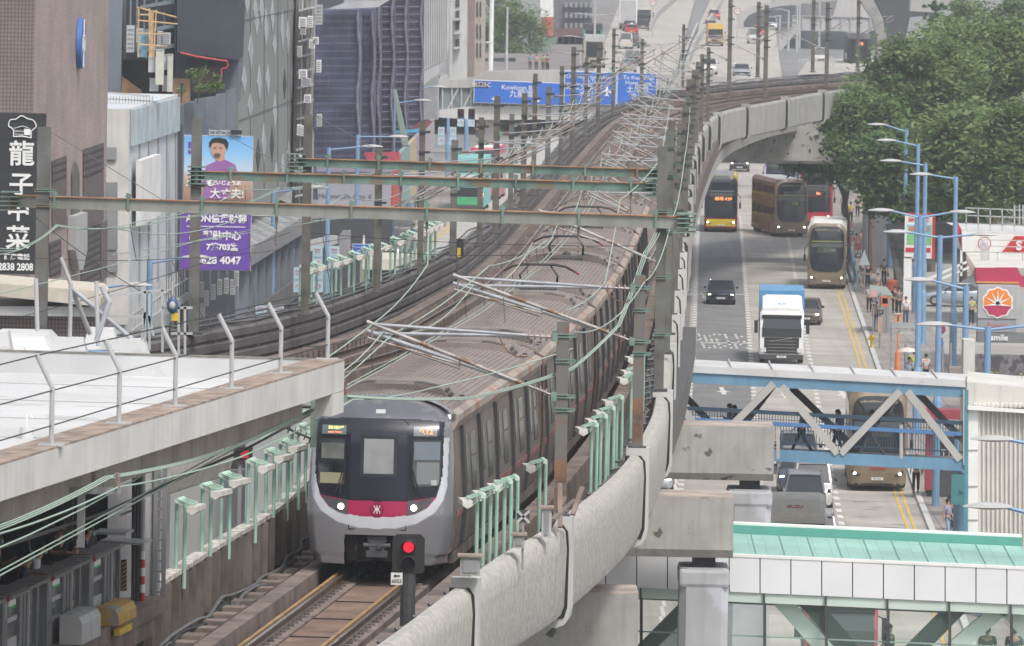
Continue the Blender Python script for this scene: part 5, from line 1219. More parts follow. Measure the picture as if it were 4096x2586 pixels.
# roof plinths, braces, taller poles
def plinth(px, py, w, d_, h, label):
 p = sg(px, py, -.38); mb = MB().box((0, 0, h / 2), (w, d_, h), taper=.68); o = mb.build('roof_plinth', M['roofw']); o.location = p; tag(o, label, 'plinth', 'white roof plinths'); return p + V(0, 0, h)
p1 = plinth(278, 1440, .75, .8, .42, 'white tapered plinth under the straight pole of the slanted pipe'); p2 = plinth(525, 1445, .75, .8, .42, 'white tapered plinth at the foot of the slanted silver pipe')
p3 = plinth(405, 1395, .7, .8, .4, 'white tapered plinth behind the other two, at left of the roof'); p4 = plinth(90, 1395, 1.4, 4, .3, 'long low white plinth at the left rear of the roof')
plinth(-10, 1440, .6, 1, .55, 'white block cut by the left edge of the picture')
t = empty('braced_pole', p1, 'silver braced pole with bent top standing on the white roof plinths', 'pole')
q = p2 - p1; q.y *= .2
mb = MB().ring([V(0, 0, 0), V(0, 0, 1.0), V(-.2, 0, 1.5)], .042, 10); mb.build('pole', M['lgrey'], t)
MB().tube((.02, 0, .92), p2 - p1, .042, 10).build('brace', M['galv'], t); MB().tube((.03, 0, .9), (.35, .5, .05), .045, 8).build('brace', M['lgrey'], t)
for px, pyb, pyt, Y, l in ((150, 1325, 1115, 146, 'left'), (392, 1385, 1125, 146, 'middle')):
 a, b = D(px, pyb, Y), D(px - 6, pyt, Y); o = MB().tube((0, 0, 0), b - a, .04, 10).build('roof_pole', M['lgrey']); o.location = a; tag(o, 'straight white pole at the %s rear of the roof' % l, 'pole')
a = D(385, 1365, 146); o = MB().ring([V(0, 0, 0), D(437, 1210, 146) - a, D(405, 1145, 146) - a], .05, 10).build('roof_pole', M['galv']); o.location = a; tag(o, 'leaning silver pole with kinked top behind the braced pole', 'pole')
for px, py, l in ((105, 1755, 'near the left edge'), (85, 1475, 'with black cowl at the rear left')):
 p = sg(px, py, -.38); t = empty('roof_vent', p, 'small white roof vent stub %s' % l, 'vent'); MB().tube((0, 0, 0), (0, 0, .18), .12, 12, .1).build('stub', M['roofw'], t); MB().ring([V(0, 0, .1), V(0, 0, .35), V(.05, 0, .4), V(.09, 0, .33)], .018, 6).build('hook', M['white'], t)
p = sg(120, 1455, -.38); tag(MB().ball(p + V(0, 0, .13), (.13, .1, .12)).build('black_cowl', M['black']), 'small round black cowl lying on the white roof', 'cowl')
# steel frame platform with winch and yellow tag (right rear of roof)
t = empty('steel_frame', D(690, 1410, 149), 'grey steel access frame with blue winch and yellow tag behind the roof', 'frame'); fo = t.location.copy()
mb = MB()
def fb_(a, b, w=.045): mb.bar(D(*a, 149) - fo, D(*b, 149) - fo, w)
for a, b in (((580, 1165), (580, 1370)), ((598, 1168), (598, 1400)), ((650, 1160), (650, 1410)), ((715, 1225), (715, 1420)), ((740, 1225), (740, 1420)), ((430, 1185), (660, 1160)), ((430, 1265), (600, 1268)), ((650, 1232), (770, 1232)), ((650, 1335), (770, 1335)), ((595, 1265), (615, 1345)), ((580, 1250), (567, 1360))): fb_(a, b)
mb.build('frame', M['lgrey'], t); p = D(690, 1222, 148.9) - fo; mb = MB().ball(p, (.11, .08, .16), 12, 8); mb.build('winch', FM(.05, .1, .2, .4), t); MB().ball(p + V(0, -.05, 0), (.07, .05, .08)).build('winch_drum', M['lgrey'], t); MB().ring([p + V(0, 0, .2), p + V(-.02, 0, .4), p + V(.05, 0, .45)], .02, 6).build('hook', M['lgrey'], t)
p = D(700, 1268, 148.9) - fo; MB().box(p, (.13, .02, .15)).build('tag', M['yellow'], t); MB().ring([p + V(-.08, 0, -.1), p + V(-.1, 0, -.5)], .02, 5).build('chain', M['dark'], t)
# blue ledge and back buildings' canopy at far left
o = MB().bar(D(-20, 1395, 158), D(560, 1460 - 8, 156), .4, .3).build('blue_gutter', M['blue']); tag(o, 'blue gutter band behind the white roof plinths', 'gutter')
# platform
zp = 12.62
def pgp(px, py, z=zp): return G(px, py, z)
g0, g1 = V(-12.46, 100, zp), V(-6.92, 145.2, zp); gd = (g1 - g0).normalized(); gn = V(-gd.y, gd.x, 0)
wallm = mat('white_mosaic_wall', (.42, .41, .42), .7, var=.08, scale=3, bump=.3, bscale=18, streak=.3, stc=(.25, .22, .2))
pe = g1 + gd * 3.0
def quadslab(P, z0, z1, name, m): mb = MB(); mb.loft([[V(p.x, p.y, z0) for p in P], [V(p.x, p.y, z1) for p in P]]); return stb(mb, name, m)
edge0, edge1 = g0 - gn * .5, pe - gn * .42
quadslab([edge0, edge1, edge1 + gn * 1.5 + gd * .0, pe + gn * 14, g0 + gn * 14], zp - .28, zp, 'platform', mat('dusty_platform_edge', (.2, .165, .145), .9, var=.2, scale=1.5))
quadslab([edge0 + gn * .05, edge1 + gn * .05 - gd * .05, edge1 + gn * 1.3, g0 + gn * 2], zp - .62, zp - .3, 'platform_edge_beam', M['brown2'])
mb = MB()
for k in range(14):
 p = edge0 + gn * .4 + gd * (2 + k * 3.4);
 if (p - edge0).length < (edge1 - edge0).length: mb.box(p + V(0, 0, -2.2), (.25, .3, 3.2), rz=-.14)
stb(mb, 'under_platform_posts', M['brown2'])
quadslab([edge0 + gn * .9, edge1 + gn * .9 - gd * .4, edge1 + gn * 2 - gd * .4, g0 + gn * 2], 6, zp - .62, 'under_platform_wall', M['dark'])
# end wall with pipes
wa_, wb_ = D(428, 2200, 147.2), D(640, 2200, 148.2)
mb = MB().poly([V(wa_.x, wa_.y, zp - .0), V(wb_.x, wb_.y, zp), V(wb_.x, wb_.y, 16.3), V(wa_.x, wa_.y, 16.3)], (0, .4, 0)); stb(mb, 'end_wall', wallm)
mb = MB().poly([D(560, 2420, 148.8), D(562, 1840, 148.8), D(636, 1820, 148.8), D(636, 2420, 148.8)], (0, .3, 0)); stb(mb, 'corner_pillar', mat('pale_pillar', (.42, .43, .5), .7, var=.05))
mb = MB().poly([D(470, 2240, 147), D(470, 2365, 147), D(507, 2365, 147), D(507, 2240, 147)], (0, .05, 0)); stb(mb, 'wall_sign_backing', M['grey'])
for k in range(7):
 y = 2248 + k * 17; mb = MB().poly([D(490, y + 6, 146.97), D(506, y - 6, 146.97), D(506, y + 3, 146.97), D(490, y + 15, 146.97)], (0, .02, 0)); stb(mb, 'hazard_stripe', M['yellow'])
mb = MB().poly([D(489, 2362, 146.98), D(489, 2242, 146.98), D(507, 2238, 146.98), D(507, 2360, 146.98)], (0, .01, 0)); stb(mb, 'hazard_panel', M['black'])
for i, x in enumerate((530, 537, 545, 551, 557, 563)):
 stb(MB().tube(D(x, 2405, 146.8), D(x + 4, 1835, 146.8), .03, 6), 'pipe', M['cable'] if i % 2 else M['dark'])
a, b = D(569, 2405, 146.6), D(573, 1850, 146.6)
for i in range(6): stb(MB().tube(a.lerp(b, i * .06), a.lerp(b, i * .06 + .06), .045, 8), 'striped_pipe', M['red'] if i % 2 == 0 else M['white'])
stb(MB().tube(a.lerp(b, .36), b, .045, 8), 'tall_pipe', M['lgrey'])
mb = MB(); a, b = D(618, 2410, 148), D(626, 1830, 148); mb.bar(a, b, .08); mb.bar(a + V(.16, 0, 0), b + V(.16, 0, 0), .08)
for k in range(14): p = a.lerp(b, k / 14); mb.bar(p, p + V(.16, 0, 0), .03)
stb(mb, 'ladder', M['grey'])
for y in (2022, 2040, 2062): stb(MB().tube(D(480, y, 147), D(535, y - 22, 147), .025, 6), 'conduit', M['lgrey'])
# dark interior: rear wall, tie to ceiling
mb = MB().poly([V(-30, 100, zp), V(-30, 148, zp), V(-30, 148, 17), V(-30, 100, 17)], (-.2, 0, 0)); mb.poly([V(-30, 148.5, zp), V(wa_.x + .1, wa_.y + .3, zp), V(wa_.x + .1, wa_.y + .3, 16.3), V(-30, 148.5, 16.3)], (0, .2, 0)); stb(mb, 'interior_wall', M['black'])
for px, Y in ((230, 143),): p = D(px, 2000, Y); stb(MB().bb(p.x - .12, p.x + .12, Y + 3, Y + 3.3, zp, 16.2), 'interior_column', M['dark'])
# platform gates
M['gate'] = mat('gate_grey', (.2, .205, .215), .45, .3, var=.08); M['gatecap'] = mat('gate_cap', (.2, .19, .185), .7, var=.15, scale=4); gg = glassmat('gate_glass', (.06, .075, .08), .08); ggl = glassmat('gate_glass2', (.14, .15, .15), .1)
gh = 1.24; L_ = (g1 - g0).length
gp_ = empty('platform_gate', g1, 'row of grey glazed platform gates with sloping caps at the platform edge', 'platform gate'); ang = math.atan2(-gd.x, gd.y)
gp_.rotation_euler = (0, 0, ang)
# local: -Y along toward camera, +X toward track
def gb_(mb, name, m): return mb.build(name, m, gp_)
s = 0
mods = []
y = 0; i = 0
for i in range(8):
 ya = -i * 4.15
 gb_(MB().bb(-.16, .04, ya - .12, ya, 0, gh - .02), 'gate_post', M['gate'])
 gb_(MB().bb(-.1, .0, ya - 1.35, ya - .14, .1, gh - .12), 'gate_leaf', gg); gb_(MB().bb(-.08, .03, ya - .8, ya - .74, .05, gh - .05), 'leaf_frame', M['lgrey'])
 gb_(MB().bb(-.06, .06, ya - 1.35, ya - .12, .0, .12), 'sill', M['gate'])
 gb_(MB().bb(-.28, .07, ya - 1.9, ya - 1.36, 0, gh - .02), 'gate_housing', M['gate']); gb_(MB().bb(.072, .08, ya - 1.86, ya - 1.84, .1, gh - .1), 'housing_seam', M['lgrey']); gb_(MB().bb(.072, .08, ya - 1.6, ya - 1.58, .1, gh - .1), 'housing_seam', M['dark'])
 gb_(MB().bb(-.1, .0, ya - 3.0, ya - 1.92, .45, gh - .1), 'fixed_glass', ggl); gb_(MB().bb(-.12, .03, ya - 3.0, ya - 1.92, .72, .8), 'glass_rail', M['lgrey']); gb_(MB().bb(-.12, .03, ya - 3.0, ya - 1.92, 0, .45), 'lower_panel', M['lgrey'])
 gb_(MB().bb(.0, .012, ya - 2.6, ya - 1.95, gh - .26, gh - .12), 'notice', M['white']); gb_(MB().bb(.0, .014, ya - 2.6, ya - 1.95, gh - .3, gh - .26), 'notice_stripe', FM(.02, .4, .12))
 gb_(MB().bb(-.28, .07, ya - 3.45, ya - 3.0, 0, gh - .02), 'gate_housing', M['gate']); gb_(MB().bb(-.1, .0, ya - 4.03, ya - 3.45, .1, gh - .12), 'gate_leaf', gg); gb_(MB().bb(.072, .08, ya - 3.2, ya - 3.18, gh - .4, gh - .15), 'white_tab', M['white'])
 mb = MB(); mb.loft([[V(-.42, q, gh + .0), V(.06, q, gh - .02), V(.14, q, gh - .05), V(.14, q, gh - .1), V(-.42, q, gh - .08)] for q in (ya - 3.0, ya - 1.3)]); gb_(mb, 'gate_cap', M['gatecap'])
 mb = MB(); mb.loft([[V(-.3, q, gh - .02), V(.1, q, gh - .04), V(.1, q, gh - .1), V(-.3, q, gh - .08)] for q in (ya - 4.1, ya - 3.0)]); mb.loft([[V(-.3, q, gh - .02), V(.1, q, gh - .04), V(.1, q, gh - .1), V(-.3, q, gh - .08)] for q in (ya - 1.3, ya + .1)]); gb_(mb, 'gate_cap', M['gatecap'])
 mb = MB().ring([V(-.32, ya - 3.0, gh - .03), V(-.1, ya - 3.04, gh - .03), V(.1, ya - 3.06, gh - .06), V(.13, ya - 3.3, gh - .08)], .035, 6); gb_(mb, 'red_buffer', FM(.3, .06, .03))
gb_(MB().bb(-.5, .12, .0, .9, gh + .1, gh + .14), 'end_canopy', M['lgrey']); gb_(MB().bb(-.5, .35, .6, 1.6, gh - .12, gh - .08), 'end_shelf', M['lgrey']); gb_(MB().bb(-.6, -.55, 0, .8, 0, gh + .1), 'end_panel', M['dark'])
def buffer(d0, d1, hgt, m, label):
 t = empty('edge_housing', g1 + gd * d0 - gn * .28, label, 'housing', 'rounded boxes at the platform edge', rz=ang); Lg = abs(d1 - d0)
 for k in range(2):
  ya = -k * Lg / 2; mb = MB(); mb.loft([[V(-.1, q, .0), V(.3, q, .0), V(.3, q, hgt - .15), V(.24, q, hgt - .03), V(.08, q, hgt), V(-.1, q, hgt)] for q in (ya - Lg / 2 + .02, ya)]); mb.build('casing', m, t)
 return t
buffer(-1.4, -3.3, .32, mat('grey_topped_yellow', (.5, .31, .06), .7, var=.15, scale=3, patch=(.3, .28, .25), pscale=2, pcut=.6), 'yellow rounded housing at the foot of the last platform gate'); buffer(-5.1, -7.0, .5, M['lgrey'], 'grey rounded housing below the middle platform gate')
tag(MB().box(g1 + gd * -2.6 - gn * .55 + V(0, 0, -.12), (.1, 1.3, .12), rz=ang).build('yellow_strip', M['yellow']), 'yellow block strip under the yellow rounded housing', 'strip')
# passengers leaning on the gates
def onp(d, back): q = g1 + gd * d + gn * back; return V(q.x, q.y, zp)
tr_ = ang + math.pi / 2   # facing the track (+X side)
person(onp(-1.5, .5), 'masked person in dark shirt leaning on the gate, right of the broad man', rz=tr_ + .1, h=1.62, shirt=(.02, .03, .06), arms='rail', lean=.25, mask=True, detail=True, stride=.1, group=None)
person(onp(-3.3, .55), 'tall broad person in black T-shirt leaning on the platform gate', rz=tr_ - .9, h=1.84, shirt=(.015, .015, .017), arms='rail', lean=.15, detail=True, stride=.1)
person(onp(-6.1, .5), 'person in white T-shirt and blue mask looking at a phone over the gate', rz=tr_ + .1, h=1.66, shirt=(.6, .6, .62), arms='phone', lean=.2, mask=True, detail=True, stride=.1, hair='long')
person(onp(-5.7, 1.2), 'person in dark clothes and pale mask holding a phone behind the white T-shirt', rz=tr_ + .1, h=1.8, shirt=(.03, .03, .035), arms='one', mask=True, detail=True, stride=.1)
person(onp(-7.2, .5), 'person with a mask cut by the left picture edge', rz=tr_ + .2, h=1.6, shirt=(.04, .05, .1), arms='phone', lean=.2, mask=True, detail=True, stride=.1)
# ================================================================== LEFT BUILDINGS
def FX(Y): return -17.8 + .04 * (Y - 300)       # street facade line
def PX(px, Y, py=600): return D(px, py, Y).x
def prism(pts, z0, z1): return MB().poly([V(x, y, z0) for x, y in pts], (0, 0, z1 - z0))
fdir = V(.04, 1, 0).normalized(); fn_ = V(1, -.04, 0).normalized()
def fpt(px, py, Y0, off=0.):
 """point on the facade line shifted by off at image x"""
 u, v = uv(px, py); k = u / F; Y = (-29.8 + off) / (k - .04); return V(k * Y, Y, H - v * Y / F)
def facade_frame(p, out=.0):
 """matrix: x along facade (away), y up, z outwards"""
 m = Matrix((( fdir.x, 0, fn_.x, p.x + fn_.x * out), (fdir.y, 0, fn_.y, p.y + fn_.y * out), (0, 1, 0, p.z), (0, 0, 0, 1))); return m
# 1 brown tiled building
bt = empty('tiled_building', (-25, 310, 0), 'tall brown tiled building with a blue round emblem, behind the black restaurant sign', 'building'); bo_ = bt.location.copy()
tile = gridmat('pinkish_brown_tiles', (.41, .325, .31), (.33, .26, .25), 1.2, .1, .012); tile2 = gridmat('dark_brown_tiles', (.24, .19, .18), (.07, .06, .06), .13, .15, .014)
p0, p1 = fpt(136, 300, 0), fpt(432, 300, 0)
rel(prism([(p0.x, p0.y), (p1.x, p1.y), (p1.x - 18, p1.y), (p0.x - 18, p0.y)], 0, 21.6), bo_).build('wall', tile, bt)
rel(MB().bb(p0.x - 18, p0.x - .0, p0.y - .12, p0.y + .02, 0, 21.5), bo_).build('dark_tile_wall', tile2, bt)
rel(MB().bb(p0.x - 18, p0.x - .5, p0.y + .6, p0.y + 3, 21.6, 26), bo_).build('upper_wall', M['dark'], bt)
def fac(mb_pts, off, d, name, m, par, o, base=0.):
 P = [fpt(x, y, 0, base) + fn_ * off for x, y in mb_pts]; return rel(MB().poly(P, fn_ * d), o).build(name, m, par)
louv = gridmat('louvre', (.12, .1, .1), (.03, .025, .025), 3, .28, .06)
for pts in (((205, 645), (262, 624), (262, 712), (205, 745)), ((330, 600), (411, 573), (411, 680), (330, 715)), ((325, 915), (395, 893), (395, 1120), (320, 1140)), ((195, 970), (240, 955), (240, 1100), (195, 1110))): fac(pts, .02, .03, 'louvred_opening', louv, bt, bo_)
for pts in (((205, 745), (262, 712), (262, 900), (205, 930)), ((330, 720), (411, 684), (411, 880), (330, 905)), ((400, 895), (425, 880), (425, 1110), (400, 1120))): fac(pts, .02, .03, 'recessed_panel', mat('dark_tile_panel', (.13, .105, .105), .7, var=.15, scale=4, streak=.3), bt, bo_)
fac([(283, 860), (283, 700), (288, 665), (296, 645), (305, 665), (312, 700), (312, 860)], .02, .05, 'arched_niche', M['panel'], bt, bo_); fac([(270, 865), (318, 848), (318, 1000), (300, 1080), (285, 1080), (270, 1000)], .02, .3, 'white_bracket', M['lgrey'], bt, bo_)
c = fpt(312, 174, 0); MB_ = MB(); m4 = facade_frame(c, .12)
for r, h_, m, nm in ((1.0, .0, FM(.05, .15, .42), 'emblem_disc'),):
 mb = MB(); mb.M = m4; mb.ring([V(0, 0, -.1), V(0, 0, .1)], r, 32); rel(mb, bo_).build(nm, m, bt)
mb = MB(); mb.M = m4
for a in ((-.06, .06, .25, .95), (-.06, .06, -.95, -.25), (-.42, -.3, -.3, .3), (.3, .42, -.3, .3), (-.42, .42, .22, .32), (-.42, .42, -.32, -.22)): mb.bb(a[0], a[1], a[2], a[3], .1, .14)
rel(mb, bo_).build('emblem', M['white'], bt)
mb = MB().poly([D(-60, 1130, 292), D(-60, 1180, 292), D(400, 1228, 292), D(405, 1190, 292), D(385, 1166, 292)], (0, 6, 0)); rel(mb, bo_).build('ledge', mat('cream_ledge', (.55, .5, .43), .8, var=.08), bt)
mb = MB().poly([D(-60, 1226, 292.3), D(-60, 1262, 292.3), D(395, 1268, 292.3), D(400, 1228, 292.3)], (0, 6, 0)); rel(mb, bo_).build('ledge_lower', M['lgrey'], bt)
mb = MB().poly([D(-60, 1262, 293), D(-60, 1420, 293), D(430, 1420, 293), D(400, 1262, 293)], (0, 5, 0)); rel(mb, bo_).build('tiled_base', tile2, bt)
# 2 black sign
k = 287 / F; t = empty('restaurant_sign', D(89, 776, 287), 'tall black sign board with white Chinese characters and a chef hat', 'sign')
MB().bb(-120 * k, 89 * k, 0, .35, -322 * k, 322 * k).build('board', FM(.025, .027, .03), t)
for y in (560, 678, 780, 895, 1010): MB().bb(-120 * k, 89 * k, -.012, 0, (776 - y) * k, (776 - y) * k + .02).build('board_seam', M['black'], t)
for s, py, px, sz in (('龍', 622, 84, 104), ('子', 745, 84, 100), ('中', 846, 75, 98), ('菜', 958, 75, 98)): text(s, sz * k, face(((px - 89) * k, -.03, (776 - py) * k)), M['white'], t, bold=.018)
text('訂席電話', 26 * k, face(((72 - 89) * k, -.03, (776 - 1030) * k)), M['white'], t, bold=.006); text('2838 2808', 40 * k, face(((68 - 89) * k, -.03, (776 - 1070) * k)), M['white'], t, sx=.82, bold=.012)
mb = MB(); X = lambda x, y: V((x - 89) * k, -.04, (776 - y) * k)
mb.ring(spline([X(50, 548), X(48, 520), X(30, 505), X(36, 482), X(58, 478), X(80, 464), X(105, 475), X(128, 482), X(140, 505), X(122, 525), X(120, 550)], 5), .022, 5); mb.ring([X(50, 548), X(85, 546), X(122, 552)], .022, 5); mb.ring([X(52, 515), X(85, 505), X(110, 512)], .012, 5)
mb.build('chef_hat_outline', M['white'], t); text('Delicious', 13 * k, face(((72 - 89) * k, -.03, (776 - 525) * k)), M['white'], t); text('Group', 13 * k, face(((72 - 89) * k, -.03, (776 - 538) * k)), M['white'], t); MB().bb((92 - 89) * k, (118 - 89) * k, -.04, -.02, (776 - 541) * k, (776 - 516) * k).build('seal', M['white'], t)
# 3 white-blue building
wb = empty('white_building', (-20, 355, 0), 'white low building with blue-stained top band and blue letter sign', 'building'); wo = wb.location.copy()
q0, q1 = fpt(517, 437, 0), fpt(711, 437, 0); zt = q0.z
wmat = mat('blue_stained_white_wall', (.55, .58, .6), .8, var=.08, streak=.35, stc=(.3, .4, .5), scale=.5);
rel(prism([(q0.x, q0.y), (q1.x, q1.y), (q1.x - 14, q1.y), (q0.x - 14, q0.y)], 0, zt), wo).build('wall', wmat, wb)
fac([(520, 440), (708, 380 + 10), (708, 525), (520, 585)], .02, .12, 'top_band', mat('blue_weathered_band', (.42, .5, .55), .8, var=.15, scale=.7, streak=.6, stc=(.6, .6, .6)), wb, wo)
for x in (555, 592, 630, 665, 700): fac([(x, 1200), (x, 585 - (x - 520) * .3), (x + 2.5, 585 - (x - 520) * .3), (x + 2.5, 1200)], .02, .05, 'panel_joint', M['lgrey'], wb, wo)
rel(MB().poly([D(425, 438, q0.y - .1), D(514, 436, q0.y - .1), D(514, 1300, q0.y - .1), D(425, 1300, q0.y - .1)], (0, .1, 0)), wo).build('front_wall', M['fascia'], wb)
for b in ((425, 590, 466, 640), (425, 730, 470, 1000), (425, 1010, 470, 1090)): rel(MB().poly([D(b[0], b[1], q0.y - .25), D(b[2], b[1], q0.y - .25), D(b[2], b[3], q0.y - .25), D(b[0], b[3], q0.y - .25)], (0, .1, 0)), wo).build('window_opening', M['grey'], wb)
fac([(440 + 85, 642), (602, 616), (602, 860), (525, 905)], .2, .25, 'letter_sign_board', M['white'], wb, wo)
cc = fpt(563, 750, 0); text('WKT', 2.35, facade_frame(V(cc.x, cc.y, cc.z), .5), FM(.05, .15, .42), wb, sx=2.2, bold=.03)
# stair railing down the lower wall
mb = MB()
for k_ in range(22):
 x = 475 + k_ * 10; p = fpt(x, 1330 - (x - 440) * .62, 0) + fn_ * .6; mb.bar(p, p + V(0, 0, 1.25), .05)
mb.bar(fpt(470, 1260, 0) + fn_ * .6, fpt(695, 1115, 0) + fn_ * .6, .07); mb.bar(fpt(470, 1335, 0) + fn_ * .6, fpt(695, 1185, 0) + fn_ * .6, .12, .35); rel(mb, wo).build('stair_railing', M['lgrey'], wb)
mb = MB()
for k_ in range(16): x = 430 + k_ * 12; mb.bar(D(x, 438, 349), D(x, 385, 349), .05)
mb.bar(D(425, 372, 349), D(600, 385, 349), .08); mb.bar(D(425, 395, 349), D(600, 405, 349), .05); rel(mb, wo).build('roof_frame', M['lgrey'], wb)
def boxthing(px0, py0, px1, py1, Y, dep, name, label, cat, m, grp=None, front=None):
 a, b = D(px0, py1, Y), D(px1, py0, Y); c = V((a.x + b.x) / 2, Y + dep / 2, (a.z + b.z) / 2); t = empty(name, c, label, cat, grp); w, h = b.x - a.x, b.z - a.z
 MB().bb(-w / 2, w / 2, -dep / 2, dep / 2, -h / 2, h / 2).build('casing', m, t)
 if front == 'grille':
  mb = MB()
  for i in range(5): mb.bb(-w * .38, w * .38, -dep / 2 - .02, -dep / 2, -h * .38 + i * h * .17, -h * .38 + i * h * .17 + h * .08)
  mb.build('grille', M['grey'], t)
 elif front == 'edge': MB().bb(-w / 2 - .02, w / 2 + .02, -dep / 2 - .03, -dep / 2 + .02, h / 2 - .03, h / 2 + .02).build('rim', M['lgrey'], t)
 return t
for i, (a, b, c, d_, n_) in enumerate(((621, 200, 656, 340, 'tallest, at the centre'), (593, 230, 632, 290, 'upper left'), (598, 315, 633, 366, 'lower left'), (668, 218, 692, 368, 'right-hand slim'), (652, 220, 672, 280, 'small upper right'), (648, 305, 672, 366, 'small lower right'))):
 boxthing(a, b, c, d_, 352 + i * .3, .4, 'antenna_panel', 'pale rooftop antenna panel above the white building, %s one' % n_, 'antenna', mat('antenna_cream', (.5, .5, .44), .6, var=.05) if i in (0, 3) else M['lgrey'], 'rooftop antenna panels', 'edge')
# 4 navy-grey tower with light wells
nt_ = empty('navy_tower', (-22, 385, 0), 'dark navy tower block with stepped grey wings behind the roof garden', 'building'); no = nt_.location.copy()
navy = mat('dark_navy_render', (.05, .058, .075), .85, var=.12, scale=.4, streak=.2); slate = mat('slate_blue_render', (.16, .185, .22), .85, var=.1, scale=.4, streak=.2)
def face_(pts, Y, dep, name, m, par, o): return rel(MB().poly([D(x, y, Y) for x, y in pts], (0, dep, 0)), o).build(name, m, par)
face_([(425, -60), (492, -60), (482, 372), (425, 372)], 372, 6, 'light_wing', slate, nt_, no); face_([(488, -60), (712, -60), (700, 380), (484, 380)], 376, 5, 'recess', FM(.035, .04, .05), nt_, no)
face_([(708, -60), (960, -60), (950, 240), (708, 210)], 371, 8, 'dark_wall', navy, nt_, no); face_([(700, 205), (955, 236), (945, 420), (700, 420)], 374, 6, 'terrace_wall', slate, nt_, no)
for x in (520, 545, 575, 622, 655, 700): face_([(x, -60), (x + 7, -60), (x + 4, 205), (x - 3, 205)], 372, .5, 'light_well_fin', slate, nt_, no)
for y in (20, 118, 196): face_([(560, y + 4), (700, y - 22), (700, y - 6), (560, y + 16)], 371.5, .5, 'ledge', slate, nt_, no)
face_([(488, 240), (610, 240), (610, 372), (488, 372)], 373.5, .5, 'dark_opening', M['black'], nt_, no)
face_([(486, 305), (565, 362), (565, 375), (486, 375)], 373, .3, 'plywood', FM(.36, .22, .12), nt_, no); face_([(690, 315), (760, 315), (760, 440), (690, 440)], 372, .3, 'plywood', FM(.3, .18, .11), nt_, no); face_([(760, 270), (862, 272), (862, 372), (760, 372)], 372.5, .3, 'timber_frame', FM(.16, .11, .08), nt_, no)
# stepped slab wall below the garden
for i, (x0, x1, yt) in enumerate(((708, 735, 425), (735, 775, 414), (776, 818, 400), (820, 862, 392), (862, 900, 378), (902, 940, 362))): face_([(x0, yt), (x1, yt - 5), (x1, 1500), (x0, 1500)], 369 + i * .6, 4, 'stepped_wall', slate, nt_, no)
face_([(712, 500), (726, 500), (726, 1500), (712, 1500)], 366.5, 1, 'dark_pilaster', navy, nt_, no)
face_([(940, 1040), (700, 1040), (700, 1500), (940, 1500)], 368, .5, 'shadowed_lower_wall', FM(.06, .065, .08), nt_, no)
for x in range(735, 960, 34): face_([(x, 1080), (x + 7, 1080), (x + 7, 1500), (x, 1500)], 365, .3, 'pier', slate, nt_, no)
# red pipe
mb = MB().ring([D(720, 212, 369), D(790, 228, 369), D(908, 246, 369), D(912, 262, 369), D(905, 274, 369), D(886, 276, 369), D(882, 360, 369)], .055, 8); tag(mb.build('red_pipe', FM(.35, .05, .06)), 'dark red pipe cranked along the navy tower terrace', 'pipe')
# bamboo scaffold
mb = MB()
bam = mat('bamboo', (.5, .34, .17), .7, var=.2, scale=4)
for a, b in (((555, 35), (552, 230)), ((597, 35), (598, 230)), ((612, 42), (608, 225)), ((625, 40), (614, 230)), ((548, 30), (707, 70)), ((548, 82), (710, 97)), ((555, 135), (650, 138)), ((548, 178), (668, 187)), ((560, 60), (600, 60)), ((604, 42), (604, 228))): mb.tube(D(*a, 367), D(*b, 367), .04, 6)
tag(mb.build('bamboo_scaffold', bam), 'small bamboo scaffold around the blue tarpaulin on the tower', 'scaffold')
tag(MB().poly([D(557, 132, 367.5), D(592, 130, 367.5), D(586, 232, 367.5), D(552, 226, 367.5)], (0, .5, 0)).build('tarpaulin', mat('blue_tarpaulin', (.22, .4, .5), .6, var=.3, scale=3)), 'blue tarpaulin wrapped inside the bamboo scaffold', 'tarpaulin')
for a, b, c, d_, n_ in ((505, 103, 538, 210, 'tall grilled, left of the bamboo'), (545, 115, 572, 170, 'small, behind the bamboo'), (645, 132, 682, 178, 'boxy, right of the bamboo'), (628, 125, 650, 180, 'narrow, right behind the bamboo')): boxthing(a, b, c, d_, 368.5, .5, 'air_conditioner', 'white air conditioner high on the navy tower, %s' % n_, 'air conditioner', M['lgrey'], 'air conditioners', 'grille')
def foliage(center, rad, n, size, m, seed, parent=None, name='crown', flat=1., clump=None):
 if size > .25: n = int(n * 1.7); size *= .72; clump = n // 110
 q = random.Random(seed); mb = MB(); cl = []
 nc = clump or max(8, int(n / 90))
 for _ in range(nc):
  while True:
   d = V(q.uniform(-1, 1), q.uniform(-1, 1), q.uniform(-1, 1))
   if .25 < d.length < 1: break
  cl.append((V(d.x * rad[0], d.y * rad[1], d.z * rad[2]), q.uniform(.16, .34)))
 for _ in range(n):
  c, r = q.choice(cl); r *= (rad[0] + rad[2]) / 2
  d = V(q.gauss(0, .5), q.gauss(0, .5), q.gauss(0, .42)); p = V(*center) + c + d * r * 1.1
  a = V(q.gauss(0, 1), q.gauss(0, 1), q.gauss(0, .5)).normalized(); u = V(q.gauss(0, .6), q.gauss(0, .6) - .3, 1).normalized(); b = a.cross(u).normalized()
  s = size * q.uniform(.5, 1.3); mb.v += [tuple(p - a * s), tuple(p - b * s * .42), tuple(p + a * s), tuple(p + b * s * .42)]; k = len(mb.v); mb.f.append((k - 4, k - 3, k - 2, k - 1)); mb.m.append(q.choice((0, 0, 0, 1)))
 return mb.build(name, m, parent)
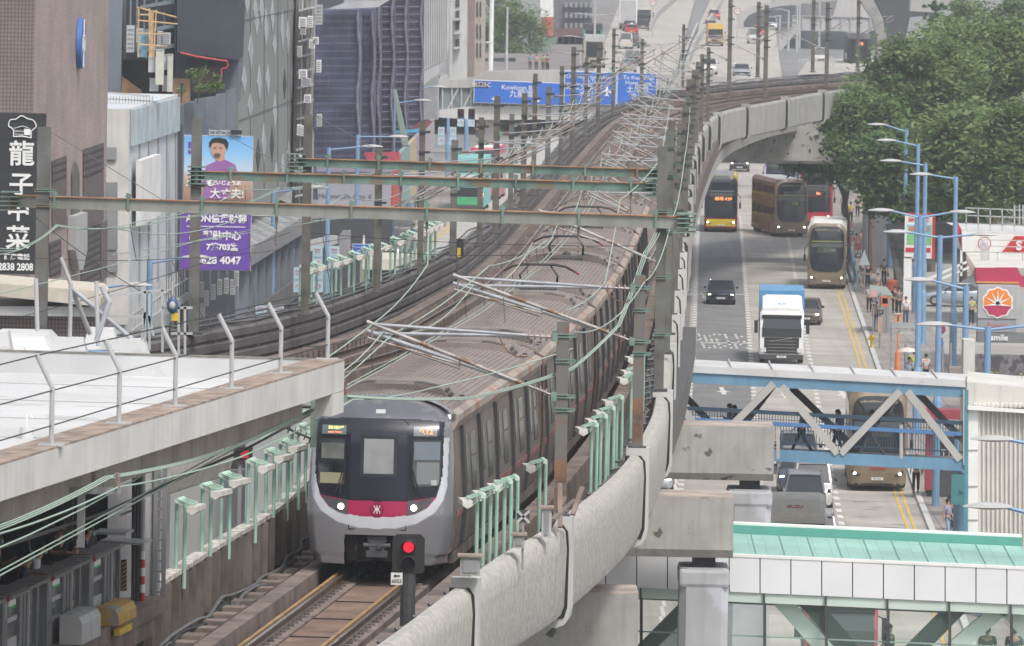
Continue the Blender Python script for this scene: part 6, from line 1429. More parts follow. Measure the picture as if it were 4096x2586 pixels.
def leafm(name, c1, c2, sc=.35):
 m = mat(name, c1, .65, var=0); n = m.node_tree.nodes; l = m.node_tree.links; tc = n.new('ShaderNodeTexCoord'); t = n.new('ShaderNodeTexNoise'); t.inputs['Scale'].default_value = sc; t.inputs['Detail'].default_value = 5; l.new(tc.outputs['Object'], t.inputs['Vector'])
 r = n.new('ShaderNodeMapRange'); r.inputs[1].default_value = .38; r.inputs[2].default_value = .62; l.new(t.outputs['Fac'], r.inputs[0]); x = n.new('ShaderNodeMix'); x.data_type = 'RGBA'; x.inputs[6].default_value = (*c1, 1); x.inputs[7].default_value = (*c2, 1); l.new(r.outputs[0], x.inputs[0]); l.new(x.outputs[2], n['Principled BSDF'].inputs['Base Color']); tl = n.new('ShaderNodeBsdfTranslucent'); l.new(x.outputs[2], tl.inputs[0]); mx = n.new('ShaderNodeMixShader'); mx.inputs[0].default_value = .4; l.new(n['Principled BSDF'].outputs[0], mx.inputs[1]); l.new(tl.outputs[0], mx.inputs[2]); l.new(mx.outputs[0], n['Material Output'].inputs[0]); return m
LG = [leafm('leaf_mid_green', (.09, .17, .05), (.17, .26, .09)), leafm('leaf_yellow_green', (.15, .22, .08), (.25, .32, .14))]
LD = [leafm('leaf_dark_green', (.06, .13, .045), (.1, .19, .065)), leafm('leaf_fresh_green', (.12, .2, .07), (.2, .28, .11))]
rp_ = empty('roof_plants', D(790, 330, 368), 'leafy potted shrubs of the roof garden beside the red pipe', 'plant'); foliage((0, 0, 0), (.95, .8, .7), 900, .09, LG, 5, rp_, 'foliage'); MB().ring([V(0, 0, -1), V(.1, 0, 0), V(.4, 0, .8)], .03, 5).build('stem', FM(.12, .09, .06), rp_)
rp2 = empty('roof_plants', D(860, 345, 368), 'small green plants at the right end of the roof garden', 'plant'); foliage((0, 0, 0), (.5, .4, .35), 350, .08, LG, 6, rp2, 'foliage')
for x, y, n_ in ((726, 340, 'left'), (772, 328, 'right')):
 t = empty('garden_lantern', D(x, y + 70, 366.5), 'black garden lantern on the terrace edge, %s one' % n_, 'lamp'); h_ = 60 * 366 / F; MB().tube((0, 0, 0), (0, 0, h_), .03).build('post', M['black'], t); MB().tube((0, 0, h_), (0, 0, h_ + .18), .06, 8, .1).build('lantern', M['dark'], t)
# 5 billboards
def poster(x0, y0, x1, y1, Y, label, m, name='billboard', cat='billboard'):
 k = Y / F; cx, cy = (x0 + x1) / 2, (y0 + y1) / 2; t = empty(name, D(cx, cy, Y), label, cat); w, h = (x1 - x0) * k, (y1 - y0) * k
 MB().bb(-w / 2, w / 2, 0, .4, -h / 2, h / 2).build('panel', m, t); MB().bb(-w / 2 - .03, w / 2 + .03, .05, .42, -h / 2 - .03, h / 2 + .03).build('frame', M['lgrey'], t)
 return t, (lambda x, y, d=-.02: V((x - cx) * k, d, (cy - y) * k)), k
bm = mat('billboard_sky', (.25, .45, .7), .5, var=0); n = bm.node_tree.nodes; l = bm.node_tree.links; tc = n.new('ShaderNodeTexCoord'); sx_ = n.new('ShaderNodeSeparateXYZ'); l.new(tc.outputs['Object'], sx_.inputs[0]); cr = n.new('ShaderNodeValToRGB'); mr = n.new('ShaderNodeMapRange'); mr.inputs[1].default_value = -1.6; mr.inputs[2].default_value = 1.6; l.new(sx_.outputs[2], mr.inputs[0]); l.new(mr.outputs[0], cr.inputs[0]); l.new(cr.outputs[0], n['Principled BSDF'].inputs['Base Color'])
e_ = cr.color_ramp.elements; e_[0].color = (.3, .17, .12, 1); e_[1].color = (.12, .36, .72, 1); e_[0].position = .05
for p_, c_2 in ((.25, (.42, .28, .2, 1)), (.38, (.5, .4, .36, 1)), (.46, (.5, .58, .68, 1)), (.7, (.25, .5, .78, 1))): q_ = cr.color_ramp.elements.new(p_); q_.color = c_2
t, B, k = poster(736, 546, 1009, 802, 361, 'large poster of a man in a purple shirt under a blue sky', bm)
pur = FM(.28, .12, .36); skp = FM(.5, .3, .22)
def pp(pts, m, name, d=-.02): pts = [(868 + (x - 868) * 1.22, 800 + (y - 800) * 1.07) for x, y in pts]; MB().poly([B(x, y, d) for x, y in pts], (0, .012, 0)).build(name, m, t)
pp([(828, 798), (822, 720), (834, 672), (866, 655), (885, 645), (905, 655), (928, 668), (935, 695), (918, 700), (905, 798)], pur, 'printed_shirt'); pp([(862, 650), (862, 620), (892, 620), (892, 650), (876, 658)], skp, 'printed_neck', -.03)
pp([(848, 590), (846, 612), (852, 634), (866, 646), (880, 644), (892, 630), (898, 605), (895, 585), (870, 578)], skp, 'printed_face', -.04); pp([(842, 604), (841, 585), (852, 571), (872, 567), (895, 572), (905, 588), (901, 612), (895, 606), (890, 592), (868, 586), (852, 588), (848, 600)], M['hair'], 'printed_hair', -.05)
pp([(856, 632), (862, 626), (874, 626), (880, 632), (874, 644), (862, 643)], FM(.12, .07, .05), 'printed_beard', -.05); pp([(854, 606), (864, 604), (864, 607), (854, 609)], M['black'], 'printed_eye', -.05); pp([(874, 604), (884, 605), (884, 608), (874, 607)], M['black'], 'printed_eye', -.05); pp([(842, 690), (925, 678), (930, 700), (850, 712)], FM(.24, .1, .3), 'printed_folded_arms', -.035)
MB().bb(*sorted((B(752, 0).x, B(780, 0).x)), -.03, -.01, *sorted((B(0, 570).z, B(0, 617).z))).build('logo_patch', FM(.13, .07, .35), t); text('AEON', 12 * k, Matrix.Translation(B(766, 600, -.04)) @ Matrix.Rotation(R(90), 4, 'X'), M['white'], t)
for s, x, y, sz in (('周', 762, 735, 34), ('者', 842, 733, 30), ('だいじょうぶ', 905, 733, 20), ('大丈夫!', 910, 777, 42)): text(s, sz * k, Matrix.Translation(B(x, y, -.06)) @ Matrix.Rotation(R(90), 4, 'X'), M['white'], t, bold=.012)
t, B, k = poster(722, 822, 1002, 1080, 361, 'purple finance sign with white Chinese text and phone number', FM(.13, .055, .35))
for s, x, y, sz in (('AEON信貸財務', 865, 877, 36), ('觀點中心', 888, 945, 38), ('7樓703室', 890, 990, 32), ('3628 4047', 875, 1043, 42)): text(s, sz * k, Matrix.Translation(B(x, y, -.03)) @ Matrix.Rotation(R(90), 4, 'X'), M['white'], t, bold=.015)
MB().bb(*sorted((B(745, 0).x, B(980, 0).x)), -.03, -.01, *sorted((B(0, 906).z, B(0, 909).z))).build('rule', M['white'], t); MB().ring(spline([B(778, 985, -.03), B(762, 965, -.03), B(760, 950, -.03), B(772, 940, -.03)], 4), .04, 6).build('pin_outline', M['white'], t)
a, b, = 0, 0
t = empty('floodlight_bracket', D(945, 530, 361), 'black floodlight and rack on top of the poster', 'floodlight'); MB().box((0, 0, 0), (.5, .3, .2)).build('lamp', M['black'], t); mb = MB(); mb.bar((-1.2, 0, .05), (-.2, 0, .05), .05); mb.bar((-1.2, 0, -.12), (-.2, 0, -.12), .05); [mb.bar((-1.2 + i * .25, 0, -.2), (-1.2 + i * .25, 0, .1), .04) for i in range(5)]; mb.build('rack', M['lgrey'], t)
# 6 diamond building
db = empty('diamond_building', (-15, 420, 0), 'grey-green tower with pale diamond reliefs on its facade', 'building'); do = db.location.copy()
d0, d1 = fpt(945, 300, 0, .3), fpt(1196, 300, 0, .3); dm = mat('grey_green_cladding', (.24, .25, .24), .7, var=.08, scale=.12)
P4 = [(d0.x, d0.y), (d1.x, d1.y), (d1.x - 15, d1.y), (d0.x - 15, d0.y)]; rel(prism(P4, 9.0, 34), do).build('wall', dm, db)
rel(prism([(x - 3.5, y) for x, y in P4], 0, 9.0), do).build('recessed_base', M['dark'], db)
q = random.Random(11)
lt, dk_ = mat('pale_relief', (.42, .45, .48), .6, var=.05), FM(.035, .04, .045)
for row, yb in ((0, -20), (1, 115), (2, 365), (3, 610), (4, 720)):
 for kx in range(8):
  x = 955 + kx * 32 + q.uniform(-6, 6) + row * 9 % 20; y = yb + q.uniform(-60, 90); h_ = q.uniform(45, 85); w2 = 11 * (1 - (x - 945) / 520)
  if x < 1180 and y + h_ < 760: fac([(x - w2, y), (x, y - h_), (x + w2, y), (x, y + h_)], .01, .02, 'diamond_relief', lt if q.random() < .85 else dk_, db, do, .3)
for x in (1000, 1055, 1110, 1150): fac([(x, 760), (x, -60), (x + 1.2, -60), (x + 1.2, 760)], .0, .03, 'cladding_joint', FM(.12, .125, .125), db, do, .3)
for y in (1, 2, 3, 4):
 zz = 9 + y * 5; a, b = V(d0.x, d0.y, zz) , V(d1.x, d1.y, zz); rel(MB().bar(a + fn_ * .02, b + fn_ * .02, .05, .03), do).build('cladding_joint', FM(.12, .125, .125), db)
# canopy strip below: grey awning with steps
aw = empty('grey_canopy', D(1060, 950, 400), 'long grey awning with stepped roof below the diamond tower', 'canopy'); ao = aw.location.copy()
P = [fpt(1002, 995, 0, 1.2), fpt(1240, 855, 0, 1.2)]; mb = MB().loft([[p + V(-2.5, 0, 1.1), p + V(0, 0, 0), p + V(0, 0, -.9), p + V(-2.5, 0, -.9)] for p in P]); rel(mb, ao).build('awning', M['grey'], aw)
for i in range(9): p = P[0].lerp(P[1], i / 9); rel(MB().bar(p + V(-2.4, 0, 1.12), p + V(0, 0, .05), .5, .1), ao).build('awning_rib', M['lgrey'], aw)
for i in range(8): p = P[0].lerp(P[1], i / 8 + .03); rel(MB().bar(p + V(-.4, 0, -.9), p + V(-.4, 0, -7), .5), ao).build('pier', slate, aw)
rel(MB().loft([[p + V(-.2, 0, -4.2), p + V(.0, 0, -4.2), p + V(.0, 0, -3.2), p + V(-.2, 0, -3.2)] for p in P]), ao).build('stair_band', M['panel'], aw)
# wall with air conditioners (alley side)
aw2 = empty('service_wall', D(1220, 400, 440), 'grimy cream service wall crowded with air conditioners and pipes', 'wall'); a2 = aw2.location.copy()
rel(MB().poly([D(1185, -60, 440), D(1255, -60, 440), D(1240, 900, 440), D(1165, 900, 440)], (0, 3, 0)), a2).build('wall', mat('grimy_cream', (.3, .28, .26), .85, var=.15, streak=.5, scale=.6), aw2)
for x in (1190, 1203, 1222, 1238): rel(MB().tube(D(x + 8, -60, 439.6), D(x - 8, 880, 439.6), .06, 6), a2).build('pipe', M['lgrey'] if x % 2 else M['grey'], aw2)
q = random.Random(4)
for y in range(40, 900, 62): rel(MB().poly([D(1195 - y * .02, y, 439), D(1262 - y * .02, y - 16, 439), D(1262 - y * .02, y - 8, 439), D(1195 - y * .02, y + 8, 439)], (0, .6, 0)), a2).build('ledge', M['lgrey'], aw2)
i = 0
nn_ = ['topmost', 'second', 'third', 'fourth', 'fifth', 'sixth', 'seventh', 'eighth', 'ninth', 'tenth', 'eleventh', 'twelfth', 'thirteenth', 'fourteenth', 'fifteenth', 'lowest']
for (x, y, w, h) in ((1262, 20, 28, 80), (1195, 70, 32, 45), (1230, 65, 22, 45), (1200, 110, 24, 30), (1252, 150, 22, 28), (1236, 160, 24, 34), (1188, 185, 20, 42), (1265, 242, 20, 48), (1195, 280, 34, 36), (1205, 315, 40, 30), (1216, 380, 28, 32), (1188, 500, 18, 42), (1266, 458, 22, 48), (1204, 505, 20, 40), (1178, 620, 28, 32), (1180, 657, 32, 34)):
 boxthing(x, y, x + w, y + h, 437.5, .6, 'air_conditioner', 'white air conditioner on the grimy service wall, %s from the top' % nn_[i], 'air conditioner', M['white'] if i % 3 else M['lgrey'], 'air conditioners on the service wall', 'grille'); i += 1
for j, (x, y) in enumerate(((795, 1130), (815, 1165), (842, 1140), (868, 1120), (895, 1115), (920, 1120), (800, 1215), (935, 1085))): boxthing(x, y, x + 20, y + 60, 364, .5, 'air_conditioner', 'white air conditioner under the purple sign, %s from the left' % ords[j], 'air conditioner', M['lgrey'], 'air conditioners under the purple sign', 'grille')
# 7 scaffolded building with violet netting
sb = empty('scaffolded_building', (-9, 560, 0), 'tall building wrapped in blue-violet scaffold netting', 'building'); so2 = sb.location.copy()
net = mat('violet_scaffold_net', (.08, .09, .155), .9, var=.3, scale=.5, streak=.5, stc=(.2, .17, .22)); net2 = mat('dark_violet_net', (.06, .06, .1), .9, var=.25, scale=.5, streak=.4, stc=(.16, .13, .16)); fold = mat('pale_violet_fold', (.17, .15, .22), .85, var=.15)
secs = [(1262, 1440, 44, 545), (1440, 1497, 40, 555), (1497, 1522, 20, 566), (1522, 1575, -60, 575), (1575, 1630, -60, 590), (1630, 1692, -60, 605)]
for i, (x0, x1, yt, Y) in enumerate(secs):
 face_([(x0, yt), (x1, yt - 4), (x1 - 6, 800), (x0 - 10, 800)], Y, 10, 'netting', net if i < 2 else net2, sb, so2)
 for y in range(60 if i < 2 else 0, 780, 30):
  rel(MB().tube(D(x0 - 2, y, Y - .15), D(x1 - 2, y - 2, Y - .15), .045, 5), so2).build('lift_pole', net2 if i < 2 else fold, sb)
 mb = MB()
 P = [D(x1 - 3 - 5 * math.sin(y / 50.) - y * .008, y, Y - .3) for y in range(max(yt, -60), 800, 20)]
 mb.ring(P, [.07 + .05 * abs(math.sin(j * .9)) for j in range(len(P))], 6); rel(mb, so2).build('net_fold', fold, sb)
face_([(1300, 40), (1510, 30), (1560, 0), (1380, 12)], 552, 1, 'scaffold_top', M['lgrey'], sb, so2)
tag(MB().poly([D(1268, -60, 620), D(1372, -60, 620), D(1372, 45, 620), D(1268, 45, 620)], (0, 5, 0)).build('glass_block', mat('banded_dark_glass', (.07, .08, .09), .3, var=.3, scale=.5)), 'dark banded office block peeping above the netting', 'building')
# hoardings
h1 = empty('grey_hoarding', D(1400, 760, 520), 'grey hoarding wall with mirror-written Millennium City 4 lettering', 'hoarding'); k = 520 / F
face_([(1265, 668), (1570, 672), (1560, 860), (1275, 860)], 520, .3, 'panel', mat('lilac_grey_panel', (.3, .3, .34), .7, var=.05, scale=.3), h1, h1.location)
face_([(1268, 668), (1570, 672), (1568, 690), (1268, 688)], 519.8, .2, 'top_strip', FM(.24, .22, .28), h1, h1.location)
text('Millennium City 4', 26 * k, face(((1380 - 1400) * k, -.05, (760 - 787) * k)), FM(.1, .1, .12), h1, sx=1.15)
tag(MB().poly([D(1456, 612, 530), D(1600, 608, 530), D(1590, 640, 530), D(1510, 652, 530), D(1470, 640, 530)], (0, .4, 0)).build('red_fascia', FM(.4, .05, .08)), 'curved red fascia board above the grey hoarding', 'fascia')
h2 = empty('colour_hoarding', D(1650, 650, 560), 'tall colourful hoarding with turquoise frame receding along the street', 'hoarding')
cols = [((1572, 1602), FM(.5, .08, .07)), ((1602, 1640), FM(.25, .36, .36)), ((1640, 1665), FM(.5, .42, .25)), ((1665, 1682), FM(.38, .3, .42)), ((1682, 1700), FM(.08, .4, .6)), ((1700, 1738), FM(.42, .38, .42))]
for (x0, x1), m in cols:
 yt = lambda x: 645 - (x - 1572) * 1.0; Y0 = 540 + (x0 - 1572) * .35; Y1 = 540 + (x1 - 1572) * .35
 mb = MB().loft([[D(x, yt(x), Y), D(x, 850 - (x - 1572) * .6, Y), D(x, 850 - (x - 1572) * .6, Y) + V(-.3, .2, 0), D(x, yt(x), Y) + V(-.3, .2, 0)] for x, Y in ((x0, Y0), (x1, Y1))]); rel(mb, h2.location).build('panel', m, h2)
face_([(1565, 525), (1690, 515), (1690, 528), (1565, 536)], 575, .3, 'turquoise_frame', FM(.08, .4, .6), h2, h2.location); face_([(1680, 485), (1735, 483), (1700, 520), (1640, 522)], 585, .3, 'dark_red_board', FM(.2, .06, .06), h2, h2.location)
mb = MB()
for i in range(5): mb.tube(D(1573 + i * 2, 360, 562), D(1612 + i * 5, 585, 560), .08, 5)
tag(mb.build('leaning_poles', FM(.2, .25, .22)), 'bundle of long poles leaning on the violet netting', 'poles')
# street level under hoarding: dark shopfronts, bent wall, banners
tag(MB().poly([D(1150, 878, 500), D(1570, 878, 500), D(1560, 1220, 500), D(1150, 1220, 500)], (0, 1, 0)).build('arcade_wall', FM(.05, .052, .06)), 'dark arcade shopfront below the grey hoarding', 'wall')
for x0, x1, y0, y1, Y, lab, m in ((1355, 1402, 925, 1080, 490, 'grey folded entrance wall with curly lettering beside the dark arcade', M['grey']), (1230, 1350, 945, 1010, 492, 'flat grey entrance slab left of the folded wall', M['lgrey'])):
 tag(MB().poly([D(x0, y0 + 22, Y), D(x1 - 30, y0, Y), D(x1, y0, Y), D(x1, y1 - 35, Y), D(x0, y1, Y)], (0, 1.2, 0)).build('entrance_wall', m), lab, 'wall')
tag(MB().bb(*sorted((PX(1458, 496), PX(1466, 496))), 496, 496.2, D(0, 970, 496).z, D(0, 915, 496).z).build('white_strip_light', M['white']), 'white vertical strip in the dark arcade', 'strip')
t = empty('street_sign', D(1460, 1000, 470), 'blue street sign reading How Ming Street on two posts', 'street sign'); k = 470 / F
MB().bb(-50 * k, 50 * k, 0, .06, -21 * k, 21 * k).build('panel', signblue, t); MB().bb(-52 * k, 52 * k, .02, .07, -23 * k, 23 * k).build('border', M['white'], t); text('How Ming Street', 14 * k, face((0, -.01, 8 * k)), M['white'], t); text('巧明街', 17 * k, face((-8 * k, -.01, -9 * k)), M['white'], t)
for s in (-1, 1): MB().bb(s * 40 * k - .04, s * 40 * k + .04, .08, .14, -2.5, 0).build('post', M['lgrey'], t)
# 8 white panel building + others beyond
for pts, Y, lab, m, nm in ((((1668, -60), (1800, -60), (1795, 200), (1752, 300), (1752, 480), (1690, 480), (1690, 300)), 640, 'white vertical-panelled building beyond the scaffold netting', mat('white_vertical_panels', (.42, .43, .44), .75, var=.08, streak=.3, scale=.3), 'panelled_building'),
                       (((1795, -60), (1870, -60), (1868, 320), (1795, 320)), 660, 'pale building with dark stair openings next to the white panels', M['conc_l'], 'pale_building'),
                       (((1866, -60), (1900, -60), (1896, 310), (1864, 310)), 661, 'narrow brown building corner right of the stair openings', mat('brownish_wall', (.22, .18, .175), .8, var=.08), 'brown_corner'),
                       (((1900, -60), (1942, -60), (1938, 300), (1897, 310)), 664, 'cream building face with narrow windows left of the green tree', mat('cream_wall', (.4, .36, .33), .8, var=.08), 'cream_building')):
 t = empty(nm, D(pts[0][0], 300, Y), lab, 'building'); rel(MB().poly([D(x, y, Y) for x, y in pts], (0, 10, 0)), t.location).build('wall', m, t)
 if nm == 'pale_building':
  for y in (0, 45, 90, 160): rel(MB().poly([D(1822, y, Y - .1), D(1838, y - 4, Y - .1), D(1838, y + 28, Y - .1), D(1822, y + 30, Y - .1)], (0, .1, 0)), t.location).build('opening', M['dark'], t)
  for y in (75, 130, 190): rel(MB().poly([D(1815, y, Y - .8), D(1842, y - 3, Y - .8), D(1842, y + 6, Y - .8), D(1815, y + 9, Y - .8)], (0, .8, 0)), t.location).build('ledge', M['lgrey'], t)
  rel(MB().tube(D(1802, -60, Y - .6), D(1800, 310, Y - .6), .2, 8), t.location).build('pipe', M['lgrey'], t)
 if nm == 'cream_building':
  for x in (1907, 1920):
   for y in (10, 100, 175): rel(MB().poly([D(x, y, Y - .1), D(x + 5, y - 3, Y - .1), D(x + 5, y + 55, Y - .1), D(x, y + 58, Y - .1)], (0, .1, 0)), t.location).build('window', M['dark'], t)
 if nm == 'panelled_building':
  for x in range(1680, 1795, 9): rel(MB().tube(D(x, -60, Y - .05), D(x, 285 - (x - 1690) * .5 if x > 1690 else 260, Y - .05), .06, 5), t.location).build('panel_rib', M['lgrey'], t)
  rel(MB().poly([D(1695, 340, Y - .2), D(1750, 300, Y - .2), D(1750, 480, Y - .2), D(1695, 480, Y - .2)], (0, .1, 0)), t.location).build('shaded_base', M['grey'], t)
# far shops right of the tree
def farb(pts, Y, lab, m, nm='shop_building', cat='building', dep=12):
 t = empty(nm, D(pts[0][0], pts[0][1], Y), lab, cat); rel(MB().poly([D(x, y, Y) for x, y in pts], (0, dep, 0)), t.location).build('wall', m, t); return t
t = farb([(2212, -60), (2365, -60), (2372, 118), (2215, 150)], 1010, 'grey factory block with rows of air conditioners beyond the footbridge', FM(.16, .16, .18))
for r_ in range(3):
 for cidx in range(6): x = 2258 + cidx * 20; y = 10 + r_ * 42; rel(MB().poly([D(x, y, 1009), D(x + 13, y - 1, 1009), D(x + 13, y + 20, 1009), D(x, y + 21, 1009)], (0, .8, 0)), t.location).build('air_conditioner', M['grey'], t)
farb([(2215, 118), (2378, 108), (2378, 138), (2250, 150), (2215, 152)], 1008, 'maroon awning over the far arcade shops', FM(.16, .08, .09), 'maroon_awning', 'awning', 2)
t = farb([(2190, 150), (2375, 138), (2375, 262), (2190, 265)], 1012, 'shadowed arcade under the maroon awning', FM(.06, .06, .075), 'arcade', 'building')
for x in (2225, 2250, 2275, 2300, 2330): rel(MB().poly([D(x, 150, 1011), D(x + 6, 150, 1011), D(x + 5, 260, 1011), D(x - 1, 260, 1011)], (0, .5, 0)), t.location).build('column', M['grey'], t)
t = farb([(2160, -60), (2212, -60), (2214, 68), (2162, 70)], 1000, 'white vertical signboard with a large black character beyond the tree', M['white'], 'signboard', 'sign', 1); text('大', 26 * 1000 / F, face((D(2186, 12, 1000).x - t.location.x, -.6, D(0, 12, 1000).z - t.location.z)), M['black'], t); text('大', 26 * 1000 / F, face((D(2190, 48, 1000).x - t.location.x, -.6, D(0, 48, 1000).z - t.location.z)), M['black'], t)
farb([(2164, 70), (2214, 68), (2212, 145), (2170, 145)], 1003, 'coral red shop wall under the white signboard', FM(.55, .13, .1), 'red_wall', 'wall', 1)
farb([(2075, 172), (2180, 160), (2185, 205), (2078, 210)], 960, 'grey-green awning under the street tree', FM(.2, .25, .24), 'green_awning', 'awning', 3); farb([(2160, 160), (2232, 148), (2228, 172), (2185, 190), (2165, 205)], 965, 'sloping green side awning by the blue shopfront', FM(.17, .24, .2), 'green_awning', 'awning', 2)
farb([(2150, 205), (2190, 195), (2190, 262), (2150, 270)], 970, 'blue shopfront pillar with red advert beyond the footbridge', FM(.07, .17, .33), 'shopfront', 'building', 1); farb([(2160, 200), (2180, 180), (2180, 235), (2160, 240)], 968, 'red advert panel on the blue shopfront', FM(.5, .12, .1), 'advert_panel', 'sign', .3); farb([(2075, 208), (2152, 208), (2150, 285), (2075, 285)], 985, 'dark shop opening beneath the green awning', M['dark'], 'shop_opening', 'building', 1)
farb([(1935, 235), (2062, 232), (2062, 290), (1935, 290)], 900, 'dark green board fence with faint lettering below the tree', FM(.04, .055, .055), 'board_fence', 'fence', 1)
farb([(2380, -60), (2640, -60), (2640, 0), (2600, 60), (2570, 60), (2380, 75)], 1500, 'pale hazy building beyond the far traffic', M['conc_far'], 'far_building');
for i in range(5): tag(MB().poly([D(2425 + i * 40, 20, 1490), D(2445 + i * 40, 18, 1490), D(2445 + i * 40, 50, 1490), D(2425 + i * 40, 52, 1490)], (0, .5, 0)).build('far_window', FM(.2, .22, .23)), 'hazy window of the pale far building, %s from the left' % ords[i], 'window', 'windows of the pale far building')
# poles and lamps at far street
def slamp(base, top, arms, label, m='blue', r=.15, group='street lamps', Ydepth=None):
 """arms: list of lamp-centre px,py ; Y same as pole"""
 Y = top.y; t = empty('street_lamp', V(top.x, Y, base), label, 'street lamp', group); h = top.z - base
 MB().ring([V(0, 0, 0), V(0, 0, h * .28), V(0, 0, h * .3), V(0, 0, h)], [r * 1.35, r * 1.35, r * .95, r * .8], 8).build('pole', M[m], t)
 for px, py in arms:
  p = D(px, py, Y) - V(top.x, Y, base); s = 1 if p.x > 0 else -1; L = abs(p.x); w = .62
  MB().tube((0, 0, h - .12), p - V(s * w * .8, 0, .02), .055, 6).build('arm', M[m], t)
  mb = MB(); sc = []
  for q_, (a, b) in zip((-1, -.75, -.3, .2, .7, 1), ((.05, .05), (.1, .1), (.16, .15), (.18, .15), (.12, .08), (.02, .02))):
   x = p.x + s * q_ * w; sc.append([V(x, -a, p.z - .02), V(x, -a * .6, p.z + b * .7), V(x, a * .6, p.z + b * .7), V(x, a, p.z - .02), V(x, 0, p.z - b * .55)])
  mb.loft(sc); mb.build('lamp_head', M['lgrey'] if m == 'blue' else M['grey'], t, smooth=True)
 return t
for i, (x, y, lx, ly, Y) in enumerate(((340, 1150, 545, 1140, 308), (600, 1042, 790, 1030, 331), (925, 873, 1055, 862, 372), (1095, 762, 1268, 750, 420), (1316, 592, 1490, 586, 474), (1432, 540, 1595, 547, 501), (1577, 408, 1692, 402, 580), (1643, 355, 1756, 348, 617), (1797, 243, 1895, 239, 717), (1872, 178, 1955, 171, 792))):
 slamp(0, D(x, y, Y), [(lx, ly)], 'blue street lamp of the left row, %s from the near end' % ords[i])
t = slamp(0, D(1968, -30, 820), [], 'tall white post before the green tree', 'white', .28, 'tall posts')
for i, (x, y, l1, l2) in enumerate(((2345, 148, (2272, 145), (2420, 146)), (2318, 212, (2235, 209), (2397, 214)), (2380, 58, (2310, 56), (2450, 59)), (2648, 180, (2568, 168), (2735, 170)), (2030, 28, (1985, 22), (1985, 22)))):
 slamp(ZF, D(x, y, 900 - i * 12), [l1, l2], 'grey twin-arm street lamp on the far road, %s of the far group' % ords[i], 'lgrey', .14, 'far street lamps')
for i, (x, y, lx, ly) in enumerate(((3190, 20, 3225, 15), (3155, 42, 3155 - 40, 38), (3120, 60, 3110, 66), (3200, -30, 3170, 22), (3280, -40, 3280, -50), (3305, 20, 3315, 28), (3260, 38, 3262, 30), (2380, 5, 2355, 10))): slamp(ZF, D(x, y, 980 + i * 9), [(lx, ly)], 'thin grey lamp pole near the girder bridge, %s of its cluster' % ords[i], 'lgrey', .13, 'far lamp poles')
# banners
def banner(x, y, w, h, Y, label):
 t = empty('street_banner', D(x, y, Y), label, 'banner', 'light blue street banners'); k = Y / F; MB().bb(-w * k / 2, w * k / 2, 0, .04, -h * k / 2, h * k / 2).build('cloth', FM(.42, .55, .63), t)
 text('HKSAR', w * .22 * k, face((0, -.02, h * .34 * k)), M['red'], t); text('EST 25', w * .18 * k, face((0, -.02, h * .22 * k)), M['red'], t); text('GRAND', w * .22 * k, face((0, -.02, 0)), FM(.1, .3, .5), t); MB().ring(spline([V(-w * .3 * k, -.02, -h * .3 * k), V(0, -.02, -h * .18 * k), V(w * .25 * k, -.02, -h * .25 * k), V(0, -.02, -h * .38 * k)], 4), .02, 5).build('swirl', FM(.5, .15, .15), t)
for i, (x, y, w, h, Y) in enumerate(((1270, 1030, 40, 90, 440), (1337, 1030, 40, 90, 440), (1194, 1120, 40, 100, 425), (1272, 1120, 42, 100, 425), (1044, 1258, 46, 70, 400), (1115, 1258, 40, 70, 400), (1765, 545, 26, 72, 620), (1812, 545, 26, 72, 620), (1843, 472, 26, 70, 700), (1886, 472, 26, 70, 700))): banner(x, y, w, h, Y, 'pale blue street banner with red lettering, %s from the near left' % (ords[i]))
# far and near trees
def tree(name, base, cr, n, size, mats, seed, label, trunk_h, group=None, tr_=.25):
 t = empty(name, base, label, 'tree', group); cx, cy, cz = cr[0]; q = random.Random(seed)
 mb = MB(); top = V(cx * .6, cy * .6, cz + cr[1][2] * .3); mb.ring([V(0, 0, 0), top * .35 + V(.1, 0, 0), top * .7, top], [tr_, tr_ * .8, tr_ * .5, tr_ * .15], 8)
 for _ in range(9):
  a = top * q.uniform(.4, .8); b = V(cx + q.uniform(-.8, .8) * cr[1][0], cy + q.uniform(-.6, .6) * cr[1][1], cz + q.uniform(-.2, .8) * cr[1][2]); mb.ring([a, a.lerp(b, .5) + V(0, 0, .4), b], [tr_ * .4, tr_ * .25, .03], 5)
 mb.build('trunk', FM(.12, .09, .07), t); foliage(cr[0], cr[1], n, size, mats, seed, t); return t
b = D(2060, 150, 950); tree('broadleaf_tree', V(b.x, 950, ZF), ((0, 0, b.z - ZF), (3.6, 3, 4.6)), 5200, .3, LG, 21, 'green street tree left of the white signboard beyond the footbridge', 5)
b = D(1985, 60, 960); tree('broadleaf_tree', V(b.x, 960, ZF), ((0, 0, b.z - ZF), (2.6, 2.4, 4.8)), 3200, .3, LG, 22, 'green tree behind the tall white post at top left', 5)
for x, y, n_ in ((1930, 500, 'left'), (2000, 505, 'right')): b = G(x, 535, 0); t = empty('street_shrub', b, 'dark potted shrub under the sign footbridge, %s one' % n_, 'shrub'); foliage((0, 0, 1.2), (.9, .9, .9), 500, .16, LD, 30 + x, t, 'foliage'); MB().tube((0, 0, 0), (0, 0, .5), .3, 10).build('pot', M['grey'], t)
b = G(2025, 520, 0); t = empty('street_shrub', b, 'bright yellow-green shrub under the sign footbridge', 'shrub'); foliage((0, 0, 1.2), (1.2, .9, .9), 400, .16, [FM(.2, .3, .04), FM(.12, .2, .04)], 77, t, 'foliage')
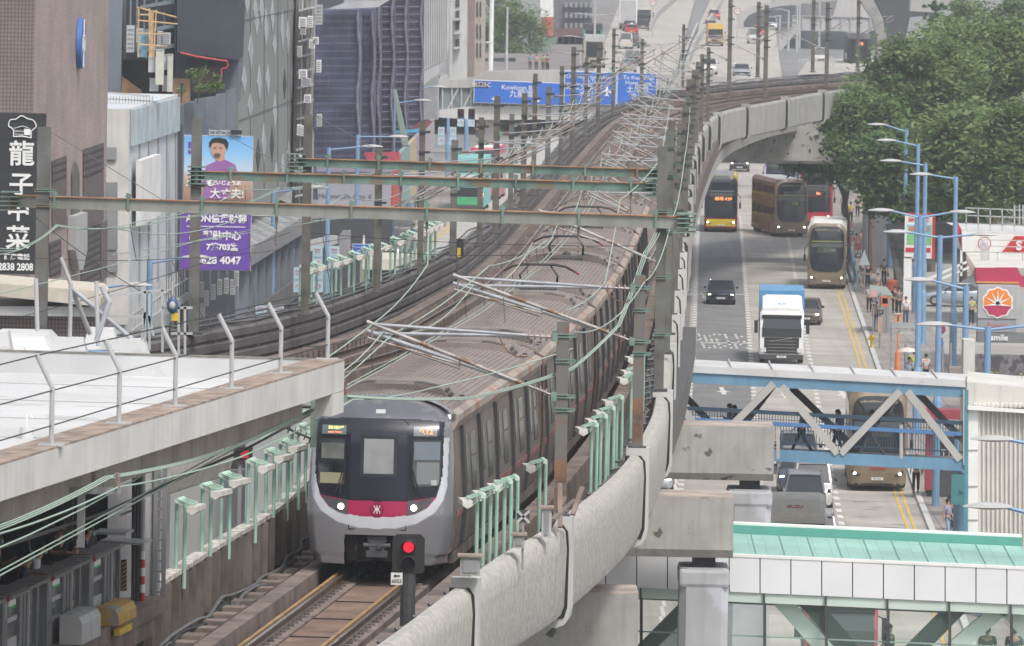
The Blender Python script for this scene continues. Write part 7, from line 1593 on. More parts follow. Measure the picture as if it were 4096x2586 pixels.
# ================================================================== VEHICLES (front faces -Y, origin under the front centre)
def wheels(t, xs, ys, r=.33, w=.22):
 for y in ys:
  for s in (-1, 1):
   MB().tube((s * (xs - w), y, r), (s * xs, y, r), r, 16).build('tyre', M['rubber'], t)
   MB().tube((s * (xs - w * .3), y, r), (s * (xs + .01), y, r), r * .58, 12).build('rim', M['chrome'], t)
def loftsec(secs):
 """secs: list of (y, [(x,z)...] half profile from bottom centre out to top centre)"""
 mb = MB(); out = []
 for y, pr in secs: out.append([V(x, y, z) for x, z in pr] + [V(-x, y, z) for x, z in reversed(pr)])
 return mb.loft(out)
def car(p, rz, kind, col, label, group=None, lit=True, rear=False, metal=.3, top=None):
 """kind: hatch sedan suv van taxi mpv; if rear, the tail faces the camera"""
 t = empty('parked_car' if False else {'van': 'van', 'mpv': 'people_carrier', 'taxi': 'taxi', 'suv': 'suv_car'}.get(kind, 'car'), p, label, {'van': 'van', 'taxi': 'taxi'}.get(kind, 'car'), group, rz=rz + (math.pi if rear else 0))
 if rear: t.location = Vector(p) + V(math.sin(rz) * -4.4, 4.4, 0) * 1.0
 m = mat('car_paint_%02x%02x%02x' % tuple(int(c * 255) for c in col), col, .25, metal, var=.04, scale=1, coat=.5) if ('cp', col) not in _fm else _fm[('cp', col)]; _fm[('cp', col)] = m
 L, Wd, Hh = dict(hatch=(4.1, .88, 1.48), sedan=(4.65, .91, 1.45), taxi=(4.7, .88, 1.5), suv=(4.6, .92, 1.72), mpv=(4.8, .9, 1.88), van=(4.7, .85, 1.98))[kind]
 hood = {'hatch': .95, 'sedan': 1.15, 'taxi': 1.15, 'suv': 1.1, 'mpv': .75, 'van': .45}[kind]; hz = {'hatch': .92, 'sedan': .88, 'taxi': .9, 'suv': 1.05, 'mpv': 1.08, 'van': 1.12}[kind]; belt = hz + .06
 rake = {'van': .45, 'mpv': .75}.get(kind, .85)
 def pr(w, zt, zb=.22): return [(0, zb), (w * .86, zb), (w * .96, zb + .1), (w, zb + .33), (w * .97, zt - .12), (w * .9, zt - .02), (w * .7, zt), (0, zt + .02)]
 secs = [(0.0, pr(Wd * .8, hz - .32, .3)), (.08, pr(Wd * .92, hz - .2, .24)), (.35, pr(Wd, hz - .08)), (hood, pr(Wd, belt)), (L * .6, pr(Wd, belt + .03)), (L - .5, pr(Wd, belt + .05)), (L - .08, pr(Wd * .95, belt - .02, .26)), (L, pr(Wd * .88, belt - .1, .32))]
 loftsec(secs).build('body', m, t, smooth=True)
 tail = {'sedan': L - .75, 'taxi': L - .8}.get(kind, L - .12); tr0 = {'sedan': L - 1.5, 'taxi': L - 1.5}.get(kind, L - .45)
 def gr(w, z): return [(0, belt - .02), (w, belt - .02), (w, z), (0, z + .001)]
 a = [(hood - .02, gr(Wd * .86, belt + .0)), (hood + rake, [(0, belt - .02), (Wd * .92, belt - .02), (Wd * .76, Hh - .06), (0, Hh - .05)]), (tr0, [(0, belt - .02), (Wd * .92, belt - .02), (Wd * .76, Hh - .05), (0, Hh - .05)]), (tail, gr(Wd * .86, belt + .02))]
 loftsec(a).build('windows', M['glass'], t)
 a = [(hood + rake - .06, [(0, Hh - .06), (Wd * .7, Hh - .07), (Wd * .66, Hh - .01), (0, Hh)]), (hood + rake + .4, [(0, Hh - .08), (Wd * .78, Hh - .09), (Wd * .7, Hh - .0), (0, Hh + .02)]), (tr0 - .1, [(0, Hh - .08), (Wd * .78, Hh - .09), (Wd * .7, Hh - .01), (0, Hh + .01)]), (tr0 + .05, [(0, Hh - .07), (Wd * .7, Hh - .08), (Wd * .64, Hh - .03), (0, Hh - .01)])]
 loftsec(a).build('roof', top or m, t, smooth=True)
 mb = MB()
 for s in (-1, 1):
  mb.bar((s * Wd * .88, hood, belt), (s * Wd * .74, hood + rake, Hh - .05), .06); mb.bar((s * Wd * .9, (hood + tail) / 2 + .3, belt), (s * Wd * .77, (hood + tail) / 2 + .3, Hh - .06), .07); mb.bar((s * Wd * .88, tail, belt), (s * Wd * .74, tr0, Hh - .05), .08)
 mb.build('pillar', m, t)
 for s in (-1, 1):
  MB().box((s * (Wd + .1), hood + .35, belt + .08), (.16, .1, .13)).build('mirror', M['black'] if kind != 'taxi' else m, t)
  hm = M['head'] if lit else M['headoff']; MB().ball((s * Wd * .74, .12, hz - .28), (.14, .1, .07), 8, 6).build('headlight', hm, t)
  MB().box((s * Wd * .8, L - .03, belt - .12), (.2, .08, .18)).build('tail_light', M['red'], t)
 MB().bb(-Wd * .42, Wd * .42, -.012, .06, .42, hz - .34).build('grille', M['black'], t); MB().bb(-.26, .26, -.03, -.01, .36, .47).build('number_plate', M['plate'], t)
 text('HK 2%d' % (len(label) * 7 % 900 + 100), .1, face((0, -.035, .415)), M['black'], t)
 MB().bb(-.26, .26, L + .0, L + .02, .5, .62).build('number_plate', FM(.6, .45, .08), t)
 if kind == 'taxi': MB().box((0, hood + 1.3, Hh + .08), (.4, .14, .14)).build('roof_sign', M['white'], t)
 wheels(t, Wd, (.8, L - .85)); return t
def double_decker(p, rz, cols, label, route, led, name='double_decker_bus', H_=4.3, band=None, logo=None, plate='TE 9163', kmb=True, roofc=None, lit=True):
 """cols: lower, upper front body, side"""
 t = empty(name, p, label, 'bus', 'double-decker buses', rz=rz); L, w = 11.3, 1.25
 lo, up, side = [mat('bus_paint_%d_%d_%d' % tuple(int(c * 255) for c in q), q, .45, 0, var=.06, coat=.12) if ('bp', q) not in _fm else _fm[('bp', q)] for q in cols]
 for q, m in zip(cols, (lo, up, side)): _fm[('bp', q)] = m
 b = MB(); b.loft([[V(x, y, z) for x, z in ((-w, .3), (w, .3), (w, H_ - .25), (w - .12, H_ - .04), (w - .3, H_), (-w + .3, H_), (-w + .12, H_ - .04), (-w, H_ - .25))] for y in (.35, L)]); b.build('body', side, t)
 def fw_(z): return w if z < H_ - .4 else w - .35 * ((z - H_ + .4) / .4) ** 2
 def fyb(x, z): u = abs(x) / w; return .0 + .30 * max(0, u - .55) ** 2 * 4 + (.08 * max(0, z - 1.3) ** 1.2) * .5 + (.5 * max(0, z - H_ + .5) ** 2 * 1.6) + .1 * max(0, .8 - z)
 def grid(z0, z1, x0, x1, off, m, nm, nx=20, nz=14):
  mb = MB(); vs = []
  for j in range(nz + 1):
   z = lerp(z0, z1, j / nz)
   for i in range(nx + 1):
    x = lerp(x0, x1, i / nx); k_ = fw_(z) / w; x *= k_; vs.append(V(x, fyb(x, z) - off, z))
  W2 = nx + 1; mb.add(vs, [(j * W2 + i, j * W2 + i + 1, (j + 1) * W2 + i + 1, (j + 1) * W2 + i) for j in range(nz) for i in range(nx)]); return mb.build(nm, m, t, smooth=True)
 grid(.28, 1.25, -w, w, 0, lo, 'front_lower'); grid(1.25, H_, -w, w, 0, up, 'front_upper')
 def oval(zb, zt, hw, off, m, nm):
  pts = []; n = 28
  for k_ in range(n):
   a = 2 * math.pi * k_ / n; ca, sa = math.cos(a), math.sin(a); e = .45
   pts.append((hw * abs(ca) ** e * (1 if ca > 0 else -1), (zb + zt) / 2 + (zt - zb) / 2 * abs(sa) ** e * (1 if sa > 0 else -1)))
  mb = MB(); c = (0, (zb + zt) / 2); rings = [[V(c[0] + (x - c[0]) * r, fyb(c[0] + (x - c[0]) * r, c[1] + (z - c[1]) * r) - off, c[1] + (z - c[1]) * r) for x, z in pts] for r in (1, .75, .5, .25, .05)]
  mb.loft(rings, True, False); return mb.build(nm, m, t, smooth=True)
 if kmb: oval(1.12, 4.12, 1.13, .02, M['glass'], 'windscreen')
 else: grid(1.1, 2.3, -1.12, 1.12, .02, M['glass'], 'windscreen'); grid(2.35, 4.05, -1.1, 1.1, .02, M['glass'], 'upper_window')
 grid(2.36, 2.72, -.62, .62, .035, FM(.05, .055, .05, .3), 'destination_box', 6, 3); grid(3.1, 3.16, -1.0, 1.0, .03, FM(.3, .32, .08) if kmb else M['grey'], 'grab_rail', 8, 1)
 if route: text(route, .3, face((.18, fyb(0, 2.5) - .06, 2.54)), led, t, sx=1.1)
 grid(2.75, 3.0, -1.05, 1.05, .03, FM(.1, .11, .11, .2), 'deck_line', 8, 2)
 for s in (-1, 1):
  MB().ring([V(s * 1.2, .1, 3.0), V(s * 1.45, -.2, 2.7), V(s * 1.45, -.2, 2.2)], .03, 5).build('mirror_arm', M['black'], t); MB().box((s * 1.45, -.2, 2.05), (.16, .12, .42)).build('mirror', M['black'], t)
  hx = s * .98; MB().poly([(hx - s * .24, fyb(.74, .8) - .03, .7), (hx + s * .14, fyb(1.1, .8) - .0, .95), (hx + s * .16, fyb(1.1, .8) - .0, .75), (hx - s * .1, fyb(.9, .7) - .03, .62)], (0, .04, 0)).build('headlight', FM(.05, .05, .055, .2), t)
  MB().ball((hx, fyb(.98, .75) - .03, .76), (.07, .04, .05), 8, 6).build('headlamp', M['head'], t)
 grid(.22, .34, -w * .97, w * .97, .01, M['black'], 'front_skirt', 8, 1); MB().bb(-.26, .26, fyb(0, .5) - .05, fyb(0, .5) - .02, .48, .6).build('number_plate', M['plate'], t); text(plate, .11, face((0, fyb(0, .5) - .056, .54)), M['black'], t)
 if band: grid(.45, 1.0, -w * .9, w * .9, .012, band, 'front_band', 12, 3)
 if logo: text(logo, .17, face((0, fyb(0, 1.0) - .04, 1.0)), FM(.5, .05, .05), t, bold=.004)
 mb, mc = MB(), MB()
 for s in (-1, 1):
  for (z0, z1) in ((1.35, 2.15), (2.95, 3.75)):
   for k_ in range(7): mb.bb(s * (w + .0), s * (w + .015), .9 + k_ * 1.45, .9 + k_ * 1.45 + 1.3, z0, z1)
 mb.build('side_windows', M['glass'], t); MB().bb(-w + .3, w - .3, .8, L - .3, H_, H_ + .03).build('roof_panel', roofc or M['lgrey'], t)
 wheels(t, w, (2.6, 8.6, 9.9), .48, .3); return t
YW = M['ledy']; AM = M['amber']
gold, dgold, wht = (.21, .165, .11), (.19, .15, .105), (.62, .62, .6)
def at(px, py): return G(px, py, .015)
rzr = -.027
double_decker(at(2882, 930), rzr, ((.2, .02, .02), (.03, .03, .03), (.5, .38, .03)), 'yellow and red double-decker with black front and route A29', '機場 A29', AM, kmb=False, band=FM(.6, .45, .02), plate='HK 9052', roofc=M['grey'])
double_decker(at(3166, 950), .13, (gold, gold, (.16, .05, .045)), 'gold-fronted double-decker with dark red side showing route 118', '118', FM(.5, .75, .15), plate='SY 4050', roofc=M['lgrey'])
double_decker(at(3262, 905), -.05, ((.45, .03, .05), (.45, .03, .05), (.45, .03, .05)), 'bright red double-decker route 80 half hidden behind the gold one', '80', AM, kmb=False, plate='PV 3318')
double_decker(at(3120, 800), -.06, ((.6, .4, .03), (.12, .07, .28), (.12, .07, .28)), 'purple and yellow double-decker under the far portal', '', AM, kmb=False, plate='KX 210')
double_decker(at(3305, 1158), rzr - .02, (gold, dgold, wht), 'gold double-decker with white roof at the bus stop', '213M', FM(.3, .35, .3), plate='CN 4477', roofc=M['white'])
double_decker(at(3508, 1966), rzr + .0, (gold, gold, gold), 'gold double-decker passing under the blue truss footbridge, plate TE 9163', '', AM, logo='九巴KMB', plate='TE 9163', roofc=M['white'])
car(at(2883, 1220), rzr, 'sedan', (.04, .045, .065), 'dark blue sedan driving alone in the asphalt lane')
car(at(3222, 1302), rzr - .05, 'hatch', (.12, .1, .09), 'brown hatchback with lit headlights behind the blue-boxed lorry')
# lorry
def lorry(p, rz, cab, box, label, name='box_lorry', boxm=None, H_=3.6, deflect=True, word=None):
 t = empty(name, p, label, 'lorry', None, rz=rz); w = 1.2
 b = MB(); b.loft([[V(x, y, z) for x, z in ((-w, .45), (w, .45), (w, zt), (w - .1, zt + .1), (-w + .1, zt + .1), (-w, zt))] for y, zt in ((.0, 1.9), (.12, 2.3), (.3, 2.75), (2.0, 2.85))]); b.build('cab', cab, t)
 MB().add([V(-1.08, -.03, 1.45), V(1.08, -.03, 1.45), V(1.08, -.03, 1.92), V(-1.08, -.03, 1.92), V(1.02, .13, 2.5), V(-1.02, .13, 2.5)], [(0, 1, 2, 3), (3, 2, 4, 5)]).build('windscreen', M['glass'], t); MB().bb(-1.1, 1.1, .05, .2, 2.5, 2.66).build('visor', M['black'], t)
 MB().bb(-.95, .95, -.03, .0, .55, 1.42).build('grille', M['black'], t)
 for k_ in range(4): MB().bb(-.78, .78, -.045, -.03, .68 + k_ * .18, .71 + k_ * .18).build('grille_bar', M['grey'], t)
 MB().bar((-.6, -.05, 1.2), (.6, -.05, 1.42), .03).build('badge_bar', M['chrome'], t); MB().bb(-w, w, -.1, .25, .25, .5).build('bumper', M['dark'], t); MB().bb(-.26, .26, -.12, -.1, .32, .43).build('number_plate', M['plate'], t); text('YK 610', .1, face((0, -.125, .375)), M['black'], t)
 for s in (-1, 1): MB().bb(s * .85, s * 1.15, -.06, .0, .62, .85).build('headlight', M['headoff'], t); MB().box((s * 1.42, .1, 2.0), (.2, .18, .7)).build('mirror', M['black'], t); MB().bar((s * 1.2, .15, 2.4), (s * 1.42, .12, 2.3), .04).build('mirror_arm', M['black'], t)
 if deflect:
  MB().loft([[V(x, y, z) for x, z in ((-w + .05, 2.84), (w - .05, 2.84), (w - .12, zt), (w - .3, zt + .08), (-w + .3, zt + .08), (-w + .12, zt))] for y, zt in ((.35, 2.95), (.9, 3.4), (1.7, 3.62))]).build('wind_deflector', cab, t)
  if word: text(word, .22, Matrix.Translation((0, .6, 3.24)) @ Matrix.Rotation(R(38), 4, 'X'), FM(.1, .35, .65) if word != 'ISUZU' else M['red'], t, bold=.006)
 MB().bb(-1.24, 1.24, 2.2, 9, .95, H_ + .28).build('cargo_box', box, t); MB().bb(-1.22, 1.22, 2.25, 8.95, H_ + .28, H_ + .3).build('box_roof', boxm or box, t); wheels(t, w, (1.3, 6.4, 7.6), .5, .3); return t
lorry(at(3125, 1455), rzr, M['white'], FM(.1, .3, .55, .4), 'white-cab container lorry with bright blue box', word='港 縱')
lorry(at(3175, 2385), rzr, mat('cream_white_cab', (.62, .6, .55), .4, var=.05), M['white'], 'cream lorry with wind deflector near the teal roof, left lane', H_=1.0, word='ISUZU')
# queue below the truss bridge
q4 = 'cars queueing below the truss bridge'
car(at(3190, 1900), rzr, 'suv', (.1, .1, .11), 'dark grey car just emerging under the blue bottom chord', q4); car(at(3192, 1985), rzr, 'mpv', (.09, .11, .16), 'blue-grey people carrier at the left of the queue', q4); car(at(3250, 2045), rzr, 'van', (.6, .6, .58), 'white van in the middle of the queue', q4)
car(at(3218, 2090), rzr, 'mpv', (.13, .13, .15), 'dark grey people carrier ahead of the white van', q4); t = car(at(3265, 2275), rzr, 'van', (.2, .2, .25), 'grey van with roof rack right behind the teal footbridge roof', q4)
mb = MB(); [mb.bar((-.6, 1.2 + .55 * i, 2.04), (.6, 1.2 + .55 * i, 2.04), .04) for i in range(5)]; [mb.bar((s * .6, 1.1, 2.04), (s * .6, 3.6, 2.04), .04) for s in (-1, 1)]; mb.build('roof_rack', M['lgrey'], t)
car(at(2610, 1978), rzr, 'hatch', (.5, .52, .55), 'white car glimpsed between the portals beside the parapet')
# far side of portal
car(at(2812, 690), rzr, 'mpv', (.65, .65, .65), 'white people carrier beyond the A29 bus', lit=True); car(at(2958, 688), rzr, 'suv', (.05, .05, .055), 'dark car under the far portal edge'); car(at(2790, 735), rzr, 'sedan', (.05, .055, .06), 'dark car with a headlight on by the railway parapet');
# seen through the glazed bridge
lorry(G(3360, 2760, 0), rzr, FM(.28, .05, .06), M['grey'], 'red-cab lorry seen through the glazed footbridge', H_=2.6, deflect=False)
# far traffic on the raised road
def fa(px, py): return G(px, py, ZF + .01)
lorry(fa(2572, 116), 0, FM(.45, .42, .36), FM(.4, .38, .33), 'tan tipper lorry right of the far white box truck', H_=2.2, deflect=False)
gf, gn_ = 'far traffic heading away', 'far traffic coming towards us'
t = empty('box_truck', fa(2512, 119), 'white box truck with open back among the far traffic', 'lorry', gf); MB().bb(-1.25, 1.25, 0, 6.5, .9, 4.3).build('box', M['white'], t); MB().bb(-1.1, 1.1, -.02, 0, 1.0, 4.1).build('rear_door', M['lgrey'], t); MB().bb(-1.2, 1.2, -.1, .2, .5, .9).build('bumper', M['dark'], t); wheels(t, 1.15, (1, 5.6), .45, .3)
for kind, px, py, col, lab, rear in (('mpv', 2515, 108, (.6, .6, .6), 'white people carrier in front of the far box truck', True), ('sedan', 2518, 126, (.06, .06, .07), 'dark sedan behind the far white people carrier', True), ('taxi', 2527, 142, (.5, .04, .06), 'red taxi with silver roof in the far left lanes', True),
  ('van', 2503, 197, (.6, .6, .6), 'white van left of the far dark pickup', True), ('mpv', 2530, 194, (.07, .1, .11), 'dark teal people carrier beside the far white van', True), ('suv', 2530, 265, (.04, .045, .06), 'black car nearest the blue signs', True), ('hatch', 2513, 292, (.4, .42, .45), 'silver hatchback partly hidden by the blue signs', True),
  ('taxi', 2858, 79, (.5, .05, .07), 'red and white taxi at the top of the flyover', False), ('hatch', 2843, 125, (.25, .26, .28), 'grey hatchback ahead of the far red taxi', False), ('suv', 2836, 299, (.6, .6, .6), 'white off-road car on the flyover nearest the viaduct', False), ('sedan', 2968, 312, (.4, .4, .43), 'silver sedan almost hidden by the viaduct edge', False),
  ('van', 3018, 176, (.55, .55, .53), 'white van right of the yellow minibus', False), ('taxi', 3042, 147, (.5, .1, .1), 'red-striped taxi behind the far white van', False), ('mpv', 3085, 122, (.6, .6, .6), 'white people carrier at the right end of the flyover', False), ('hatch', 3062, 95, (.6, .6, .6), 'white hatchback farthest right on the flyover', False), ('van', 3283, 262, (.55, .55, .55), 'white van on the bend under the girder bridge', False)):
 car(fa(px, py), 0, kind, col, lab, gf if rear else gn_, lit=False, rear=rear, top=M['lgrey'] if kind == 'taxi' else None)
def minibus(p, rz, label, body, roof, H_=2.7, w=1.02, L=7, name='minibus', stripe=None, grp=None):
 t = empty(name, p, label, 'minibus', grp, rz=rz); MB().loft([[V(x, y, z) for x, z in ((-w, .3), (w, .3), (w, H_ - .5), (w - .15, H_ - .1), (w - .4, H_), (-w + .4, H_), (-w + .15, H_ - .1), (-w, H_ - .5))] for y in (.0, L)]).build('body', body, t)
 MB().loft([[V(x, y, z) for x, z in ((-w + .05, H_ - .55), (w - .05, H_ - .55), (w - .1, H_ + .1), (-w + .1, H_ + .1))] for y in (-.05, L - .2)]).build('roof', roof, t)
 MB().bb(-.9, .9, -.06, .0, 1.15, H_ - .6).build('windscreen', M['glass'], t)
 if stripe: MB().bb(-w, w, -.03, .0, .95, 1.1).build('stripe', stripe, t)
 MB().bb(-w, w, -.06, .1, .25, .5).build('bumper', M['dark'], t); MB().bb(-.45, .45, -.04, 0, .6, .85).build('grille', M['black'], t)
 for s in (-1, 1): MB().tube((s * .75, -.04, .72), (s * .75, .0, .72), .12, 10).build('headlight', M['headoff'], t); MB().box((s * 1.2, -.1, 1.7), (.14, .1, .3)).build('mirror', M['black'], t)
 mb = MB()
 for s in (-1, 1):
  for k_ in range(4): mb.bb(s * w, s * (w + .015), .6 + k_ * 1.5, 1.9 + k_ * 1.5, 1.2, 1.95)
 mb.build('side_windows', M['glass'], t); wheels(t, w, (1.0, 5.4), .36, .22); return t
minibus(fa(2861, 185), 0, 'bright yellow minibus with purple stripe on the far flyover', FM(.6, .38, .06), FM(.65, .42, .1), stripe=FM(.2, .06, .25), grp=gn_)
t = minibus(fa(2377, 272), 0, 'beige bus seen from behind on the far left road', FM(.4, .36, .3), M['lgrey'], 3.4, 1.2, 10, 'bus', grp=gf); minibus(fa(2371, 208), 0, 'green and dark bus on the far left road', FM(.1, .3, .2), M['dark'], 3.2, 1.2, 9, 'bus', grp=gf)
t = minibus(D(3434, 282, 905), 0, 'tall dark coach rounding the bend under the girder bridge', M['dark'], M['grey'], 4.1, 1.3, 10, 'coach'); text('118', .5, face((.1, -.1, 3.0)), AM, t)
# left street vehicles
def lt_(px, py): return G(px, py, .02)
t = empty('double_decker_bus', lt_(1872, 846), 'teal and green double-decker seen from behind on the left street', 'bus', None, rz=-.05); MB().bb(-1.25, 1.25, 0, 11, .35, 4.25).build('body', FM(.2, .5, .5), t); MB().bb(-1.1, 1.1, -.02, 0, 1.15, 1.9).build('rear_window', M['glass'], t); MB().bb(-1.25, 1.25, -.03, 0, .5, 1.1).build('lower_panel', FM(.06, .35, .15), t); MB().bb(-1.0, 1.0, -.025, 0, 2.1, 2.9).build('advert', FM(.55, .6, .6), t); MB().bb(-1.2, 1.2, -.05, .1, .2, .5).build('bumper', M['dark'], t)
for s in (-1, 1): MB().bb(s * 1.05, s * 1.2, -.04, 0, 1.2, 1.5).build('tail_light', M['amber'], t)
MB().bb(-1.0, 1.0, -.02, 0, 3.1, 3.8).build('upper_window', M['glass'], t); wheels(t, 1.2, (2.6, 8), .48, .3)
t = double_decker(lt_(1935, 800), -.05, ((.55, .05, .08), (.55, .05, .08), (.5, .06, .1)), 'red double-decker ahead of the teal one on the left street', '', AM, kmb=False, plate='JL 118', roofc=M['white'])
minibus(lt_(1515, 1255), -.1, 'cream-topped bus behind the lamp stands on the left street', FM(.3, .27, .2), mat('cream_bus_roof', (.6, .56, .48), .5, var=.05), 3.2, 1.2, 9, 'bus')
car(lt_(1545, 1120), -.1, 'van', (.6, .6, .6), 'white van ahead of the cream-topped bus', lit=False)
# ================================================================== RIGHT SIDE
for i, (x, y, arms, Y) in enumerate(((3568, 470, [(3452, 457)], 554), (3626, 520, [(3508, 499)], 525), (3673, 577, [(3545, 562)], 495), (3702, 655, [(3562, 644)], 460), (3824, 708, [(3682, 698)], 439), (3681, 862, [(3524, 842), (3850, 849)], 385), (3761, 941, [(3588, 928), (3940, 939)], 362), (3865, 1146, [(3674, 1120)], 315), (3952, 1307, [(3736, 1298), (4170, 1302)], 286), (4180, 1770, [(3968, 1757)], 226), (4180, 2050, [(3950, 2027)], 201))):
 slamp(.1, D(x, y, Y), arms, 'blue street lamp on the right pavement, %s from the far end' % (ords + ['last'])[i], group='right street lamps')
# pylon sign
def G0(px, py): return G(px, py, .12)
b = G0(3660, 1208); Y = b.y; k = Y / F; t = empty('petrol_price_sign', (D(3677, 1000, Y).x, Y, 0), 'tall red and white petrol station sign with a green picture panel', 'sign'); q = lambda x, y: ((x - 3677) * k, D(3677, y, Y).z)
def rect(x0, x1, y0, y1, d, m, nm, par=None, dep=.02): a = q(x0, y1); c = q(x1, y0); return MB().bb(a[0], c[0], d, d + dep, a[1], c[1]).build(nm, m, par or t)
rect(3617, 3648, 1030, 1212, 0, M['white'], 'column', dep=.5); rect(3618, 3738, 855, 1035, 0, M['white'], 'cabinet', dep=.5); rect(3728, 3740, 853, 1037, -.03, M['red'], 'red_side', dep=.55); rect(3618, 3738, 853, 860, -.03, M['red'], 'red_top')
rect(3627, 3724, 900, 978, -.03, FM(.2, .5, .55), 'picture_panel'); rect(3627, 3724, 940, 978, -.04, FM(.2, .5, .2), 'picture_field'); rect(3634, 3716, 908, 925, -.045, FM(.5, .2, .12), 'picture_temple'); rect(3622, 3722, 992, 1010, -.03, M['red'], 'red_bar'); a = q(3673, 880); text('SINOPEC', 21 * k, face((a[0], -.05, a[1])), M['red'], t, bold=.01); a = q(3668, 1024); text('AJBU', 14 * k, face((a[0], -.05, a[1])), FM(.1, .25, .55), t)
# stone wall and trees' ground behind
tag(MB().poly([D(3545, 900, 520), D(3600, 1190, 512), D(3640, 1190, 512), D(3640, 1050, 514), D(3900, 1060, 514), D(3900, 880, 520)], (0, 1.2, 0)).build('stone_retaining_wall', gridmat('mossy_stone', (.1, .1, .09), (.05, .05, .045), .8, .5, .05)), 'dark mossy stone retaining wall behind the petrol sign', 'wall')
tag(MB().poly([D(3850, 1130, 508), D(3905, 1095, 508), D(3960, 1180, 508), D(3960, 1200, 508), D(3850, 1190, 508)], (0, 1.5, 0)).build('white_ramp', M['lgrey']), 'pale sloping ramp wall behind the silver car', 'ramp')
mb = MB()
for a, b in (((3705, 1120), (3875, 1045)), ((3760, 1118), (3878, 1070)), ((3845, 940), (3845, 1105))): mb.bar(D(*a, 500), D(*b, 500), .14)
tag(mb.build('ramp_handrail', M['white']), 'white handrail slanting up to the petrol station canopy', 'handrail')
c = car(G0(3700, 1222), R(90) - .04, 'sedan', (.33, .38, .43), 'silver-blue sedan parked sideways at the petrol station', lit=False); c.rotation_euler = (0, 0, R(-90)); c.location = (D(3688, 1220, 503).x, 504, .13)
# canopies
cn = empty('petrol_canopy', D(4000, 960, 480), 'white and red petrol station canopy with rooftop railings', 'canopy'); co = cn.location.copy()
def cf(pts, Y, dep, m, nm): return rel(MB().poly([D(x, y, Y) for x, y in pts], (0, dep, 0)), co).build(nm, m, cn)
cf([(3848, 925), (4200, 945), (4200, 1010), (3850, 1008)], 482, 9, M['white'], 'fascia'); cf([(4008, 1010), (4060, 945), (4200, 950), (4200, 1012)], 481.8, .3, M['red'], 'red_panel'); cf([(3830, 890), (3850, 925), (3850, 1008), (3835, 960)], 483, .3, M['red'], 'side_fascia')
rel(MB().loft([[D(3848, 924, 482), D(4200, 944, 482)], [D(3848, 924, 482) + V(-.3, 12, 0), D(4200, 944, 482) + V(0, 12, 0)]], False), co).build('roof', M['roofw'], cn)
c_4 = D(4076, 985, 481.5); text('S', .75, face(tuple(c_4 - co)), M['white'], cn, bold=.03); c_5 = D(3938, 975, 481.7); MB().ring([c_5 - co + V(.38 * math.cos(a), 0, .38 * math.sin(a)) for a in [i * math.pi / 10 for i in range(21)]], .03, 5).build('round_logo', M['red'], cn); text('easy', .2, face(tuple(c_5 - co)), M['grey'], cn)
mb = MB()
for yy in (832, 862, 895): mb.bar(D(3860, yy, 484), D(4200, yy + 14, 484), .06)
for x in range(3865, 4200, 48): mb.bar(D(x, 925, 484), D(x, 832 + (x - 3860) * .04, 484), .06)
rel(mb, co).build('railing', M['lgrey'], cn);
for x in (4058, 4078, 4092): rel(MB().bar(D(x, 900, 486), D(x, 820, 486), .08), co).build('post', M['lgrey'], cn)
cp = empty('petrol_canopy', D(4000, 1100, 430), 'lower canopy with crimson fascia and gold stripe above the flower logo', 'canopy'); cpo = cp.location.copy()
def cf2(pts, Y, dep, m, nm): return rel(MB().poly([D(x, y, Y) for x, y in pts], (0, dep, 0)), cpo).build(nm, m, cp)
crim = FM(.42, .03, .09); cf2([(3902, 1072), (4070, 1072), (4085, 1105), (4200, 1108), (4200, 1150), (4085, 1150), (4075, 1140), (3906, 1137)], 430, .6, crim, 'fascia'); cf2([(3906, 1127), (4075, 1130), (4075, 1136), (3906, 1133)], 429.8, .2, FM(.55, .3, .08), 'gold_stripe'); cf2([(3862, 1010), (3902, 1072), (3906, 1137), (3868, 1050)], 430.6, .3, FM(.4, .3, .3), 'side_fascia')
rel(MB().loft([[D(3902, 1071, 430), D(4200, 1075, 430)], [D(3862, 1010, 448), D(4200, 1012, 448)]], False), cpo).build('roof', mat('canopy_roof', (.6, .58, .54), .8, var=.1, scale=.6), cp)
mb = MB()
for x, y0, y1 in ((3925, 950, 1040), (3932, 960, 1048), (3940, 970, 1055), (3948, 985, 1062), (3955, 998, 1065)): mb.bar(D(x, y1, 438), D(x, y0, 438), .06)
for yy in (960, 985, 1010): mb.bar(D(3925, yy, 438), D(4200, yy + 6, 438), .05)
for x in (3990, 4090): mb.bar(D(x, 1010, 438), D(x, 1075, 438), .05)
rel(mb, cpo).build('railing', M['lgrey'], cp)
# flower sign
Y = 400; k = Y / F; t = empty('flower_logo_sign', D(3990, 1250, Y), 'grey sign tower with an orange and crimson flower logo', 'sign'); B = lambda x, y, d=0: V((x - 3990) * k, d, (1250 - y) * k)
MB().bb(B(3912, 0).x, B(4066, 0).x, 0, 1.2, B(0, 1275).z, B(0, 1145).z).build('panel', mat('sign_grey', (.36, .37, .39), .5, var=.03), t); MB().bb(B(3912, 0).x, B(4066, 0).x, .05, 1.2, B(0, 1330).z, B(0, 1277).z).build('mid_panel', FM(.26, .27, .3), t); MB().bb(B(3912, 0).x, B(4200, 0).x, .05, 1.2, B(0, 1372).z, B(0, 1332).z).build('lower_panel', FM(.16, .17, .18), t); MB().bb(B(4066, 0).x, B(4200, 0).x, 1.5, 2.2, B(0, 1330).z, B(0, 1170).z).build('side_wing', M['lgrey'], t)
fc = B(3990, 1211)
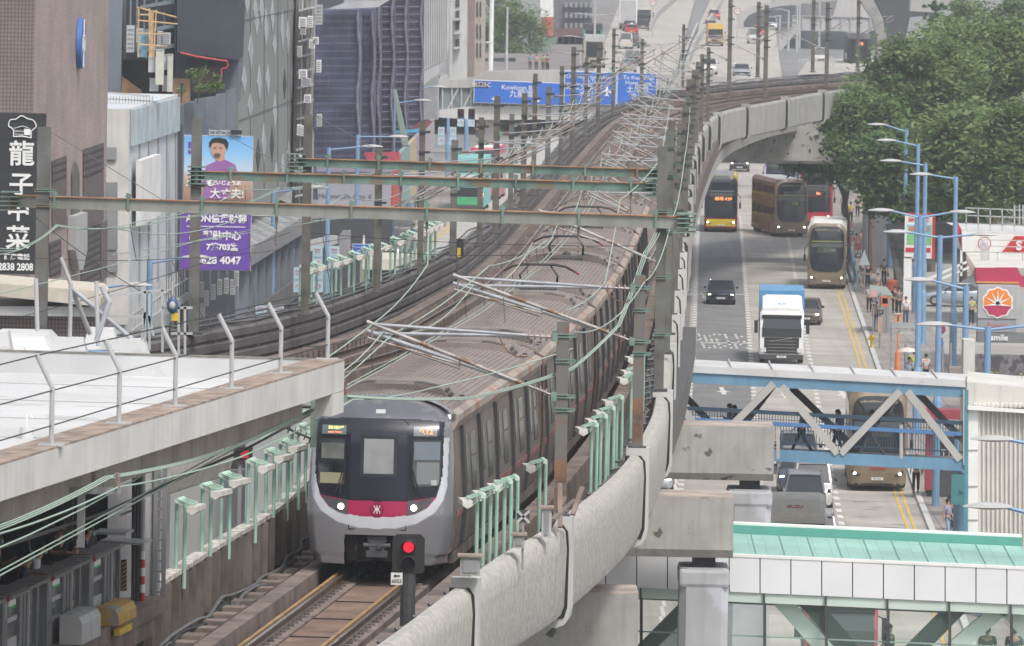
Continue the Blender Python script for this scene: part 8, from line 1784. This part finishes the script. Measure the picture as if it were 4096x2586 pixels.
def petal(r, d, m, nm, up):
 pts = [];
 for i in range(41):
  a = (math.pi * i / 40) if up else (math.pi + math.pi * i / 40); rr = r * (1 + .045 * math.cos(10 * (a - math.pi / 2))); y_ = rr * math.sin(a); pts.append(V(fc.x + rr * math.cos(a), d, fc.z + y_))
 MB().poly(pts, (0, .02, 0)).build(nm, m, t)
petal(61 * k, -.04, M['white'], 'logo_rim', True); petal(61 * k, -.04, M['white'], 'logo_rim', False); petal(55 * k, -.06, FM(.75, .22, .03), 'logo_orange', True); petal(55 * k, -.06, crim, 'logo_crimson', False)
MB().poly([V(fc.x - 55 * k, -.065, fc.z + 3 * k), V(fc.x - 55 * k, -.065, fc.z - 16 * k), V(fc.x, -.065, fc.z - 4 * k), V(fc.x + 55 * k, -.065, fc.z - 16 * k), V(fc.x + 55 * k, -.065, fc.z + 3 * k)], (0, .02, 0)).build('logo_orange', FM(.75, .22, .03), t)
mb = MB()
for a in (-8, 28, 62, 90, 118, 152, 188):
 d = V(math.cos(R(a)), 0, math.sin(R(a))); n_ = V(-d.z, 0, d.x); c = fc + V(0, -.085, -6 * k); mb.add([c - n_ * 5 * k, c + d * 54 * k - n_ * .6 * k, c + d * 54 * k + n_ * .6 * k, c + n_ * 5 * k], [(0, 1, 2, 3)])
mb.build('logo_rays', M['white'], t); text('Futuro', 30 * k, face(tuple(B(3990, 1303, -.02))), FM(.5, .06, .07), t); text('usmile', 34 * k, face(tuple(B(3990, 1352, -.02))), M['white'], t, bold=.01)
# overgrown wall below
t = empty('overgrown_wall', D(4000, 1420, 330), 'grey graffitied wall with dry grass in front of the flower sign', 'wall'); MB().bb(D(3935, 0, 330).x - t.location.x, 8, 0, .4, -2, D(0, 1372, 330).z - t.location.z + .25).build('wall', mat('mottled_wall', (.22, .21, .23), .9, var=.4, scale=1.6, patch=(.08, .07, .08), pscale=1.5, pcut=.5), t)
foliage((.6, -1.2, -1.0), (1.6, .5, .5), 700, .1, [FM(.28, .27, .14), LG[0]], 91, t, 'grass'); tag(MB().bb(D(3880, 0, 300).x, D(3925, 0, 300).x, 300, 301.5, 0, D(3900, 1362, 300).z).build('white_block_wall', M['fascia']), 'plain white block at the end of the overgrown wall', 'wall')
# corrugated stair building
Y = 262; t = empty('corrugated_building', D(3960, 1600, Y), 'white corrugated metal stair building at the right edge', 'building'); o_ = t.location.copy()
cor = mat('dirty_white_corrugated', (.62, .61, .57), .6, var=.08, scale=.6, streak=.45, stc=(.3, .27, .22))
rel(MB().poly([D(3868, 1530, Y), D(4200, 1560, Y), D(4200, 2300, Y), D(3862, 2300, Y)], (.36, 6, 0)), o_).build('wall', cor, t)
for i in range(16):
 x = 3915 + i * 18; rel(MB().tube(D(x, 1640, Y - .05), D(x, 2250, Y - .05), .035, 6), o_).build('wall_rib', cor, t)
 a, b = D(x - 15, 1625, Y - .25), D(x, 1512, Y + 5); rel(MB().tube(a, b, .07, 6), o_).build('roof_rib', cor, t)
rel(MB().loft([[D(3870, 1632, Y - .3), D(4200, 1650, Y - .3)], [D(3858, 1505, Y + 5), D(4200, 1520, Y + 5)]], False), o_).build('roof_slope', cor, t)
rel(MB().bar(D(3870, 1632, Y - .35), D(4200, 1652, Y - .35), .15, .12), o_).build('gutter', M['white'], t); rel(MB().poly([D(3870, 1640, Y - .2), D(3912, 1640, Y - .2), D(3912, 2250, Y - .2), D(3870, 2250, Y - .2)], (0, .2, 0)), o_).build('end_panel', M['white'], t)
for y in (1800, 1945, 2080): rel(MB().bar(D(3870, y, Y - .22), D(3912, y, Y - .22), .03), o_).build('panel_joint', M['lgrey'], t)
rel(MB().bar(D(3866, 1560, Y - .3), D(3864, 2200, Y - .3), .12), o_).build('teal_edge', FM(.08, .25, .3), t)
# under-bridge kit: shelter, maroon panels
t = empty('maroon_shelter', G(3790, 1990, .1), 'maroon bus shelter panels below the right end of the truss bridge', 'shelter'); MB().bb(-.9, .9, 0, .2, 0, 2.6).build('back_panel', M['dark'], t); MB().bb(-1.0, -.6, -.2, 0, .3, 2.8).build('maroon_panel', FM(.25, .04, .06), t); MB().bb(-1.1, 1.2, -1.0, .4, 3.4, 3.8).build('roof', FM(.28, .05, .07), t); MB().bb(.5, .9, -.3, 0, .4, 2).build('red_post_box', FM(.4, .04, .05), t)
text('T1', .4, face((-.1, -.05, 1.9)), M['white'], t)
for i, (x, yb, yt, w_) in enumerate(((3742, 2025, 1880, 30), (3825, 2155, 1960, 26))):
 b = G(x, yb, .1); o = MB().tube((0, 0, 0), (0, 0, (yb - yt) * b.y / F + 2), .16, 10).build('steel_column', M['blue2']); o.location = b; tag(o, 'blue steel column under the truss bridge stairs, %s one' % ('left', 'right')[i], 'column')
# street kit on the pavement
def pole_sign(px, pyb, pyt, lab, panels, r=.05, m='grey', cat='bus stop sign', name='bus_stop_sign', grp=None):
 b = G0(px, pyb); k = b.y / F; t = empty(name, b, lab, cat, grp); h = (pyb - pyt) * k
 MB().tube((0, 0, 0), (0, 0, h), r, 8).build('post', M[m], t)
 for (dx, y0, y1, w, mm, tx, tm) in panels:
  MB().bb((dx - w / 2) * k, (dx + w / 2) * k, -.12, -.06, (pyb - y1) * k, (pyb - y0) * k).build('panel', mm, t)
  if tx: text(tx, (y1 - y0) * .75 * k, face((dx * k, -.14, (pyb - (y0 + y1) / 2) * k)), tm, t)
 return t
pole_sign(3400, 1030, 885, 'bus stop post with red disc and plate U4', [(0, 892, 907, 20, FM(.45, .2, .2), '', None), (0, 925, 941, 21, M['black'], 'U4', M['white']), (0, 945, 985, 14, FM(.5, .12, .12), '', None)])
pole_sign(3430, 1160, 970, 'bus stop post with dark red disc and plate U3', [(0, 975, 1000, 26, FM(.15, .03, .04), '', None), (0, 1015, 1030, 21, M['black'], 'U3', M['white']), (-2, 1035, 1085, 14, FM(.3, .27, .24), '', None)])
pole_sign(3492, 1335, 1160, 'bus stop post with white badge and plate U2', [(0, 1160, 1188, 26, FM(.5, .3, .3), '', None), (0, 1203, 1222, 24, M['black'], 'U2', M['white'])])
pole_sign(3518, 1395, 1170, 'bus stop post with orange frame and plate U1', [(18, 1185, 1225, 30, FM(.6, .15, .05), '', None), (18, 1193, 1215, 22, FM(.6, .65, .7), '', None), (0, 1240, 1258, 26, M['black'], 'U1', M['white']), (0, 1270, 1335, 20, FM(.4, .27, .22), '', None)])
pole_sign(3457, 1180, 1000, 'back of a grey triangular road sign by the bus stop', [], cat='road sign', name='triangle_sign'); b = G0(3457, 1180); k = b.y / F; tag(MB().poly([D(3434, 1062, b.y - .1), D(3480, 1062, b.y - .1), D(3457, 1000, b.y - .1)], (0, .04, 0)).build('triangle_plate', FM(.35, .4, .42)), 'grey triangular plate beside the white-roofed bus', 'sign')
t = pole_sign(3488, 1000, 880, 'blue subway sign with a walking figure above the pavement', [(0, 880, 914, 78, FM(.03, .2, .5), '', None)], cat='sign', name='subway_sign'); b = G0(3488, 1000); k = b.y / F; text('Subway', 11 * k, face((8 * k, -.15, (1000 - 889) * k)), M['white'], t); text('隧道', 14 * k, face((4 * k, -.15, (1000 - 904) * k)), M['white'], t); text('↘', 14 * k, face((30 * k, -.15, (1000 - 898) * k)), M['white'], t)
mb = MB(); mb.ball((-25 * k, -.15, (1000 - 886) * k), 2.4 * k); mb.bar((-25 * k, -.15, (1000 - 889) * k), (-26 * k, -.15, (1000 - 899) * k), .04, .02); mb.bar((-26 * k, -.15, (1000 - 898) * k), (-30 * k, -.15, (1000 - 909) * k), .03, .02); mb.bar((-26 * k, -.15, (1000 - 898) * k), (-22 * k, -.15, (1000 - 909) * k), .03, .02); mb.bar((-30 * k, -.15, (1000 - 896) * k), (-21 * k, -.15, (1000 - 892) * k), .025, .02); mb.build('walking_figure', M['white'], t)
def hydrant(px, pyb, pyt, lab, m='yellow'):
 b = G0(px, pyb); h = (pyb - pyt) * b.y / F; t = empty('fire_hydrant', b, lab, 'hydrant'); MB().ring([V(0, 0, 0), V(0, 0, .06), V(0, 0, .08), V(0, 0, h * .6)], [h * .22, h * .22, h * .15, h * .15], 12).build('barrel', M[m], t); MB().ball((0, 0, h * .8), (h * .26, h * .2, h * .22), 12, 8).build('cap', M[m], t, smooth=True); MB().tube((0, 0, h * .68), (-h * .38, -.02, h * .68), h * .12, 10).build('outlet', M[m], t)
hydrant(3488, 1390, 1340, 'yellow fire hydrant in the middle of the near pavement'); hydrant(3576, 1220, 1174, 'yellow fire hydrant beside the petrol sign column')
t = empty('orange_camera_post', G0(3588, 1580), 'orange camera pillar with boxed head on the pavement', 'camera post'); k = t.location.y / F; Z = lambda y: (1580 - y) * k; MB().ring([V(0, 0, 0), V(0, 0, Z(1470)), V(0, 0, Z(1410)), V(0, 0, Z(1400)), V(0, 0, Z(1300))], [.16, .16, .13, .05, .05], 10).build('pillar', M['orange'], t); MB().bb(-14 * k, 14 * k, -.25, .25, Z(1297), Z(1258)).build('head_box', FM(.55, .28, .16), t); MB().bb(-17 * k, 17 * k, -.3, .3, Z(1258), Z(1254)).build('head_lid', FM(.6, .42, .33), t); MB().bb(-5 * k, 1 * k, -.27, -.25, Z(1285), Z(1265)).build('lens', M['black'], t)
t = empty('guide_sign', G0(3560, 1600), 'grey horizontal guide board on posts beside the orange pillar', 'sign'); k = t.location.y / F; MB().bb(0, 105 * k, -.1, -.04, (1600 - 1312) * k, (1600 - 1290) * k).build('upper_board', FM(.3, .34, .36), t); MB().bb(0, 105 * k, -.1, -.04, (1600 - 1336) * k, (1600 - 1314) * k).build('lower_board', mat('worn_board', (.36, .36, .35), .8, var=.4, scale=3), t)
for x in (0, 105): MB().bb(x * k - .04, x * k + .04, -.04, .04, 0, (1600 - 1290) * k).build('post', M['grey'], t)
t = empty('round_red_sign', G0(3758, 1560), 'dark red round traffic disc above a small blue plate', 'sign'); k = t.location.y / F; MB().tube((0, -.1, (1560 - 1318) * k), (0, -.06, (1560 - 1318) * k), 20 * k, 20).build('disc', FM(.22, .04, .05), t); MB().bb(-10 * k, 10 * k, -.1, -.06, (1560 - 1382) * k, (1560 - 1352) * k).build('plate', FM(.04, .12, .35), t); MB().tube((0, 0, 0), (0, 0, (1560 - 1310) * k), .05).build('post', M['grey'], t)
mb = MB();
for i in range(7): p = G0(3385 + i * 7, 990 + i * 30); mb.bar(p, p + V(0, 0, 1.1), .06)
a, b = G0(3385, 990), G0(3427, 1170); mb.bar(a + V(0, 0, 1.1), b + V(0, 0, 1.1), .07); mb.bar(a + V(0, 0, .4), b + V(0, 0, .4), .06); mb.poly([a + V(0, 0, .3), b + V(0, 0, .3), b + V(0, 0, 1.1), a + V(0, 0, 1.1)], (.03, 0, 0)); tag(mb.build('blue_railing', FM(.12, .28, .38)), 'blue kerbside railing beside the white-roofed bus', 'railing')
t = empty('bus_shelter', G0(3530, 1330), 'grey-roofed bus stop shelter with posts on the pavement', 'shelter'); k = t.location.y / F; MB().poly([(-52 * k, 0, 150 * k), (38 * k, 0, 142 * k), (30 * k, 5, 158 * k), (-40 * k, 5, 164 * k)], (0, 0, .12)).build('roof', FM(.25, .29, .27), t);
for x in (-10, 8, 20): MB().bb(x * k - .1, x * k + .1, 0, .2, 0, 145 * k).build('post', M['grey'], t)
for i, (x, yb) in enumerate(((3620, 1545), (3768, 1530), (3800, 1540))):
 b = G0(x, yb); o = MB().tube((0, 0, 0), (0, 0, 2.2), .07).build('bollard_post', M['grey']); o.location = b; tag(o, 'thin grey post behind the footbridge roof, %s from the left' % ords[i], 'post')
o = MB().box((0, 0, .6), (1.5, 1, 1.2)).build('planter_box', FM(.25, .22, .2)); o.location = G0(3850, 1560); tag(o, 'brown planter box right of the blue lamps behind the footbridge', 'box')
t = empty('red_bin', G0(3567, 1190), 'orange-red bin between the two dark trunks', 'bin'); MB().tube((0, 0, 0), (0, 0, 1.0), .3, 12, .35).build('drum', FM(.45, .1, .05), t); MB().ball((0, 0, 1.0), (.36, .36, .15)).build('lid', FM(.4, .08, .05), t)
# trees on the right
def rtree(px, py, Y, rx, rz_, n, mats, seed, lab, size=.34):
 c = D(px, py, Y); k = Y / F; tree('broadleaf_tree', V(c.x + 1, Y, 0), ((-1, 0, c.z), (rx * k, rx * k * .8, rz_ * k)), n, size, mats, seed, lab, 6, 'street trees on the right', .3)
rtree(3340, 600, 560, 225, 115, 7500, LD, 41, 'lowest left tree reaching over the buses'); rtree(3440, 530, 545, 175, 180, 7000, LG, 42, 'dark tree with left edge touching the far viaduct'); rtree(3680, 370, 550, 240, 230, 9000, LG, 43, 'yellow-green tree in the middle of the right-hand group'); rtree(3930, 300, 562, 280, 240, 11000, LG, 44, 'big pale green tree at the upper right')
rtree(3620, 690, 530, 210, 170, 7500, LD, 45, 'dense tree behind the farthest blue lamps'); rtree(3860, 640, 515, 220, 210, 8500, [LD[1], LG[0]], 46, 'dark round tree above the petrol station'); rtree(4070, 640, 505, 180, 230, 7500, LG, 47, 'tree cut by the right edge above the canopy railings')
rtree(3800, 850, 525, 210, 90, 6000, LD, 49, 'low dark foliage behind the petrol sign'); rtree(4060, 100, 760, 180, 130, 4500, LD, 50, 'dark tree in the far upper right corner'); rtree(3830, 90, 800, 130, 110, 1700, LG, 51, 'thin sparse feathery tree near the top right')
c = D(3742, 100, 780); t = empty('conifer_tree', V(c.x, 780, ZF), 'dark pointed conifer at the top right', 'tree'); MB().ring([V(0, 0, 0), V(0, 0, 12)], [.2, .04], 6).build('trunk', FM(.1, .08, .06), t)
for i in range(8): foliage((0, 0, 12.5 - i * 1.25), (.35 + i * .3, .35 + i * .3, .35), 420, .22, LD, 60 + i, t, 'bough', clump=14)
for i, (px, yb, yt) in enumerate(((3600, 1130, 930), (3790, 1000, 880))):
 b = G0(px, yb); o = MB().ring([V(0, 0, 0), V(-.3, 0, 2.5), V(-.5, 0, 5)], [.4, .3, .22], 8).build('tree_trunk', FM(.13, .11, .085)); o.location = b; tag(o, 'thick bare lower trunk beside the pavement, %s of two' % ords[i], 'tree')
# people on the footbridge and pavements
def onb(px, dy=1.6): p = D(px, 1800 + (px - 2650) * .0539 - 12, YT + dy); return V(p.x, YT + dy, D(px, 1800 + (px - 2650) * .0539, YT + .3).z + .02)
BK = (.02, .02, .025)
person(onb(2915), 'dark figure leaning with a phone at the left of the truss bridge', rz=R(-90), shirt=BK, trousers=BK, arms='one', bare_arms=False); person(onb(2935, 2.2), 'second dark figure just behind the one with the phone', rz=R(-60), shirt=BK, trousers=BK, bag='back', bare_arms=False, h=1.6)
person(onb(3205), 'walker half hidden by the middle grey diagonal', rz=R(-90), shirt=(.06, .06, .07), trousers=BK, stride=.7, bag='back'); person(onb(3348), 'walker with ponytail and backpack on the truss bridge', rz=R(-90), shirt=(.04, .03, .03), trousers=BK, stride=.5, bag='back', hair='tail'); person(onb(3485, 2.4), 'striding walker in pale trousers on the truss bridge', rz=R(-90), shirt=(.05, .05, .05), trousers=(.3, .3, .3), stride=.85)
zf = G(3300, 2600, 0); zd = (A + V(0, 3, -3.4)).z
for px, lab, sh, rz0 in ((3558, 'black silhouette standing inside the glazed footbridge', BK, 60), (3952, 'person in dark green shirt seen from behind inside the glazed footbridge', (.04, .05, .04), 180), (4060, 'person in dark top at the right end inside the glazed footbridge', (.05, .06, .07), 180), (2535, 'person glimpsed low behind the glass left of the column', (.3, .35, .35), 90)):
 p = sl(px, 2500, 1.4); person(V(p.x, YG + 1.6, sl(3300, 2246).z - 3.55), lab, rz=R(rz0), shirt=sh, trousers=BK, h=1.72)
def gpn(px, pyb, lab, **kw): return person(G0(px, pyb), lab, **kw)
WH = (.6, .6, .62); NB = (.05, .07, .12); GY = (.2, .2, .22)
for a in ((3622, 1300, 'person in a white long-sleeved shirt on the pavement', dict(shirt=WH, trousers=NB, bare_arms=False)), (3595, 1262, 'person in grey printed top left of the white shirt', dict(shirt=(.18, .17, .17), trousers=BK, hair='long')), (3578, 1255, 'person in black behind the grey printed top', dict(shirt=BK, trousers=BK, bag='back')),
          (3655, 1530, 'person in a lime yellow top with a black bag', dict(shirt=(.45, .6, .06), trousers=BK, rz=R(180), bag='hand')), (3702, 1545, 'person in a pale T-shirt pushing a cart near the lamps', dict(shirt=(.5, .48, .46), trousers=BK, rz=R(200), arms='carry')), (3390, 1035, 'person in white shirt stepping off by the U4 stop', dict(shirt=WH, trousers=(.1, .1, .12), rz=R(60), stride=.5)),
          (3384, 1130, 'person in grey walking past the white-roofed bus', dict(shirt=GY, trousers=(.15, .17, .2), rz=R(120), stride=.6)), (3425, 1030, 'queueing person in a pink top with pale cap', dict(shirt=(.5, .25, .25), trousers=(.3, .3, .3))), (3447, 1015, 'queueing person in a peach top', dict(shirt=(.5, .32, .27), trousers=GY, hair='long')),
          (3478, 1040, 'person in black T-shirt waiting near the subway sign', dict(shirt=BK, trousers=BK, mask=True)), (3496, 1042, 'second person in black reading beside the subway sign', dict(shirt=BK, trousers=BK, arms='phone')), (3450, 1150, 'person in shorts with a crossbody bag by the grey triangle', dict(shirt=(.08, .08, .09), trousers=(.3, .27, .22), bare_legs=True, bag='back')), (3470, 1155, 'person in black shirt right of the triangle post', dict(shirt=BK, trousers=BK)),
          (3535, 1140, 'grey-haired person with a red bag by the blue posts', dict(shirt=(.14, .14, .15), trousers=BK, bag='hand')), (3476, 1250, 'person holding a red and white carrier bag at the U2 stop', dict(shirt=(.4, .4, .4), trousers=BK, bag='hand')), (3504, 1320, 'person half hidden behind the U1 stop', dict(shirt=(.35, .27, .2), trousers=(.06, .06, .15))), (3510, 1200, 'masked person behind the shelter roof', dict(shirt=GY, trousers=BK, mask=True)),
          (3402, 895, 'person in a bright yellow top at the far bus stop', dict(shirt=(.6, .6, .08), trousers=BK)), (3382, 905, 'person in white at the far bus stop', dict(shirt=WH, trousers=NB)), (3430, 870, 'dark standing figure far up the pavement', dict(shirt=BK, trousers=BK)), (3352 + 20, 860, 'person in pale blue shirt by the red bus', dict(shirt=(.45, .5, .6), trousers=BK)),
          (3885, 1300, 'petrol attendant in black with a yellow vest', dict(shirt=(.4, .42, .15), trousers=BK)), (3663, 1975, 'passer-by in dark trousers on the kerb beside the gold bus', dict(shirt=(.1, .1, .1), trousers=BK, rz=R(180))), (3712, 1972, 'passer-by in pale blue jeans by the truss bridge column', dict(shirt=(.5, .47, .3), trousers=(.25, .35, .5), rz=R(180))),
          (3790, 2165, 'person in lilac shirt with shoulder bag below the truss bridge', dict(shirt=(.3, .28, .42), trousers=(.25, .35, .5), bag='hand', rz=R(60))), (3812, 2120, 'person in black at the lower bus stop', dict(shirt=BK, trousers=BK))): gpn(a[0], a[1], a[2], **a[3])
t = empty('umbrella', G0(3628, 1560) + V(0, 0, 2.0), 'pale parasol carried on the pavement near the orange pillar', 'umbrella'); mb = MB(); n = 12; vs = [V(0, 0, .22)];
for r, z in ((.35, .16), (.6, .0)): vs += [V(r * math.cos(k_ * 2 * math.pi / n), r * math.sin(k_ * 2 * math.pi / n), z) for k_ in range(n)]
mb.add(vs, [(0, 1 + k_, 1 + (k_ + 1) % n) for k_ in range(n)] + [(1 + k_, 1 + n + k_, 1 + n + (k_ + 1) % n, 1 + (k_ + 1) % n) for k_ in range(n)]); mb.build('canopy', FM(.6, .52, .47), t); MB().tube((0, 0, -1), (0, 0, .2), .015).build('shaft', M['grey'], t); gpn(3635, 1560, 'person under the pale parasol', shirt=(.3, .45, .6), trousers=BK, arms='one')
for i, (px, pyb, sh) in enumerate(((1500, 1190, WH), (1478, 1195, (.3, .35, .4)), (1655, 990, (.08, .15, .35)), (1660, 960, (.5, .5, .5)), (1515, 1180, WH), (1665, 850, BK), (1570, 1150, (.4, .1, .1)), (1908, 555, BK))): person(G(px, pyb, .14), 'pedestrian on the left street pavement, %s from the near end, wearing %s' % (ords[i], 'a white shirt' if sh == WH else 'dark clothes' if sh == BK else 'a coloured top'), shirt=sh, trousers=NB, group='left street pedestrians')
for i, (px, pyb, sh) in enumerate(((2120, 280, (.1, .25, .5)), (2145, 282, (.4, .3, .3)), (2172, 283, (.2, .35, .1)), (2188, 280, (.5, .5, .5)), (2190, 284, (.2, .05, .12)))): person(G(px, pyb, ZF), 'far pedestrian beyond the sign footbridge, %s from the left' % ords[i], shirt=sh, trousers=BK, group='far pedestrians')
# ================================================================== HAZE
hz = MB().bb(-160, 160, -6, 2650, -1.2, 62).build('haze', None or M['white']); hz.data.materials.clear(); hm = bpy.data.materials.new('haze'); hm.use_nodes = True; hn = hm.node_tree; hn.nodes.clear(); ho = hn.nodes.new('ShaderNodeOutputMaterial'); pv = hn.nodes.new('ShaderNodeVolumePrincipled'); pv.inputs['Color'].default_value = (.9, .94, 1, 1); pv.inputs['Density'].default_value = .00024; pv.inputs['Anisotropy'].default_value = .2; hn.links.new(pv.outputs[0], ho.inputs['Volume']); hz.data.materials.append(hm); tag(hz, kind='stuff')
